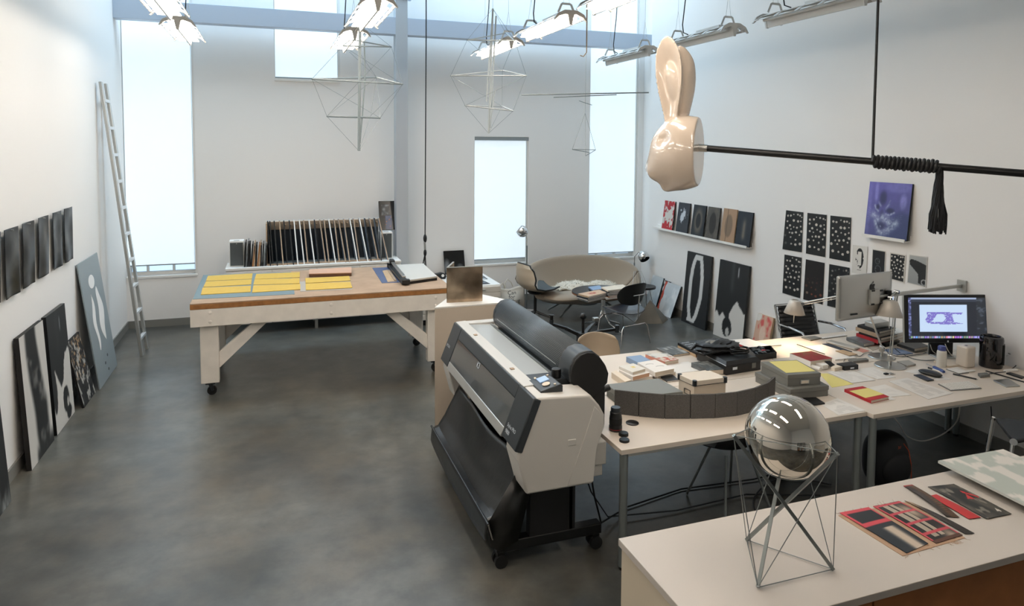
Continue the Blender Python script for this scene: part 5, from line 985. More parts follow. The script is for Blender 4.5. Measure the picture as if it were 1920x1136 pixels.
P[:, 0] = np.maximum(P[:, 0], .0); gg.v = [tuple(L2(*p)) for p in P]; g.add(gg.v, gg.f)
def ear(s):
    ge = G(); k_ = 1. if s > 0 else .9
    def S(front):
        def fn(u, v):
            t = v; w_ = .06+.062*math.sin(math.pi*min(1., t/1.2))**1.5-.01*(1-t)
            if t > .76: w_ *= math.sqrt(max(0., 1-((t-.76)/.242)**2))
            a = 2*u-1; yy = a*w_; x0 = (.205+.045*t) if s > 0 else (.15+.02*t); z0 = .17+.675*k_*t
            cup = .06*(1-a*a)*math.sin(math.pi*min(1, t*.9+.05))*(1 if t < .7 else max(0, (1-t)/.3)**.5); th = .05*(1-a*a)**.5*(.6+.4*(1-t))
            dx = -cup+(.012 if front else -th); lean = .055*s*(1-.2*t); an = s*1.2; ca, sa = math.cos(an), math.sin(an)
            return L2(x0+dx*ca-yy*sa, lean+dx*sa+yy*ca, z0)
        return fn
    ge.grid(S(True), 20, 32); n1 = len(ge.v); ge.grid(S(False), 20, 32); nu, nv = 21, 33; ge.f = [f if max(f) < n1 else f[::-1] for f in ge.f]
    B_ = [i for i in range(nu)]+[j*nu+nu-1 for j in range(1, nv)]+[(nv-1)*nu+i for i in range(nu-2, -1, -1)]+[j*nu for j in range(nv-2, 0, -1)]
    ge.f += [(B_[k], B_[k-1], B_[k-1]+n1, B_[k]+n1) for k in range(len(B_))]; return ge
for s in (-1, 1): e_ = ear(s); g.add(e_.v, e_.f)
hd_ = obj('head', g, 'ceramic', rb); rm = hd_.modifiers.new('remesh', 'REMESH'); rm.mode = 'VOXEL'; rm.voxel_size = .0075; rm.use_smooth_shade = True
smd = hd_.modifiers.new('smooth', 'SMOOTH'); smd.factor = .6; smd.iterations = 7
pole = thing('black_pole', 'long black pole hung by a rope and reaching the rabbit head', 'pole', tuple(R1))
obj('shaft', G().cyl(R0-rd*.02, R1, .0245, n=18), 'black', pole); obj('socket', G().cyl(R0+fr_h*.0-rd*.03, R0+rd*.06, .028, n=18), 'alu', pole)
ro = thing('rope', 'black rope wrapped around the pole with a long tassel', 'rope', tuple(dep(1640, 290, 4.7)))
def onrod(px): # point of the rod seen at pixel column px
    best = min((abs(1311+(1980-1311)*0-0), 0),)
    lo, hi = 0., 1.
    for _ in range(40):
        m_ = (lo+hi)/2; p_ = R0+(R1-R0)*m_-EYE; xx = 960+F*np.dot(p_, RT)/np.dot(p_, FW)
        if xx < px: lo = m_
        else: hi = m_
    return R0+(R1-R0)*lo
ca_, cb_ = onrod(1636), onrod(1762); sdv = unit(np.cross(rd, (0, 0, 1))); upv = np.cross(sdv, rd); N_ = 16
coil = [ca_+(cb_-ca_)*(k/(N_*12))+(.036+.003*math.sin(k*1.3))*(math.cos(2*math.pi*k/12)*sdv+math.sin(2*math.pi*k/12)*upv) for k in range(N_*12+1)]
obj('wrapping', G().tube(coil, .0125, 6), 'cord', ro); 
tpx = dep(1646.5, 0, 4.75); up0 = ca_+A(0, 0, .02); dt_ = np.dot(up0-EYE, FW); tpx = dep(1646.5, 0, dt_); obj('hanging_line', G().tube([up0, tpx, tpx+(tpx-up0)*.9], .009, 8), 'cord', ro)
tz = dep(1755, 437, np.dot(cb_-EYE, FW)); g = G(); rgt = np.random.RandomState(3); top = cb_-A(0, 0, .02); Lt = top[2]-tz[2]
for k in range(60):
    a = rgt.rand()*6.28; r_ = .012+.038*math.sqrt(rgt.rand()); ph = rgt.rand()*6; pts = []
    for j in range(9): t = j/8; w_ = .25+.75*min(1., t*1.3)**1.2; pts.append(top+A(math.cos(a)*r_*w_+.006*math.sin(9*t+ph), math.sin(a)*r_*w_+.006*math.cos(8*t+ph), -Lt*t*(.93+.09*rgt.rand())))
    g.tube(pts, .005, 5)
ts = obj('tassel', g, 'cord', ro)
obj('tassel_neck', G().tube([top+A(0, 0, .01), top-A(0, 0, Lt*.22)], [.016, .02], 8), 'cord', ro)

# ================================================================== hanging wire sculptures
K2 = lambda u, v: (480+u/4, v/4)
M['palerod'] = mat('pale_grey_rod', '#b4bbbd', .5); M['greyrod'] = mat('grey_rod', '#8d989c', .5)
def wiresculpt(name, label, nodes, rods, wires, Y, rr, rw, susp, rm_='greyrod'):
    P = {k: onY(*v[:2], Y+v[2]) for k, v in nodes.items()}; lo = min(P.values(), key=lambda p: p[2]); o = thing(name, label, 'sculpture', tuple(lo))
    for a, b_, k in rods: obj('rod', G().tube([P[a], (P[a]+P[b_])/2, P[b_]], rr*k, 6), rm_, o)
    g = G()
    for a, b_ in wires: g.tube([P[a], P[b_]], rw, 4)
    obj('wires', g, 'greymetal', o); g = G()
    for a in susp: g.tube([P[a], A(P[a][0], P[a][1], 6.19)], rw, 4)
    obj('suspension_line', g, 'greymetal', o); return o
n1 = {'t': (675, 42, 0), 'b': (673, 283, 0), 't2': (683, 80, .1), 'm2': (684.5, 150, .12), 'b2': (675, 268, .04), 'a1': (643, 86, -.1), 'a2': (657, 74, .35), 'a3': (734, 88, .1), 'c1': (585, 148, -.2), 'c2': (706, 145, .5), 'c3': (755, 158, 0), 'd1': (613, 218, -.1), 'd2': (713, 221, .15), 'd3': (695, 217, .4)}
wiresculpt('wire_sculpture', 'hanging grey rod and wire tensegrity sculpture in front of the steel column', n1, [('t', 'b', 1.9), ('t2', 'm2', 1.), ('m2', 'b2', 1.), ('a1', 'a2', .9), ('a2', 'a3', .9), ('a1', 'a3', .9), ('c1', 'c2', 1.1), ('c2', 'c3', 1.1), ('c1', 'c3', 1.1), ('d1', 'd2', 1.2)],
           [('a1', 'c1'), ('a3', 'c3'), ('c1', 'd1'), ('c3', 'd2'), ('d1', 'b'), ('d2', 'b'), ('a1', 'c3'), ('a3', 'd1'), ('c1', 'd2'), ('a1', 'c2'), ('a2', 'c2'), ('c2', 'd1'), ('c2', 'd2'), ('c3', 'd3'), ('d3', 'b'), ('c2', 'd3'), ('t', 'a1'), ('t', 'a3'), ('t', 'a2')], 7.1, .0082, .0016, ['t'])
n2 = {'t': (924, 16, 0), 'b': (916, 250, 0), 'b2': (919, 240, .1), 't2': (930, 30, .1), 'm1': (912, 190, -.1), 'm2': (928, 170, .1), 'a1': (876, 75, -.2), 'a2': (948, 62, .4), 'a3': (965, 76, -.05), 'c1': (845, 142, -.25), 'c2': (942, 132, .45), 'c3': (987, 142, 0), 'd1': (872, 198, -.15), 'd2': (941, 199, .3), 'd3': (962, 208, 0)}
wiresculpt('wire_sculpture', 'pale hanging rod and wire tensegrity sculpture above the middle window', n2, [('t', 'b', 1.2), ('t2', 'b2', 1.), ('t', 'm1', .8), ('m2', 'b', .8), ('a1', 'a2', .8), ('a2', 'a3', .8), ('a1', 'a3', .8), ('c1', 'c2', .9), ('c2', 'c3', .9), ('c1', 'c3', .9), ('d1', 'd2', .9), ('d2', 'd3', .9), ('d1', 'd3', .9)],
           [('t', 'a1'), ('t', 'a3'), ('t', 'a2'), ('a1', 'c1'), ('a3', 'c3'), ('c1', 'd1'), ('c3', 'd3'), ('d1', 'b'), ('d3', 'b'), ('a1', 'c2'), ('a3', 'c2'), ('c2', 'd2'), ('d2', 'b'), ('c1', 'd2'), ('c3', 'd1')], 7., .0085, .0016, ['t'], 'palerod')
n3 = {'t': (1100, -60, 0), 'h': (1099, 105, 0), 'r1': (978, 178, 0), 'r2': (1216, 173.5, 0), 'r3': (1038, 182.5, .1), 'r4': (1156, 177.5, -.05), 'k': (1098, 176, 0), 's1': (1086, 189, 0), 's2': (1110, 197, 0), 'v': (1097, 212, 0), 'e1': (1073, 280, 0), 'e2': (1117, 281, 0), 'e3': (1098, 292, -.1), 'e4': (1105, 286, .1), 'w': (1098, 250, 0)}
o = wiresculpt('hanging_mobile', 'slender mobile of long dark rods hanging before the right window', n3, [('r1', 'r2', 1.3), ('r3', 'r4', 1.), ('s1', 's2', .7), ('e1', 'e2', .7), ('e1', 'e4', .7), ('e3', 'e2', .6)], [('t', 'h'), ('h', 'k'), ('k', 'v'), ('v', 'e1'), ('v', 'e2'), ('v', 'e3')], 7., .0062, .0018, ['t'])
pk = onY(1094, 106, 7.); obj('wood_hook', G().tube([onY(1088, 104, 7.), pk, onY(1100, 98, 7.), onY(1100, 90, 7.)], .006, 6), 'tan', o); obj('cord', G().tube([onY(1100, 95, 7.), onY(1101, 0, 7.), A(*onY(1101, 0, 7.)[:2], 6.2)], .006, 6), 'tan', o)

# ================================================================== shelving and bench at the near end of the room, seen in the sphere
rs = thing('shelving_unit', 'black open shelving unit reflected in the chrome sphere', 'shelving', (1.2, -3.8, 0))
for x in (.2, 1.2, 2.2): obj('upright', G().box(x-.02, x+.02, -4.0, -3.6, 0, 2.1), 'blackm', rs)
for z in (.1, .6, 1.1, 1.6, 2.08): obj('shelf', G().box(.2, 2.2, -4.0, -3.6, z-.015, z+.015), 'blackm', rs)
for k in range(9):
    x = (.24, .46, .68, .9, 1.24, 1.46, 1.68, 1.9, .47)[k]; z = (.115, .615, 1.115, 1.615)[k % 4] if k < 8 else .115; tag(obj('carton', G().box(x, x+.18, -3.95, -3.65, z+.001, z+.25+.03*(k % 3)), ('brownpaper', 'kraft', 'greyboard', 'orange')[(k*3) % 4], bevel=.004), '%s carton, number %s along the reflected shelving' % (('brown', 'tan', 'grey', 'orange')[(k*3) % 4], ('one', 'two', 'three', 'four', 'five', 'six', 'seven', 'eight', 'nine')[k]), 'carton', 'cartons on the reflected shelving')
rb2 = thing('wall_bench', 'white bench along the right wall reflected in the chrome sphere', 'bench', (5.2, -1.5, 0)); obj('bench_top', G().box(4.7, 5.68, -3.4, .6, .86, .9), 'white', rb2); obj('bench_body', G().box(4.75, 5.68, -3.35, .55, 0, .86), 'cabinetw', rb2)
# ================================================================== desks
T = .74; DX0, DXM, DX1, DY0, DYM, DY1 = 1.905, 3.75, 5.66, 3.44, 4.30, 5.14
dk = None
for nm, x0, x1, y0, y1, lab in (('a', DX0, DXM-.003, DY0+.03, DYM-.003, 'cream laminate desk nearest the printer, front left of four'), ('b', DXM+.003, DX1, DY0-.02, DYM-.003, 'cream laminate desk with the black screen, front right of four'), ('c', DX0, DXM-.003, DYM+.003, DY1, 'cream laminate desk facing the coffee table, back left of four'), ('d', DXM+.003, DX1, DYM+.003, DY1-.03, 'cream laminate desk in the right wall corner, back right of four')):
    o = thing('desk', lab, 'desk', ((x0+x1)/2, (y0+y1)/2, 0), 'four desks pushed together')
    obj('desk_top', G().box(x0, x1, y0, y1, T-.03, T), 'desk', o, bevel=.002)
    obj('frame_rail', G().box(x0+.06, x1-.06, y0+.05, y0+.075, T-.07, T-.03).box(x0+.06, x1-.06, y1-.075, y1-.05, T-.07, T-.03), 'alupaint', o)
    for lx in (x0+.035, x1-.035):
        for ly in (y0+.035, y1-.035): obj('leg', G().cyl((lx, ly, .02), (lx, ly, T-.03), .025, n=18), 'greymetal', o); obj('foot', G().cyl((lx, ly, 0), (lx, ly, .02), .02, n=14), 'blackm', o)
# ------------------------------------------------------------------ left desk: books, boxes, divider
def fb(c1, c2, s, seed, th=.5): return lambda U, V: mixc(hx(c1), hx(c2), sm(th, th+.12, fnoise(U, V, s, seed)))
gb_ = 'books on the left desk'
q = [r5(400, 210), r5(600, 188), r5(740, 258), r5(560, 290)]; bookpx('book', 'blue grey covered book behind the white books', q, T, .045, 'blueb', 'cream', gb_)
q = [r5(665, 178), r5(960, 155), r5(1128, 250), r5(935, 282)]; o = bookpx('book', 'red and white illustrated book near the far edge of the left desk', q, T, .03, 'pinkwhite', 'cream', gb_); printon(o, quadpx(q, T+.03), T+.03, lambda U, V: np.where((V > .5)[:, None], mixc(hx('#cfc4b4'), hx('#b5523e'), sm(.5, .56, fnoise(U, V, 12, 4))), mixc(hx('#d6d3cb'), hx('#8d8f8c'), sm(.5, .7, fnoise(U, V, 5, 6)))), 26, 26)
q = [r5(815, 92), r5(1060, 62), r5(1278, 157), r5(1050, 188)]; o = bookpx('book', 'grey photo magazine at the far edge of the left desk', q, T, .018, 'greyb', 'cream', gb_); printon(o, quadpx(q, T+.018), T+.018, lambda U, V: mixc(hx('#4f5354'), hx('#9b9d9a'), sm(.45, .75, fnoise(U*2, V, 4, 8))), 20, 20)
q = [(1270.6, 642), (1305, 637), (1327, 648), (1305, 659.5)]; Q = quadpx(q, T+.05)
bookw('book', 'orange edged book under the black text covered book', [p*1. for p in Q], T, .026, 'tan', 'orange', gb_); o = bookw('book', 'black book with rows of white lettering on its cover', Q, T+.026, .024, 'black', 'paper', gb_)
uq = unit(Q[1]-Q[0]); vq = unit(Q[0]-Q[3]); 
for k in range(5): text('cover_lettering', ['must', 'move make', 'on to the', 'name day', 'house'][k], .042, Q[0]+(Q[3]-Q[0])*(.16+.18*k)+uq*.02+A(0, 0, .0008), uq, vq, 'tape', o)
# left pile of white books
q = [r5(195, 425), r5(265, 398), r5(470, 535), r5(385, 558)]; bookpx('slipcase_tray', 'cream tray with cut out compartments at the left of the book piles', q, T, .045, 'cream', 'cream', None); scene.objects['slipcase_tray']['category'] = 'tray'
q = [r5(270, 405), r5(520, 372), r5(775, 480), r5(445, 525)]; bookpx('book', 'large white book at the bottom of the left pile', q, T, .03, 'paper', 'paper', gb_)
q = [r5(300, 395), r5(500, 352), r5(728, 430), r5(490, 490)]; bookpx('book', 'thick cream book in the middle of the left pile', q, T+.03, .032, 'paper', mat('pink_pages', '#c79f84', .8), gb_)
q = [r5(300, 345), r5(498, 303), r5(670, 378), r5(490, 428)]; o = bookpx('book', 'white book with a yellow mark topping the left pile', q, T+.062, .022, 'paper', 'cream', gb_); printon(o, quadpx(q, T+.084), T+.084, lambda U, V: mixc(hx('#dad5cb'), hx('#d8c05a'), ((np.abs(U-.55) < .13) & (np.abs(V-.45) < .1) & (fnoise(U, V, 20, 3) > .4)).astype(float)), 24, 24)
q = [r5(880, 490), r5(1050, 465), r5(1130, 530), r5(965, 548)]; bookpx('book', 'white pamphlet sticking out under the right pile', q, T, .012, 'dark', 'paper', gb_)
q = [r5(640, 340), r5(880, 300), r5(1092, 418), r5(830, 475)]; bookpx('book', 'white book at the bottom of the right pile', q, T, .028, 'paper', 'cream', gb_)
q = [r5(555, 292), r5(800, 250), r5(1072, 375), r5(800, 430)]; o = bookpx('book', 'white embossed book topping the right pile', q, T+.028, .036, 'paper', 'cream', gb_); Qp = quadpx(q, T+.064)
for fu, fv in ((.35, .35), (.6, .65)): c0 = Qp[0]*(1-fu)*(1-fv)+Qp[1]*fu*(1-fv)+Qp[2]*fu*fv+Qp[3]*(1-fu)*fv; obj('embossed_ring', G().tube([c0+A(.035*math.cos(t), .02*math.sin(t), .0005) for t in np.linspace(.2, 2.9, 12)], .0012, 5), 'greyboard', o)
slabpx('paper_sheet', 'large white sheet lying behind the lidded white box', 'paper', [r5(950, 312), r5(1262, 280), r5(1480, 395), r5(1100, 440)], T, .002, 'paper', 0)
q = [r5(1300, 292), r5(1560, 268), r5(1782, 385), r5(1560, 400)]; o = bookpx('book', 'stack thick grey photo book beside the black scanner', q, T, .04, 'greyb', 'cream', gb_); printon(o, quadpx(q, T+.04), T+.04, lambda U, V: mixc(hx('#4a4f50'), hx('#8d908d'), sm(.45, .75, fnoise(U*2, V, 4, 18))), 20, 20)
# lidded white box
Q = quadpx([r5(1118, 452), r5(1530, 390), r5(1792, 497), r5(1340, 552)], T+.17); c_ = sum(Q)/4
wb = thing('lidded_box', 'white lidded storage box with black metal corners and label frame', 'box', (c_[0], c_[1], T)); ins = [p+(c_-p)*.03 for p in Q]
obj('body', G().prism([(p[0], p[1], T) for p in ins], (0, 0, .14)), mat('box_cream', '#d5c8b6', .6), wb, bevel=.002); obj('lid', G().prism([(p[0], p[1], T+.135) for p in Q], (0, 0, .035)), mat('box_lid_cream', '#dbd0c0', .6), wb, bevel=.003); obj('lid_edge', G().tube([A(p[0], p[1], T+.136) for p in Q], .0022, 5, closed=True), 'black', wb)
for p in Q: d = unit(c_-p); obj('corner_cap', G().cyl((p[0]+d[0]*.012, p[1]+d[1]*.012, T+.134), (p[0]+d[0]*.012, p[1]+d[1]*.012, T+.1725), .016, n=8), 'dark', wb)
lf = ins[0]*.42+ins[3]*.58; ld = unit(ins[3]-ins[0]); nn_ = unit(A(ld[1], -ld[0], 0)); nn_ = nn_ if np.dot(nn_, lf-c_) > 0 else -nn_
g = G(); F0 = A(lf[0], lf[1], T+.075)+nn_*.002
for a, b_ in (((-.03, -.016), (.03, -.016)), ((.03, -.016), (.03, .016)), ((.03, .016), (-.03, .016)), ((-.03, .016), (-.03, -.016))): g.tube([F0+ld*a[0]+A(0, 0, a[1]), F0+ld*b_[0]+A(0, 0, b_[1])], .0022, 5)
obj('label_frame', g, 'black', wb)
# flat grey case behind the divider
Q = quadpx([r5(130, 592), r5(850, 510), r5(1188, 692), r5(380, 790)], T+.085); c_ = sum(Q)/4; gc = thing('flat_case', 'flat grey clamshell case lying behind the felt divider', 'case', (c_[0], c_[1], T))
obj('base', G().prism([(p[0], p[1], T) for p in Q], (0, 0, .045)), 'greyboard', gc, bevel=.002); obj('lid', G().prism([(p[0], p[1], T+.047) for p in Q], (0, 0, .038)), mat('case_grey', '#7b7d7a', .6), gc, bevel=.003)
# curved divider of felt panels
dh = .16; tops = [(1152, 731), (1198, 736), (1247, 740), (1295.5, 740), (1342, 739), (1383, 735), (1417, 727.5), (1441, 717.5), (1454.5, 706)]; TP = quadpx(tops, T+dh)
fd = thing('felt_divider', 'curved divider of eight charcoal felt panels standing on the desk', 'divider', (2.7, 3.75, T))
for a, b_ in zip(TP, TP[1:]):
    a, b_ = A(a[0], a[1], 0), A(b_[0], b_[1], 0); d = unit(b_-a); nr = np.cross((0, 0, 1), d); a2, b2 = a+d*.0022, b_-d*.0022
    obj('felt_panel', G().prism([A(p[0], p[1], T) for p in (a2, b2, b2+nr*.012, a2+nr*.012)], (0, 0, dh)), 'felt', fd, bevel=.0015); obj('backing_fabric', G().prism([A(p[0], p[1], T+.001) for p in (a+nr*.0125, b_+nr*.0125, b_+nr*.014, a+nr*.014)], (0, 0, dh-.002)), 'blackm', fd, smooth=False)
# camera lens and caps
lz = onZ(1154, 806, T); ln = thing('camera_lens', 'black camera lens standing on the near corner of the desk', 'lens', (lz[0], lz[1], T))
obj('barrel', G().lathe((lz[0], lz[1], T), [(.04, 0), (.041, .004), (.041, .03), (.038, .034), (.038, .09), (.036, .094), (.036, .115), (.032, .12)], 28), 'black', ln); obj('focus_ring', G().lathe((lz[0], lz[1], T+.04), [(.0385, 0), (.0392, .003), (.0392, .037), (.0385, .04)], 28, cap=False), 'rubber', ln); obj('red_ring', G().lathe((lz[0], lz[1], T+.012), [(.0412, 0), (.0414, .0015), (.0412, .003)], 28, cap=False), 'red', ln); obj('rear_cap', G().lathe((lz[0], lz[1], T+.12), [(.031, 0), (.031, .022), (.028, .026)], 24), 'dark', ln)
for px, py, r_, h, lab in ((1185.5, 793.5, .041, .008, 'large black lens cap lying beside the lens'), (1169, 816, .03, .018, 'black lens cap between the lens and the desk edge'), (1170.5, 827, .031, .014, 'black lens cap nearest the desk edge')):
    p = onZ(px, py, T); tag(obj('lens_cap', G().lathe((p[0], p[1], T), [(r_, 0), (r_, h*.7), (r_*.92, h)], 28), 'black'), lab, 'lens cap', 'lens caps on the desk')
# black scanner with bag and cable
SZ = .1; bq = [c5(826, 232), c5(1045, 345), c5(1308, 303), c5(1090, 205)]; Q = quadpx(bq, T+SZ*.75); c_ = sum(Q)/4; sn = thing('flatbed_scanner', 'bulky black scanner case on the desk beside the grey boxes', 'scanner', (c_[0], c_[1], T))
obj('body', G().prism([(p[0], p[1], T) for p in Q], (0, 0, SZ*.75)), 'black', sn, bevel=.006); Q2 = [p+(c_-p)*.14 for p in Q]
g = G().add([(p[0], p[1], T+SZ*.75) for p in Q]+[(p[0], p[1], T+SZ) for p in Q2], [(0, 1, 5, 4), (1, 2, 6, 5), (2, 3, 7, 6), (3, 0, 4, 7), (4, 5, 6, 7)]); obj('lid', g, 'black', sn, smooth=False)
obj('edge_trim', G().tube([A(Q[0][0], Q[0][1], T+SZ*.76), A(Q[1][0], Q[1][1], T+SZ*.76)], .003, 5), 'alu', sn)
ed = unit(Q[2]-Q[1]); nr = unit(A(ed[1], -ed[0], 0)); nr = nr if np.dot(nr, Q[1]-c_) > 0 else -nr
obj('socket_label', G().obox(A(Q[1][0], Q[1][1], T+.045)+ed*.09+nr*.001, ed*.022, A(0, 0, .01), nr*.001), 'tape', sn); obj('socket', G().obox(A(Q[1][0], Q[1][1], T+.045)+ed*.28+nr*.001, ed*.02, A(0, 0, .02), nr*.002), 'greyboard', sn)
bc = onZ(*c5(970, 205), T+.12); gq = G().ell((0, 0, 0), (1, 1, 1), 30, 18); V = np.array(gq.v); rgx = np.random.RandomState(2); w_ = 1+.1*np.sin(V@rgx.randn(3)*5)+.07*np.sin(V@rgx.randn(3)*9); V = V*w_[:, None]*A(.2, .13, .05); V[:, 2] = np.maximum(V[:, 2], -.03); gq.v = [tuple(p+A(bc[0], bc[1], T+SZ+.032)) for p in V]
bg = tag(obj('soft_bag', gq, mat('black_nylon', '#1a1a1a', .45, bump=.2, bscale=20)), 'crumpled black nylon pouch lying on the scanner', 'bag'); obj('grey_flap', G().grid(lambda u, v: (bc[0]-.12+.2*u, bc[1]-.06+.12*v, T+SZ+.075+.012*math.sin(3*u+2*v)-.03*(2*v-1)**2-.03*(2*u-1)**2), 12, 8), mat('pouch_grey', '#7d7a73', .6), bg, solid=.004); obj('strap', G().tube([(bc[0]-.17, bc[1]+.02, T+SZ+.06), (bc[0]-.26, bc[1]-.02, T+SZ+.02), (bc[0]-.2, bc[1]-.12, T+SZ+.012), (bc[0]-.05, bc[1]-.13, T+SZ+.03)], .009, 6), 'blackm', bg)
kc = onZ(*c5(1150, 255), T+SZ); rgk = np.random.RandomState(8)
tag(obj('coiled_cable', G().tube([(kc[0]+(.07+.012*math.sin(t*.37))*math.cos(t), kc[1]+(.05+.01*math.cos(t*.6))*math.sin(t), T+SZ+.008+.0016*t) for t in np.linspace(0, 26, 110)], .0055, 6), 'cord'), 'black cable coiled on the scanner lid', 'cable')
# tray of small parts
Q = quadpx([c5(1205, 205), c5(1380, 190), c5(1425, 240), c5(1265, 262)], T+.05); c_ = sum(Q)/4; ty = thing('parts_tray', 'black tray crammed with cables and small camera parts', 'tray', (c_[0], c_[1], T)); g = G()
for a, b_ in zip(Q, Q[1:]+Q[:1]): a, b_ = A(a[0], a[1], T), A(b_[0], b_[1], T); i1, i2 = a+(A(c_[0], c_[1], T)-a)*.05, b_+(A(c_[0], c_[1], T)-b_)*.05; g.prism([a, b_, i2, i1], (0, 0, .05))
g.prism([(p[0], p[1], T) for p in Q], (0, 0, .006)); obj('box', g, 'black', ty); rgp = np.random.RandomState(5); g = G()
for k in range(16):
    f1, f2 = rgp.uniform(.15, .85, 2); p = Q[0]*(1-f1)*(1-f2)+Q[1]*f1*(1-f2)+Q[2]*f1*f2+Q[3]*(1-f1)*f2; a_ = rgp.rand()*3; g.obox(A(p[0], p[1], T+.03+.02*rgp.rand()), A(math.cos(a_), math.sin(a_), 0)*rgp.uniform(.015, .035), A(-math.sin(a_), math.cos(a_), 0)*.012, A(0, 0, .012))
x_ = obj('small_parts', g, 'dark', ty, bevel=.003); x_['kind'] = 'stuff'
p = Q[0]*.3+Q[2]*.5+Q[3]*.2; obj('red_part', G().box(p[0]-.02, p[0]+.02, p[1]-.01, p[1]+.01, T+.045, T+.062), 'red', ty, bevel=.003)
slabpx('sketchbook', 'large white sketchbook with red edge at the far side of the desks', 'sketchbook', [c5(1068, 148), c5(1218, 138), c5(1385, 195), c5(1210, 205)], T, .018, 'paper'); 
o = scene.objects['sketchbook']; Q = quadpx([c5(1068, 148), c5(1218, 138), c5(1385, 195), c5(1210, 205)], T+.018); obj('red_edge', G().bar(A(Q[0][0], Q[0][1], T+.009), A(Q[3][0], Q[3][1], T+.009), .004, .016), 'red', o)
a_, b_ = onZ(*c5(1385, 195), T+.02), onZ(*c5(1458, 188), T+.006); tag(obj('pencil', G().cyl(a_, b_, .0045, n=8), 'greymetal'), 'grey pencil lying beside the white sketchbook', 'pencil')
# grey archival boxes
def arch_box(label, q, z0, h, lidh, plate_at=None):
    Q = quadpx(q, z0+h); c_ = sum(Q)/4; o = thing('archival_box', label, 'box', (c_[0], c_[1], z0), 'grey archival boxes'); ins = [p+(c_-p)*.02 for p in Q]
    obj('base', G().prism([(p[0], p[1], z0) for p in ins], (0, 0, h-.004)), 'greyboard', o, bevel=.002); obj('lid', G().prism([(p[0], p[1], z0+h-lidh) for p in Q], (0, 0, lidh)), 'greyboard', o, bevel=.002)
    if plate_at:
        e = unit(Q[2]-Q[3]); nr = unit(A(e[1], -e[0], 0)); nr = nr if np.dot(nr, Q[3]-c_) > 0 else -nr; m_ = Q[3]*.48+Q[2]*.52; F0 = A(m_[0], m_[1], z0+(h-lidh)*.5)+nr*-.001; pl_ = obj('label_holder', G().obox(F0, e*.034, A(0, 0, .014), nr*.003), 'alu', o, bevel=.002); obj('label_card', G().obox(F0+nr*.003, e*.026, A(0, 0, .009), nr*.001), 'cream', pl_)
    return Q
arch_box('large grey archival box at the bottom of the pair', [c5(1262, 388), c5(1560, 352), c5(1818, 492), c5(1530, 520)], T, .075, .03)
arch_box('grey archival box with metal label holder stacked on top', [c5(1306, 312), c5(1575, 298), c5(1758, 396), c5(1508, 412)], T+.075, .085, .03, True)
slabpx('yellow_paper', 'yellow paper sheet lying on the upper grey archival box', 'paper', [r3(20, 463), r3(430, 445), r3(712, 604), r3(272, 630)], T+.16, .0015, 'yellowpad', 0)
slabpx('black_tablet', 'thin black tablet poking out below the grey archival boxes', 'tablet', [r3(520, 1000), r3(720, 992), r3(858, 1080), r3(640, 1110)], T, .012, 'black', .004)
slabpx('grey_folder', 'grey folder lying behind the upper archival box', 'folder', [c5(1390, 290), c5(1520, 278), c5(1600, 310), c5(1450, 325)], T, .006, mat('folder_grey', '#a5a39f', .6))
# ------------------------------------------------------------------ papers, notebook, phones
slabpx('yellow_paper', 'yellow paper sheet lying on the desk beside the archival boxes', 'paper', [r3(770, 640), r3(895, 640), r3(1285, 800), r3(960, 850)], T, .0015, 'yellowpad', 0)
def sheet(label, q, z, seed, dark=.35, name='paper_sheet'):
    o = slabpx(name, label, 'paper', q, z, .0008, 'paper', 0, 'loose papers on the desks'); Q = quadpx(q, z+.0008)
    printon(o, Q, z+.0008, lambda U, V: mixc(hx('#dfdad3'), hx('#a9a49d'), (((V*26) % 1 < .45) & (U > .1) & (U < .85) & (vnoise(U, np.floor(V*26)/26, 6, seed) > .42) & (np.abs(V-.5) < .42)).astype(float)*dark), 24, 78, 'printed_text'); return o
sheet('white text sheet between the yellow paper and the lamp base', [r3(880, 615), r3(1212, 573), r3(1612, 742), r3(1260, 783)], T+.002, 1, .3)
sheet('white text sheet partly under the silver lamp base', [r3(1245, 582), r3(1580, 545), r3(1915, 700), r3(1640, 728)], T+.001, 2, .25)
sheet('long white sheet with grey columns near the front keyboard', [r4(180, 650), r4(420, 605), r4(1008, 803), r4(690, 882)], T+.001, 3, .4)
sheet('white sheet lying behind the red notebook', [r4(-260, 770), r4(130, 690), r4(470, 825), r4(100, 860)], T+.0005, 4, .25)
sheet('white text sheet on the desk seam near the chrome sphere', [c4(395, 950), c4(520, 905), c4(730, 998), c4(530, 1033)], T+.0005, 5, .4)
sheet('plain white sheet under the red and yellow notebook', [r3(1090, 905), r3(1500, 850), r3(1920, 1030), r3(1540, 1085)], T, 6, .05)
sheet('slip of paper between the phone and the lamp base', [r4(370, 520), r4(560, 490), r4(700, 545), r4(560, 560)], T, 7, .2)
sheet('small slip with a grey mark in front of the phone', [r4(720, 600), r4(870, 580), r4(985, 625), r4(800, 640)], T, 8, .2)
q = [r3(1145, 873), r3(1420, 830), r3(1820, 985), r3(1545, 1045)]; o = bookpx('notebook', 'red bound notebook with a yellow band across its cover', q, T+.0012, .022, 'red', 'cream', None); Q = quadpx(q, T+.0232); f_ = lambda t: [Q[0]*(1-t)+Q[3]*t, Q[1]*(1-t)+Q[2]*t]
a0, a1 = f_(.2); b0, b1 = f_(.8); obj('yellow_band', G().prism([A(p[0], p[1], T+.0232) for p in (a0, a1, b1, b0)], (0, 0, .0015)), 'yellowpad', o)
slabpx('smartphone', 'black smartphone lying in front of the wallet', 'phone', [r4(497, 562), r4(590, 553), r4(768, 628), r4(680, 640)], T+.001, .009, 'black', .004)
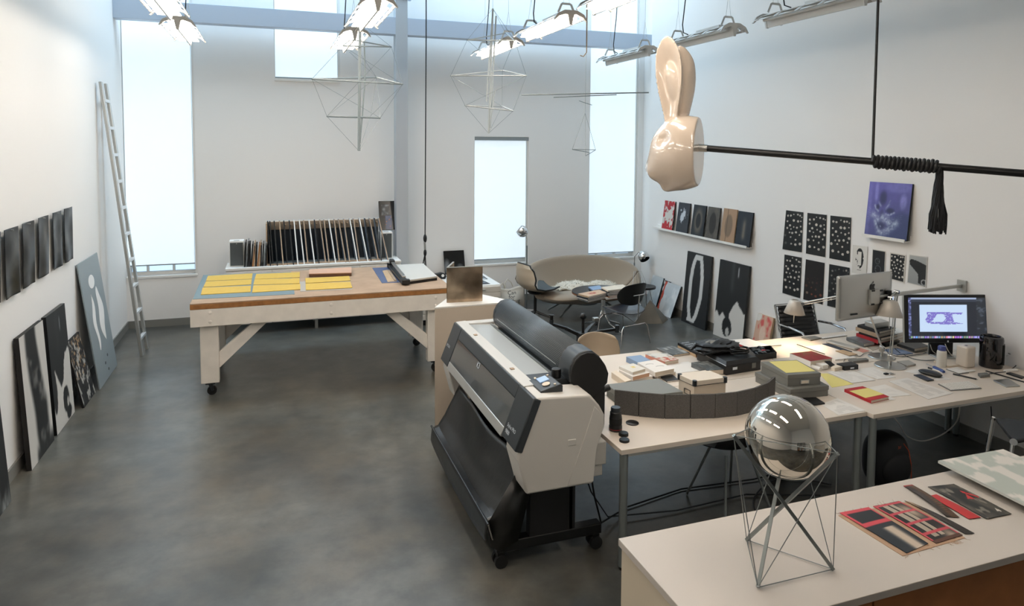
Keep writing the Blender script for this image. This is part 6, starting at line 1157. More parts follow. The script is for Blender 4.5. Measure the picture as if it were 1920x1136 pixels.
wc_ = onZ(*r4(715, 540), T+.02); gq = G().ell((0, 0, 0), (1, 1, 1), 24, 14); V = np.array(gq.v); e_ = unit(onZ(*r4(830, 572), T)-onZ(*r4(600, 510), T)); s2 = np.cross((0, 0, 1), e_); gq.v = [tuple(A(wc_[0], wc_[1], T+.018)+e_*(np.sign(p[0])*abs(p[0])**.75*.085)+s2*(np.sign(p[1])*abs(p[1])**.75*.045)+A(0, 0, max(-.016, p[2]*.018))) for p in V]; tag(obj('eyeglass_case', gq, 'leather'), 'rounded black case lying behind the smartphone', 'case')
def kb(name, label, q, z, rows, cols, body='alu'):
    Q = quadpx(q, z+.008); o = thing(name, label, 'keyboard', tuple(A(*(sum(Q)/4)[:2], z))); obj('body', G().prism([(p[0], p[1], z) for p in Q], (0, 0, .006)), mat('keyboard_grey', '#6f6f6d', .45), o, bevel=.002)
    L = lambda u, v: Q[0]*(1-u)*(1-v)+Q[1]*u*(1-v)+Q[2]*u*v+Q[3]*(1-u)*v
    for r_ in range(rows):
        off = 0
        for c in range(cols):
            u0, u1 = .02+.96*c/cols+.008, .02+.96*(c+1)/cols-.008; v0, v1 = .05+.9*r_/rows+.015, .05+.9*(r_+1)/rows-.015
            if r_ == rows-1 and 4 <= c < 9:
                if c > 4: continue
                u1 = .02+.96*9/cols-.006
            obj('key', G().prism([(p[0], p[1], z+.006) for p in (L(u0, v0), L(u1, v0), L(u1, v1), L(u0, v1))], (0, 0, .0035)), 'paper', o, smooth=False)
    return o
kb('keyboard', 'white keyboard near the front desk edge', [r4(812, 678), r4(1205, 643), r4(1380, 735), r4(978, 764)], T, 6, 13)
kb('number_pad', 'small white keypad beside the white plastic bottle', [r4(915, 487), r4(1060, 462), r4(1215, 533), r4(1090, 550)], T, 4, 5)
kb('keyboard', 'white keyboard at the far side near the office chair', [r3(795, 100), r3(1150, 48), r3(1190, 70), r3(810, 118)], T, 5, 13)
slabpx('trackpad', 'silver trackpad near the front desk edge', 'trackpad', [r4(1525, 632), r4(1720, 612), r4(1870, 705), r4(1695, 717)], T, .009, 'alu', .002)
def penx(name, label, a, b_, r_, m, cat, cap=None):
    a, b_ = onZ(*a, T+r_), onZ(*b_, T+r_); d = unit(b_-a); o = thing(name, label, cat, tuple(A(a[0], a[1], T))); obj('barrel', G().cyl(a, b_, r_, n=12), m, o)
    if cap: obj('cap', G().cyl(a, a+(b_-a)*.3, r_*1.2, n=12), cap, o)
    obj('tip', G().cyl(b_, b_+d*.012, r_*.8, r_*.15, n=10), 'alu', o); return o
penx('pen', 'black and silver pen lying behind the front keyboard', r4(1010, 555), r4(1310, 622), .006, 'black', 'pen', 'dark'); penx('pen', 'black and white marker lying beside the screwdriver', r4(690, 475), r4(880, 540), .006, 'paper', 'pen', 'black')
sa, sb_, sc2 = onZ(*r4(665, 428), T+.012), onZ(*r4(755, 465), T+.012), onZ(*r4(890, 530), T+.014); sd2 = thing('screwdriver', 'blue handled screwdriver lying in front of the bottle', 'screwdriver', tuple(A(sb_[0], sb_[1], T))); obj('shank', G().cyl(sa, sb_, .003, n=8), 'chrome', sd2); dd = unit(sc2-sb_); LL = np.linalg.norm(sc2-sb_); obj('handle', G().lathe(sb_, [(.008, 0), (.013, .012), (.0125, LL*.5), (.0145, LL*.8), (.011, LL)], 16, axis=dd), 'bluehandle', sd2)
# bottle with blue cap
b0 = onZ(*r4(885, 468), T); bt = thing('plastic_bottle', 'milky plastic bottle with a blue screw cap before the screen', 'bottle', tuple(A(b0[0], b0[1], T))); c0 = A(b0[0], b0[1]+.02, T)
obj('body', G().lathe(c0, [(.034, 0), (.036, .004), (.036, .115), (.033, .128), (.027, .135)], 28), 'translucent', bt, bevel=0); obj('cap', G().lathe(c0+A(0, 0, .133), [(.029, 0), (.03, .003), (.03, .028), (.027, .032), (.024, .036)], 24), 'bluecap', bt)
# white router tower
b0 = onZ(*r4(1240, 478), T); rt = thing('router_tower', 'white square router tower on the desk below the screen', 'router', tuple(A(b0[0], b0[1]+.05, T))); obj('body', G().box(b0[0]-.05, b0[0]+.05, b0[1]+.0, b0[1]+.1, T, T+.17), mat('router_white', '#d4cabd', .3), rt, bevel=.014, seg=4); obj('top_emblem', G().box(b0[0]-.012, b0[0]+.012, b0[1]+.04, b0[1]+.06, T+.17, T+.1708), 'dark', rt)
# black cylinder computer
b0 = onZ(*r4(1585, 485), T); b0 = A(b0[0]+.0, b0[1]+.06, T); mp = thing('cylinder_computer', 'glossy black cylindrical computer standing by the right wall', 'computer', tuple(b0)); M['glossblack'] = mat('gloss_black_metal', '#4a494a', .1, .95)
obj('shell', G().lathe(b0, [(.078, 0), (.0835, .01), (.0835, .225), (.08, .243), (.066, .252), (.060, .25), (.055, .235), (.053, .12)], 64, cap=False), 'glossblack', mp); obj('base', G().cyl(b0, b0+A(0, 0, .012), .08, n=40), 'black', mp); obj('fan', G().cyl(b0+A(0, 0, .12), b0+A(0, 0, .125), .053, n=32), 'blackm', mp)
obj('port_panel', G().obox(b0+A(.05, -.064, .11), A(.028, .021, 0), A(0, 0, .08), A(.004, -.006, 0)), 'blackm', mp)
slabpx('usb_hub', 'small dark square hub in front of the cylinder computer', 'hub', [r4(1325, 540), r4(1440, 532), r4(1485, 562), r4(1360, 575)], T, .022, 'greyboard', .004)
slabpx('foam_strip', 'black rubber strip lying right of the trackpad', 'strip', [r4(1690, 538), r4(1740, 530), r4(1925, 585), r4(1895, 605)], T, .012, 'black'); a_, b_ = onZ(*r4(1430, 515), T+.005), onZ(*r4(1960, 670), T+.005); tag(obj('metal_ruler', G().bar(a_, b_, .018, .004), 'blackm'), 'long thin dark ruler lying behind the trackpad', 'ruler')
slabpx('white_dongle', 'white adapter block beside the cylinder computer', 'adapter', [r4(1650, 498), r4(1800, 480), r4(1850, 498), r4(1700, 515)], T, .016, 'paper', .004)
slabpx('cream_folder', 'cream card folder lying behind the white bottle', 'folder', [r4(760, 385), r4(960, 370), r4(1140, 430), r4(945, 455)], T, .012, 'cream')
# ------------------------------------------------------------------ middle of the desks
Q = quadpx([r3(325, 340), r3(650, 305), r3(972, 412), r3(640, 460)], T+.06); bookw('book', 'thick white boxed book with a dark red cover picture', Q, T, .06, 'paper', 'cream', None); o = [x for x in scene.objects if x.get('label') == 'thick white boxed book with a dark red cover picture'][0]; printon(o, Q, T+.06, lambda U, V: mixc(mixc(hx('#8f1519'), hx('#6a0f12'), fnoise(U, V, 5, 2)), hx('#6b5a2e'), sm(.55, .62, fnoise(U, V, 9, 6))*(V < .5)*.8), 30, 30)
slabpx('envelope_strip', 'long dark navy envelope lying at the far side of the desk', 'envelope', [r3(812, 196), r3(912, 188), r3(1265, 312), r3(1195, 318)], T+.012, .004, mat('navy_paper', '#1e2735', .6), 0); slabpx('paper_stack', 'pile of white sheets under the navy envelope', 'paper', [r3(560, 240), r3(900, 190), r3(1330, 400), r3(1010, 430)], T, .012, 'paper', 0)
slabpx('post_card', 'small picture card on top of the white sheets', 'card', [r3(1010, 298), r3(1130, 285), r3(1345, 350), r3(1220, 372)], T+.016, .004, 'tan', 0)
slabpx('grey_notebook', 'thin grey notebook by the edge of the lamp base', 'notebook', [r3(1200, 420), r3(1470, 405), r3(1512, 430), r3(1280, 455)], T, .02, 'greyboard'); 
slabpx('black_box', 'small black box with a white label beside the white tubes', 'box', [r3(1025, 488), r3(1250, 458), r3(1358, 508), r3(1150, 530)], T, .04, 'black'); o = scene.objects['black_box']; Q = quadpx([r3(1025, 488), r3(1250, 458), r3(1358, 508), r3(1150, 530)], T+.04); e = unit(Q[2]-Q[3]); nr = unit(A(e[1], -e[0], 0)); nr = nr if nr[1] < 0 else -nr; obj('white_label', G().obox(A(*((Q[2]*.55+Q[3]*.45)[:2]), T+.018)+nr*.001, e*.018, A(0, 0, .005), nr*.001), 'tape', o)
slabpx('white_carton', 'narrow white carton lying before the red book', 'carton', [r3(700, 480), r3(830, 465), r3(905, 505), r3(825, 520)], T+.004, .035, 'paper'); slabpx('cream_block', 'cream block beside the black box', 'block', [r3(945, 540), r3(1060, 490), r3(1135, 532), r3(1000, 560)], T, .03, 'cream')
a_, b_ = onZ(*r3(650, 530), T+.016), onZ(*r3(790, 580), T+.016); tag(obj('paper_tube', G().cyl(a_, b_, .016, n=16), 'paper'), 'short white paper tube beside the white carton', 'tube'); P = [onZ(*r3(850, 455), T+.05), onZ(*r3(930, 450), T+.05), onZ(*r3(1045, 545), T+.012), onZ(*r3(970, 552), T+.012)]; tag(obj('black_strap', G().prism(P, (0, 0, -.006)), 'leather'), 'black leather strap draped between the cartons', 'strap')
a_, b_ = onZ(*r3(435, 205), T+.06), onZ(*r3(850, 350), T+.06); a_, b_ = onZ(*r3(435, 205), T+.015), onZ(*r3(850, 350), T+.015); tag(obj('dowel', G().cyl(a_, b_, .004, n=8), 'blackm'), 'thin dark rod lying behind the red picture book', 'rod')
slabpx('small_card', 'pink and yellow card at the far side of the desk', 'card', [r3(1250, 258), r3(1340, 240), r3(1520, 300), r3(1425, 322)], T, .004, 'pinkwhite', 0); Pp = onZ(*r3(1120, 215), T+.01); sdl = unit(onZ(*r3(1240, 250), T)-onZ(*r3(1000, 185), T)); tag(obj('clear_pouch', G().obox(A(Pp[0], Pp[1], T+.01), sdl*.14, np.cross((0, 0, 1), sdl)*.04, A(0, 0, .01)), mat('pouch_plastic', '#b3aea6', .2), bevel=.008), 'grey plastic pouch lying behind the pink card', 'pouch')
q = [r3(1175, 95), r3(1335, 80), r3(1605, 165), r3(1435, 192)]; bookpx('notebook', 'dark covered notebook with red edges below the silver monitor', q, T+.004, .03, 'greyb', 'paper', None); slabpx('red_folder', 'thin red folder under the dark notebook', 'folder', [r3(1400, 190), r3(1600, 165), r3(1720, 195), r3(1560, 225)], T, .004, 'red', 0); slabpx('grey_fabric', 'grey beige cloth swatch behind the lamp base', 'cloth', [r3(1460, 225), r3(1700, 195), r3(1735, 240), r3(1570, 295)], T, .003, mat('swatch_beige', '#a79d8e', .9), 0)
slabpx('photo_magazine', 'blue picture magazine lying behind the lamp base', 'magazine', [r4(100, 240), r4(290, 220), r4(495, 290), r4(290, 305)], T, .008, mat('magazine_blue', '#6d7c96', .35, var=.4, vscale=20)); slabpx('grey_pad', 'grey notebook with closed cover at the far side near the keyboard', 'notebook', [r3(500, 90), r3(700, 75), r3(800, 105), r3(640, 138)], T, .012, 'greyboard')
q = [r4(280, 375), r4(430, 360), r4(540, 420), r4(425, 445)]; o = slabpx('spiral_notebook', 'small grey spiral notebook beside the lamp base', 'notebook', [r4(290, 390), r4(440, 375), r4(530, 425), r4(420, 450)], T, .014, mat('pad_grey', '#98948c', .5)); Q = quadpx([r4(290, 390), r4(440, 375), r4(530, 425), r4(420, 450)], T+.014); g = G()
for k in range(9): p = Q[0]*(1-k/8)+Q[3]*(k/8); g.tube([A(p[0]+.007*math.cos(t), p[1], T+.008+.007*math.sin(t)) for t in np.linspace(0, 6.0, 8)], .0012, 4)
obj('spiral', g, 'alu', o)
q = [r4(285, 160), r4(520, 120), r4(700, 195), r4(510, 232)]; bookpx('notebook', 'thick black notebook under the left side of the screen', q, T+.016, .026, 'leather', 'cream', None); q = [r4(285, 190), r4(520, 150), r4(715, 220), r4(515, 255)]; bookpx('book', 'cream book under the thick black notebook', q, T, .016, 'paper', 'cream', None)
kx = onZ(*r4(150, 568), T); g = G(); ky = thing('key_bunch', 'bunch of keys on the white text sheet', 'keys', tuple(A(kx[0], kx[1], T+.003))); obj('key_fob', G().box(kx[0]-.02, kx[0]+.015, kx[1]-.01, kx[1]+.012, T+.003, T+.016), 'black', ky, bevel=.004); obj('key_ring', G().tube([(kx[0]+.035+.014*math.cos(t), kx[1]+.014*math.sin(t), T+.006) for t in np.linspace(0, 5.9, 14)], .0018, 5), 'chrome', ky)
for k in range(3): obj('key', G().obox((kx[0]+.05, kx[1]-.01+.012*k, T+.006), A(.022, -.006+.006*k, 0), A(.001, .004, 0), A(0, 0, .0015)), 'alu', ky)
# red, orange, black book stack with speaker dock
Sx = lambda u, v: (1480+u/8, 500+v/8)
gb2 = 'stack of books under the silver monitor'
stk = [('red', 'red book low in the stack under the silver monitor', .032), ('black', 'black book in the stack under the silver monitor', .024), ('kraft', 'brown gold patterned book in the stack under the silver monitor', .034), ('blackm', 'large black book near the top of the stack', .022)]
Qs = quadpx([Sx(1020, 870), Sx(1300, 820), Sx(1600, 920), Sx(1350, 975)], T+.03+sum(s[2] for s in stk)); c_ = sum(Qs)/4
bookw('black_case', 'black flat case at the bottom of the book stack', [p+(c_-p)*.12+A(.05, -.03, 0) for p in Qs], T, .03, 'black', 'blackm', None); scene.objects['black_case']['category'] = 'case'
z = T+.03
for i, (m, lab, h) in enumerate(stk): off = A(.012*math.sin(i*2), .01*math.cos(i*3), 0)*(i < 3); bookw('book', lab, [p+off for p in Qs], z, h, m, 'cream', gb2); z += h
Qd = [p*.0+(c_+(p-c_)*A(.8, .45, 0)) for p in Qs]; tag(obj('aluminium_dock', G().prism([A(p[0], p[1], z) for p in Qd], (0, 0, .05)), 'alupaint', bevel=.006), 'silver metal dock sitting on top of the book stack', 'dock')
stk2 = quadpx([Sx(1400, 960), Sx(1600, 910), Sx(1750, 960), Sx(1560, 1010)], T+.09); z = T
for i, (m, lab, h) in enumerate((('cream', 'cream book at the bottom of the pile behind the screen', .03), ('tan', 'tan book in the middle of the pile behind the screen', .03), ('paper', 'white book topping the pile behind the screen', .025))): bookw('book', lab, stk2, z, h, m, 'paper', 'pile of books behind the screen'); z += h
# ------------------------------------------------------------------ silver monitor on an arm (back view)
Sm = lambda u, v: (1480+u/8, 500+v/8)
md_ = 5.55; TLm, TRm, BLm, BRm = dep(*Sm(712, 135), md_-.12), dep(*Sm(1508, 65), md_+.13), dep(*Sm(712, 812), md_-.12), dep(*Sm(1508, 725), md_+.13)
uM = TRm-TLm; uM[2] = 0; wM = np.linalg.norm(uM); uM = uM/wM; vM = A(0, 0, 1); hM = TLm[2]-BLm[2]; cM = (TLm+TRm+BLm+BRm)/4; nM = np.cross(uM, vM)     # nM faces the camera side (back of the monitor)
mo = thing('silver_monitor', 'silver computer monitor seen from behind on a wall arm', 'monitor', tuple(cM-A(0, 0, hM/2)))
gm = G(); n_ = 16
obj('back_shell', G().grid(lambda u, v: cM+uM*wM*(u-.5)+vM*hM*(v-.5)+nM*(.012+.022*(1-(2*u-1)**4)*(1-(2*v-1)**4)), 20, 14), 'alu', mo, solid=.003); obj('screen_slab', G().obox(cM, uM*wM/2, vM*hM/2, nM*.012), 'alupaint', mo, bevel=.006); obj('front_glass', G().obox(cM-nM*.0125, uM*wM*.49, vM*hM*.48, nM*.001), 'black', mo)
la = cM+uM*wM*.08+vM*hM*.19+nM*.036
apple = [(0, .3), (.1, .36), (.22, .36), (.33, .27), (.25, .18), (.22, .05), (.27, -.08), (.36, -.13), (.28, -.32), (.16, -.42), (.06, -.39), (-.06, -.39), (-.16, -.42), (-.28, -.3), (-.36, -.08), (-.36, .12), (-.28, .29), (-.14, .36)]
obj('fruit_logo', G().prism([la+uM*a*.085+vM*b_*.085 for a, b_ in apple], nM*.002).prism([la+uM*a*.085+vM*b_*.085 for a, b_ in ((.0, .42), (.03, .56), (.14, .62), (.12, .5))], nM*.002), 'black', mo, smooth=False)
for k in range(6): obj('port', G().obox(cM-uM*wM*(.29-.022*k)-vM*hM*.37+nM*.03, uM*.004, vM*.006, nM*.004), 'dark', mo)
pm = cM+uM*wM*.1-vM*hM*.02+nM*.045; arm = thing('monitor_arm', 'dark and silver wall arm holding the silver monitor', 'bracket', tuple(pm)); obj('mount_plate', G().obox(pm, uM*.055, vM*.06, nM*.012), 'alupaint', arm, bevel=.004); 
for a, b_ in ((-.045, .055), (.05, .05), (-.045, -.055), (.05, -.05)): obj('mount_bolt', G().cyl(pm+uM*a+vM*b_+nM*.01, pm+uM*(a+.03)+vM*b_+nM*.012, .008, n=10), 'black', arm)
we = onX(1700, 562, WR); jx = pm+uM*.17; obj('arm_link', G().bar(pm, jx, .02, .02).bar(jx, (WR-.02, jx[1]+.1, jx[2]+.0), .02, .03), 'alupaint', arm, bevel=.004); obj('wall_plate', G().box(WR-.02, WR, jx[1]+.06, jx[1]+.14, jx[2]-.05, jx[2]+.05), 'alupaint', arm); obj('pivot', G().cyl(jx-A(0, 0, .04), jx+A(0, 0, .04), .022, n=16), 'black', arm)
# ------------------------------------------------------------------ black framed screen
ft = onZ(1773, 669, T); sc0 = A(ft[0], ft[1]+.02, T); ddp = np.dot(sc0-EYE, FW)-.02
TLs, TRs, BLs, BRs = dep(1699, 550, ddp-.02), dep(1862.5, 553, ddp+.0), dep(1691, 642, ddp-.05), dep(1852, 645, ddp-.03)
uS = (TRs-TLs)+(BRs-BLs); uS[2] = 0; wS = (np.linalg.norm((TRs-TLs)[:2])+np.linalg.norm((BRs-BLs)[:2]))/2; uS = unit(uS); hS = ((TLs-BLs)[2]+(TRs-BRs)[2])/2; cS = (TLs+TRs+BLs+BRs)/4; back = np.cross((0, 0, 1), uS); back = back if back[1] > 0 else -back
vS = unit(A(0, 0, 1)+back*.1); nS = -np.cross(vS, uS) if np.dot(np.cross(uS, vS), back) < 0 else np.cross(vS, uS); nS = np.cross(uS, vS)
so = thing('desktop_screen', 'black framed desktop screen showing a purple animal drawing', 'monitor', tuple(sc0))
obj('housing', G().obox(cS-nS*.014, uS*wS/2, vS*hS/2, nS*.013), 'alupaint', so, bevel=.006); bz = obj('glass_front', G().obox(cS, uS*wS*.497, vS*hS*.495, nS*.002), 'black', so, bevel=.003)
def f_scr(U, V):
    c = flat(U, '#20242c'); n_ = fnoise(U, V, 30, 5); tp = V > .955; c[tp] = hx('#8f9bb5'); tb_ = (V > .90) & (V <= .955); c[tb_] = hx('#333844'); lf_ = (U < .035); c[lf_] = mixc(hx('#3a3f60'), hx('#7f86b8'), sm(.4, .7, n_))[lf_]
    rp = U > .87; c[rp] = mixc(hx('#262a30'), hx('#454b55'), sm(.55, .75, fnoise(U, V, 16, 8)))[rp]; cvs = (U > .14) & (U < .75) & (V > .17) & (V < .83); c[cvs] = hx('#b3c6de')
    a, b_ = (U-.14)/.61, (V-.17)/.66; m_ = np.zeros(len(U), bool)
    for pl_ in ([(.15, .72), (.38, .72), (.36, .62), (.28, .42), (.17, .35), (.12, .45), (.17, .56)], [(.5, .72), (.92, .71), (.88, .64), (.69, .65), (.70, .5), (.73, .36), (.6, .33), (.49, .36), (.56, .5), (.52, .6)], [(.37, .73), (.52, .73), (.52, .66), (.36, .66)], [(.13, .38), (.75, .35), (.92, .3), (.6, .265), (.2, .305)]): m_ |= inpoly(a, b_, pl_)
    m_ &= cvs & (fnoise(U, V, 60, 11) > .3); c[m_] = hx('#7268b4')
    dck = (V < .06) & (V > .012); k = fnoise(np.floor(U*34)/34, V*0, 40, 3); dk_ = np.column_stack([.35+.5*vnoise(np.floor(U*34), V*0, 1.7, 2), .35+.4*vnoise(np.floor(U*34), V*0, 1.3, 4), .4+.5*vnoise(np.floor(U*34), V*0, 1.9, 6)]); dd_ = dck & ((U*34) % 1 < .8) & (U > .03) & (U < .97); c[dck] = hx('#39404a'); c[dd_] = dk_[dd_]; return c
paint('lit_display', cS-uS*wS*.45-vS*hS*.415+nS*.0028, uS*wS*.90, vS*hS*.85, f_scr, 130, 84, bz, SCREEN)
ll = cS-vS*hS*.465+nS*.0028; obj('fruit_logo', G().prism([ll+uS*a*.02+vS*b_*.02 for a, b_ in apple], nS*.0006), 'tape', so, smooth=False)
obj('stand', G().prism([sc0+uS*a+back*.05+A(0, 0, z_) for a, z_ in ((-.10, 0), (.10, 0), (.10, .2), (-.10, .2))], back*.012).prism([sc0+uS*.1-back*.08, sc0-uS*.1-back*.08, sc0-uS*.1+back*.1, sc0+uS*.1+back*.1], (0, 0, .01)), 'alupaint', so, bevel=.004)
obj('stand_back_box', G().obox(sc0+back*.04+A(0, 0, .07), uS*.1, back*.012, A(0, 0, .07)), 'black', so, bevel=.004)
# ------------------------------------------------------------------ architect lamps
def desk_lamp(label, base, r_, elbow, headjoint, shade_top, aim, sr, lit, stemtop=None):
    o = thing('architect_lamp', label, 'lamp', tuple(base), 'silver desk lamps'); b0 = A(*base); M_ = 'alu'
    obj('base', G().lathe(b0, [(r_, 0), (r_, .006), (r_*.96, .01)], 40), M_, o, bevel=0); obj('base_post', G().cyl(b0+A(0, 0, .01), b0+A(0, 0, .075), .012, n=14).obox(b0+A(0, 0, .07), A(.02, 0, 0), A(0, .012, 0), A(0, 0, .02)), M_, o)
    e, h = A(*elbow), A(*headjoint); s0 = b0+A(0, 0, .085); sd = unit(np.cross(e-s0, (0, 0, 1)) if np.linalg.norm(np.cross(unit(e-s0), (0, 0, 1))) > .05 else A(1, 0, 0))
    obj('lower_arm', G().tube([s0+sd*.008, e+sd*.008], .0065, 8).tube([s0-sd*.008, e-sd*.008], .0035, 6), M_, o); obj('upper_arm', G().tube([e+A(0, 0, .008), h+A(0, 0, .008)], .0065, 8).tube([e-A(0, 0, .012), h-A(0, 0, .012)], .0035, 6), M_, o)
    for j in (s0, e, h): obj('joint', G().cyl(j-sd*.018, j+sd*.018, .016, n=14), 'chrome', o)
    d = unit(aim); t0 = A(*shade_top); sh_ = obj('shade', G().lathe(t0, [(sr*.30, -.012), (sr*.5, -.004), (sr*.55, 0), (sr, sr*1.25)], 32, cap=False, axis=d), 'shadealu', o, solid=.0025); obj('shade_cap', G().cyl(t0-d*.002, t0+d*.0, sr*.5, n=24), 'shadealu', sh_); obj('neck', G().cyl(h, t0-d*.0, .013, n=12), 'chrome', o); bp = t0+d*sr*.7; obj('bulb', G().ell(bp, (.026, .026, .03), 16, 10), 'bulbwarm' if lit else 'paper', sh_)
    obj('handle_pin', G().cyl(t0+d*sr*.8, t0+d*sr*2.2, .0035, n=8), 'alu', sh_)
    if lit:
        ld_ = bpy.data.lights.new('desk_lamp_light', 'SPOT'); ld_.energy = 9; ld_.color = (1, .72, .45); ld_.spot_size = 2.1; ld_.spot_blend = .6; ld_.shadow_soft_size = .03; lo = bpy.data.objects.new('desk_lamp_light', ld_); COL.objects.link(lo); lo.location = Vector(bp+d*.045); lo.rotation_euler = Vector(d).to_track_quat('-Z', 'Y').to_euler()
    return o
b1 = onZ(*r4(90, 340), T); b1 = A(b1[0], b1[1], T); tD = np.dot(b1-EYE, FW)
el = dep(*Sm(1090, 385), tD-.02); hj = dep(*Sm(190, 555), tD+.25); stp = dep(*Sm(90, 517), tD+.27)
desk_lamp('silver architect lamp with its arm stretched over the desk to the left', b1, .105, el, hj, stp, (-.05, .02, -1), .088, True)
b2_ = onZ(*r4(195, 455), T); b2_ = A(b2_[0], b2_[1], T); tD2 = np.dot(b2_-EYE, FW); el = dep(*Sm(1600, 560), tD2); pst = dep(*r4(258, 200), tD2)
desk_lamp('silver architect lamp standing upright before the screen', b2_, .115, dep(*Sm(1612, 380), tD2+.02), dep(*Sm(1520, 465), tD2-.02), dep(*Sm(1515, 520), tD2-.03), (-.12, -.1, -1), .098, False)
# ------------------------------------------------------------------ desk cables
def cab_(label, pts, r_=.003, m='cord'):
    P = [A(*p) for p in pts]; S = []
    for i in range(len(P)-1):
        p0, p1, p2, p3 = P[max(0, i-1)], P[i], P[i+1], P[min(len(P)-1, i+2)]
        for t in np.linspace(0, 1, 8, endpoint=False): S.append(.5*((2*p1)+(-p0+p2)*t+(2*p0-5*p1+4*p2-p3)*t*t+(-p0+3*p1-3*p2+p3)*t**3))
    S.append(P[-1]); return tag(obj('cable', G().tube(S, r_, 6), m), label, 'cable')
D = lambda p, z=.006: onZ(*p, T+z)
cab_('black lamp cable curving across the desk to the screen', [D(r4(150, 240), .08), D(r4(190, 300)), D(r4(330, 330)), D(r4(560, 305)), D(r4(740, 265))]); cab_('black cable running from the upright lamp along the desk', [D(r4(262, 230), .09), D(r4(330, 285)), D(r4(480, 355)), D(r4(640, 382)), D(r4(770, 375))]); cab_('white cable drooping below the left of the screen', [D(r4(715, 180), .13), D(r4(745, 260), .05), D(r4(820, 310)), D(r4(900, 330))], .003, 'whitecord'); cab_('white cable dropping to the router tower', [D(r4(905, 170), .13), D(r4(960, 280), .06), D(r4(1050, 360)), D(r4(1120, 390))], .003, 'whitecord')
cab_('white cable leaving the back of the cylinder computer', [D(r4(1690, 320), .07), D(r4(1780, 330), .06), D(r4(1840, 420), .02), D(r4(1790, 500)), D(r4(1690, 500))], .003, 'whitecord'); cab_('black cable arching from the cylinder computer to the hub', [D(r4(1720, 290), .1), D(r4(1800, 340), .05), D(r4(1820, 440), .01), D(r4(1700, 520)), D(r4(1560, 540)), D(r4(1470, 555))]); cab_('black cable running off the desk at the right edge', [D(r4(1760, 280), .1), D(r4(1860, 400), .03), D(r4(1930, 470)), D(r4(2000, 520))])
cab_('thin black cable between the books and the lamp base', [D(r3(1135, 460)), D(r3(1180, 400), .01), D(r3(1290, 360)), D(r3(1380, 380)), D(r3(1450, 335)), D(r3(1560, 320))], .002)
# ------------------------------------------------------------------ black office chair behind the desk
oc = thing('office_chair', 'black ribbed leather office chair with chrome arms behind the desk', 'chair', (4.9, 5.6, 0)); c0 = onY(*c4(250, 400), 5.62); cx, cy = c0[0]+.1, 5.62; zt = onY(*c4(240, 215), 5.75)[2]
W2_ = .235
def ob(u, v): z = .45+(zt-.45)*v; return (cx-W2_+2*W2_*u-.02*v*(2*u-1), cy+.1+.12*v+.012*math.cos(v*math.pi*18)*.35, z)
obj('backrest', G().grid(ob, 6, 90), 'leather', oc, solid=.02); obj('seat', G().grid(lambda u, v: (cx-W2_+2*W2_*u, cy-.35+.45*v, .45+.004*math.cos(v*60)), 6, 40), 'leather', oc, solid=.03)
for s in (-1, 1):
    obj('side_rail', G().tube([(cx+s*.25, cy+.225, zt), (cx+s*.25, cy+.1, .45), (cx+s*.25, cy-.36, .455)], .011, 8), 'chrome', oc); obj('armrest', G().tube([(cx+s*.25, cy+.14, .66), (cx+s*.27, cy-.02, .67), (cx+s*.27, cy-.2, .66), (cx+s*.26, cy-.27, .60), (cx+s*.25, cy-.25, .46)], .012, 8), 'chrome', oc)
obj('top_rail', G().cyl((cx-.25, cy+.225, zt), (cx+.25, cy+.225, zt), .014, n=12), 'chrome', oc); obj('gas_column', G().cyl((cx, cy-.12, .1), (cx, cy-.12, .45), .025, n=14), 'chrome', oc)
for k in range(5): a = 2*math.pi*k/5; e = A(cx+.3*math.cos(a), cy-.12+.3*math.sin(a), .06); obj('base_leg', G().tube([(cx, cy-.12, .1), e], .015, 8), 'chrome', oc); obj('caster', G().cyl(e-A(.012, 0, .03), e+A(.012, 0, -.03), .03, n=14), 'rubber', oc)
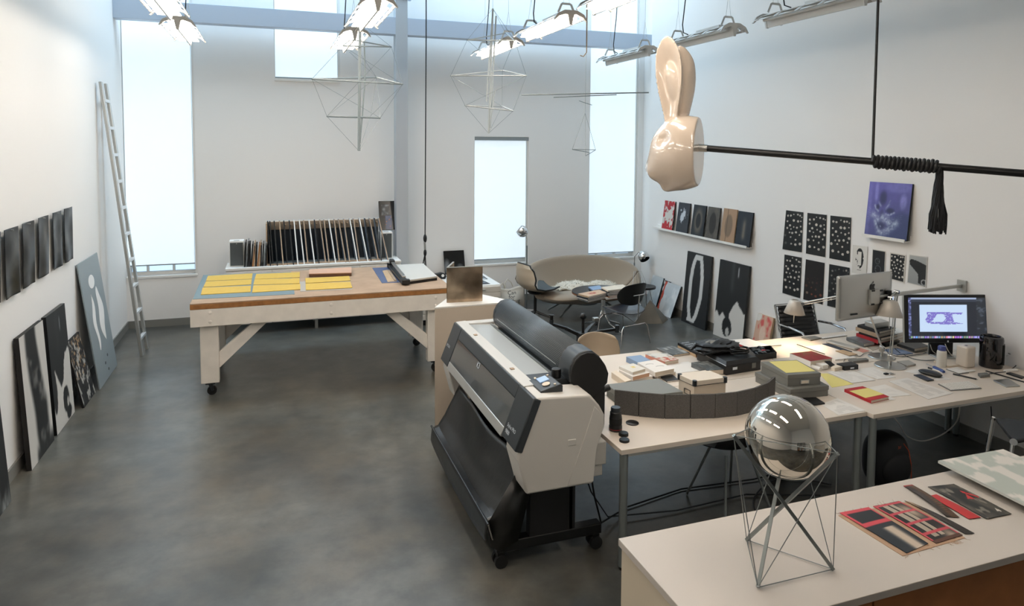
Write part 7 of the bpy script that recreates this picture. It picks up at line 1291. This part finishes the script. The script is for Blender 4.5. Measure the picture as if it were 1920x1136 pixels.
# chairs under and beside the near side of the desks
uc = onZ(1480, 860, .45); ch = shellchair('shell_chair', 'dark shell chair tucked under the near desk behind the chrome sphere', 3.02, 3.95, math.radians(95), 'lacquer', None, None, 'greymetal', .42)
K6 = lambda u, v: (1580+u/5.647, 760+v/5.647)
e0 = dep(*K6(1605, 120), 4.3); rc = thing('sling_chair', 'black leather sling chair at the right edge of the frame', 'chair', (5.0, 2.95, 0)); zc = .62
P_ = [dep(*K6(1600, 125), 4.35), dep(*K6(2050, 150), 4.2), dep(*K6(2050, 330), 4.0), dep(*K6(1800, 385), 4.15)]
g = G().prism(P_, unit(np.cross(P_[1]-P_[0], P_[3]-P_[0]))*.03); obj('leather_sling', g, 'blackm', rc, bevel=.02, seg=3); nb = dep(*K6(1810, 388), 4.13); obj('chrome_bolt', G().cyl(nb, nb+unit(EYE-nb)*.02, .02, n=18), 'chrome', rc)
for a, b_ in ((P_[0], A(P_[0][0], P_[0][1]+.1, 0.01)), (P_[3], A(P_[3][0]-.05, P_[3][1], .01)), (P_[2], A(P_[2][0], P_[2][1]-.1, .01)), (P_[1], A(P_[1][0], P_[1][1]+.1, .01))): obj('leg', G().tube([a, b_], .011, 8), 'chrome', rc)
# bag under the desk
bx = onZ(1690, 905, .0); bgc = A(4.30, 3.80, 0); bp_ = thing('backpack', 'black backpack with orange piping on the floor under the right desk', 'backpack', tuple(bgc)); gq = G().ell((0, 0, 0), (1, 1, 1), 36, 24); V = np.array(gq.v); V = np.sign(V)*np.abs(V)**.7*A(.16, .12, .2); V += bgc+A(0, 0, .2); gq.v = [tuple(p) for p in V]; obj('body', gq, mat('backpack_nylon', '#15161a', .6), bp_); obj('orange_piping', G().tube([bgc+A(.02, -.135, .36), bgc+A(.07, -.137, .3), bgc+A(.10, -.135, .2), bgc+A(.12, -.125, .08)], .003, 5), mat('orange_trim', '#c0491f', .6), bp_); obj('front_pocket', G().ell(bgc+A(0, -.1, .16), (.13, .06, .13), 24, 14), MATS['backpack_nylon'], bp_); text('logo', '3//', .03, bgc+A(-.04, -.139, .33), (1, 0, 0), (0, 0, 1), MATS['orange_trim'], bp_)
# floor cables under the right desk
cab_('white cable loop hanging under the right desk', [onZ(*K6(520, 100), .6), onZ(*K6(600, 200), .4), onZ(*K6(690, 330), .25), onZ(*K6(850, 375), .2), onZ(*K6(1050, 310), .25), onZ(*K6(1200, 180), .45), onZ(*K6(1240, 20), .68)], .005, 'whitecord'); cab_('black cable hanging against the right wall', [onX(*K6(1570, 10), WR-.03), onX(*K6(1575, 150), WR-.03), onX(*K6(1545, 300), WR-.03), onX(*K6(1520, 390), WR-.03)], .004)
cab_('black cables looping on the floor under the desk seam', [(3.9, 3.9, .01), (3.6, 4.1, .012), (3.2, 3.9, .012), (3.1, 3.6, .01), (3.5, 3.5, .012), (3.9, 3.7, .012)], .006)
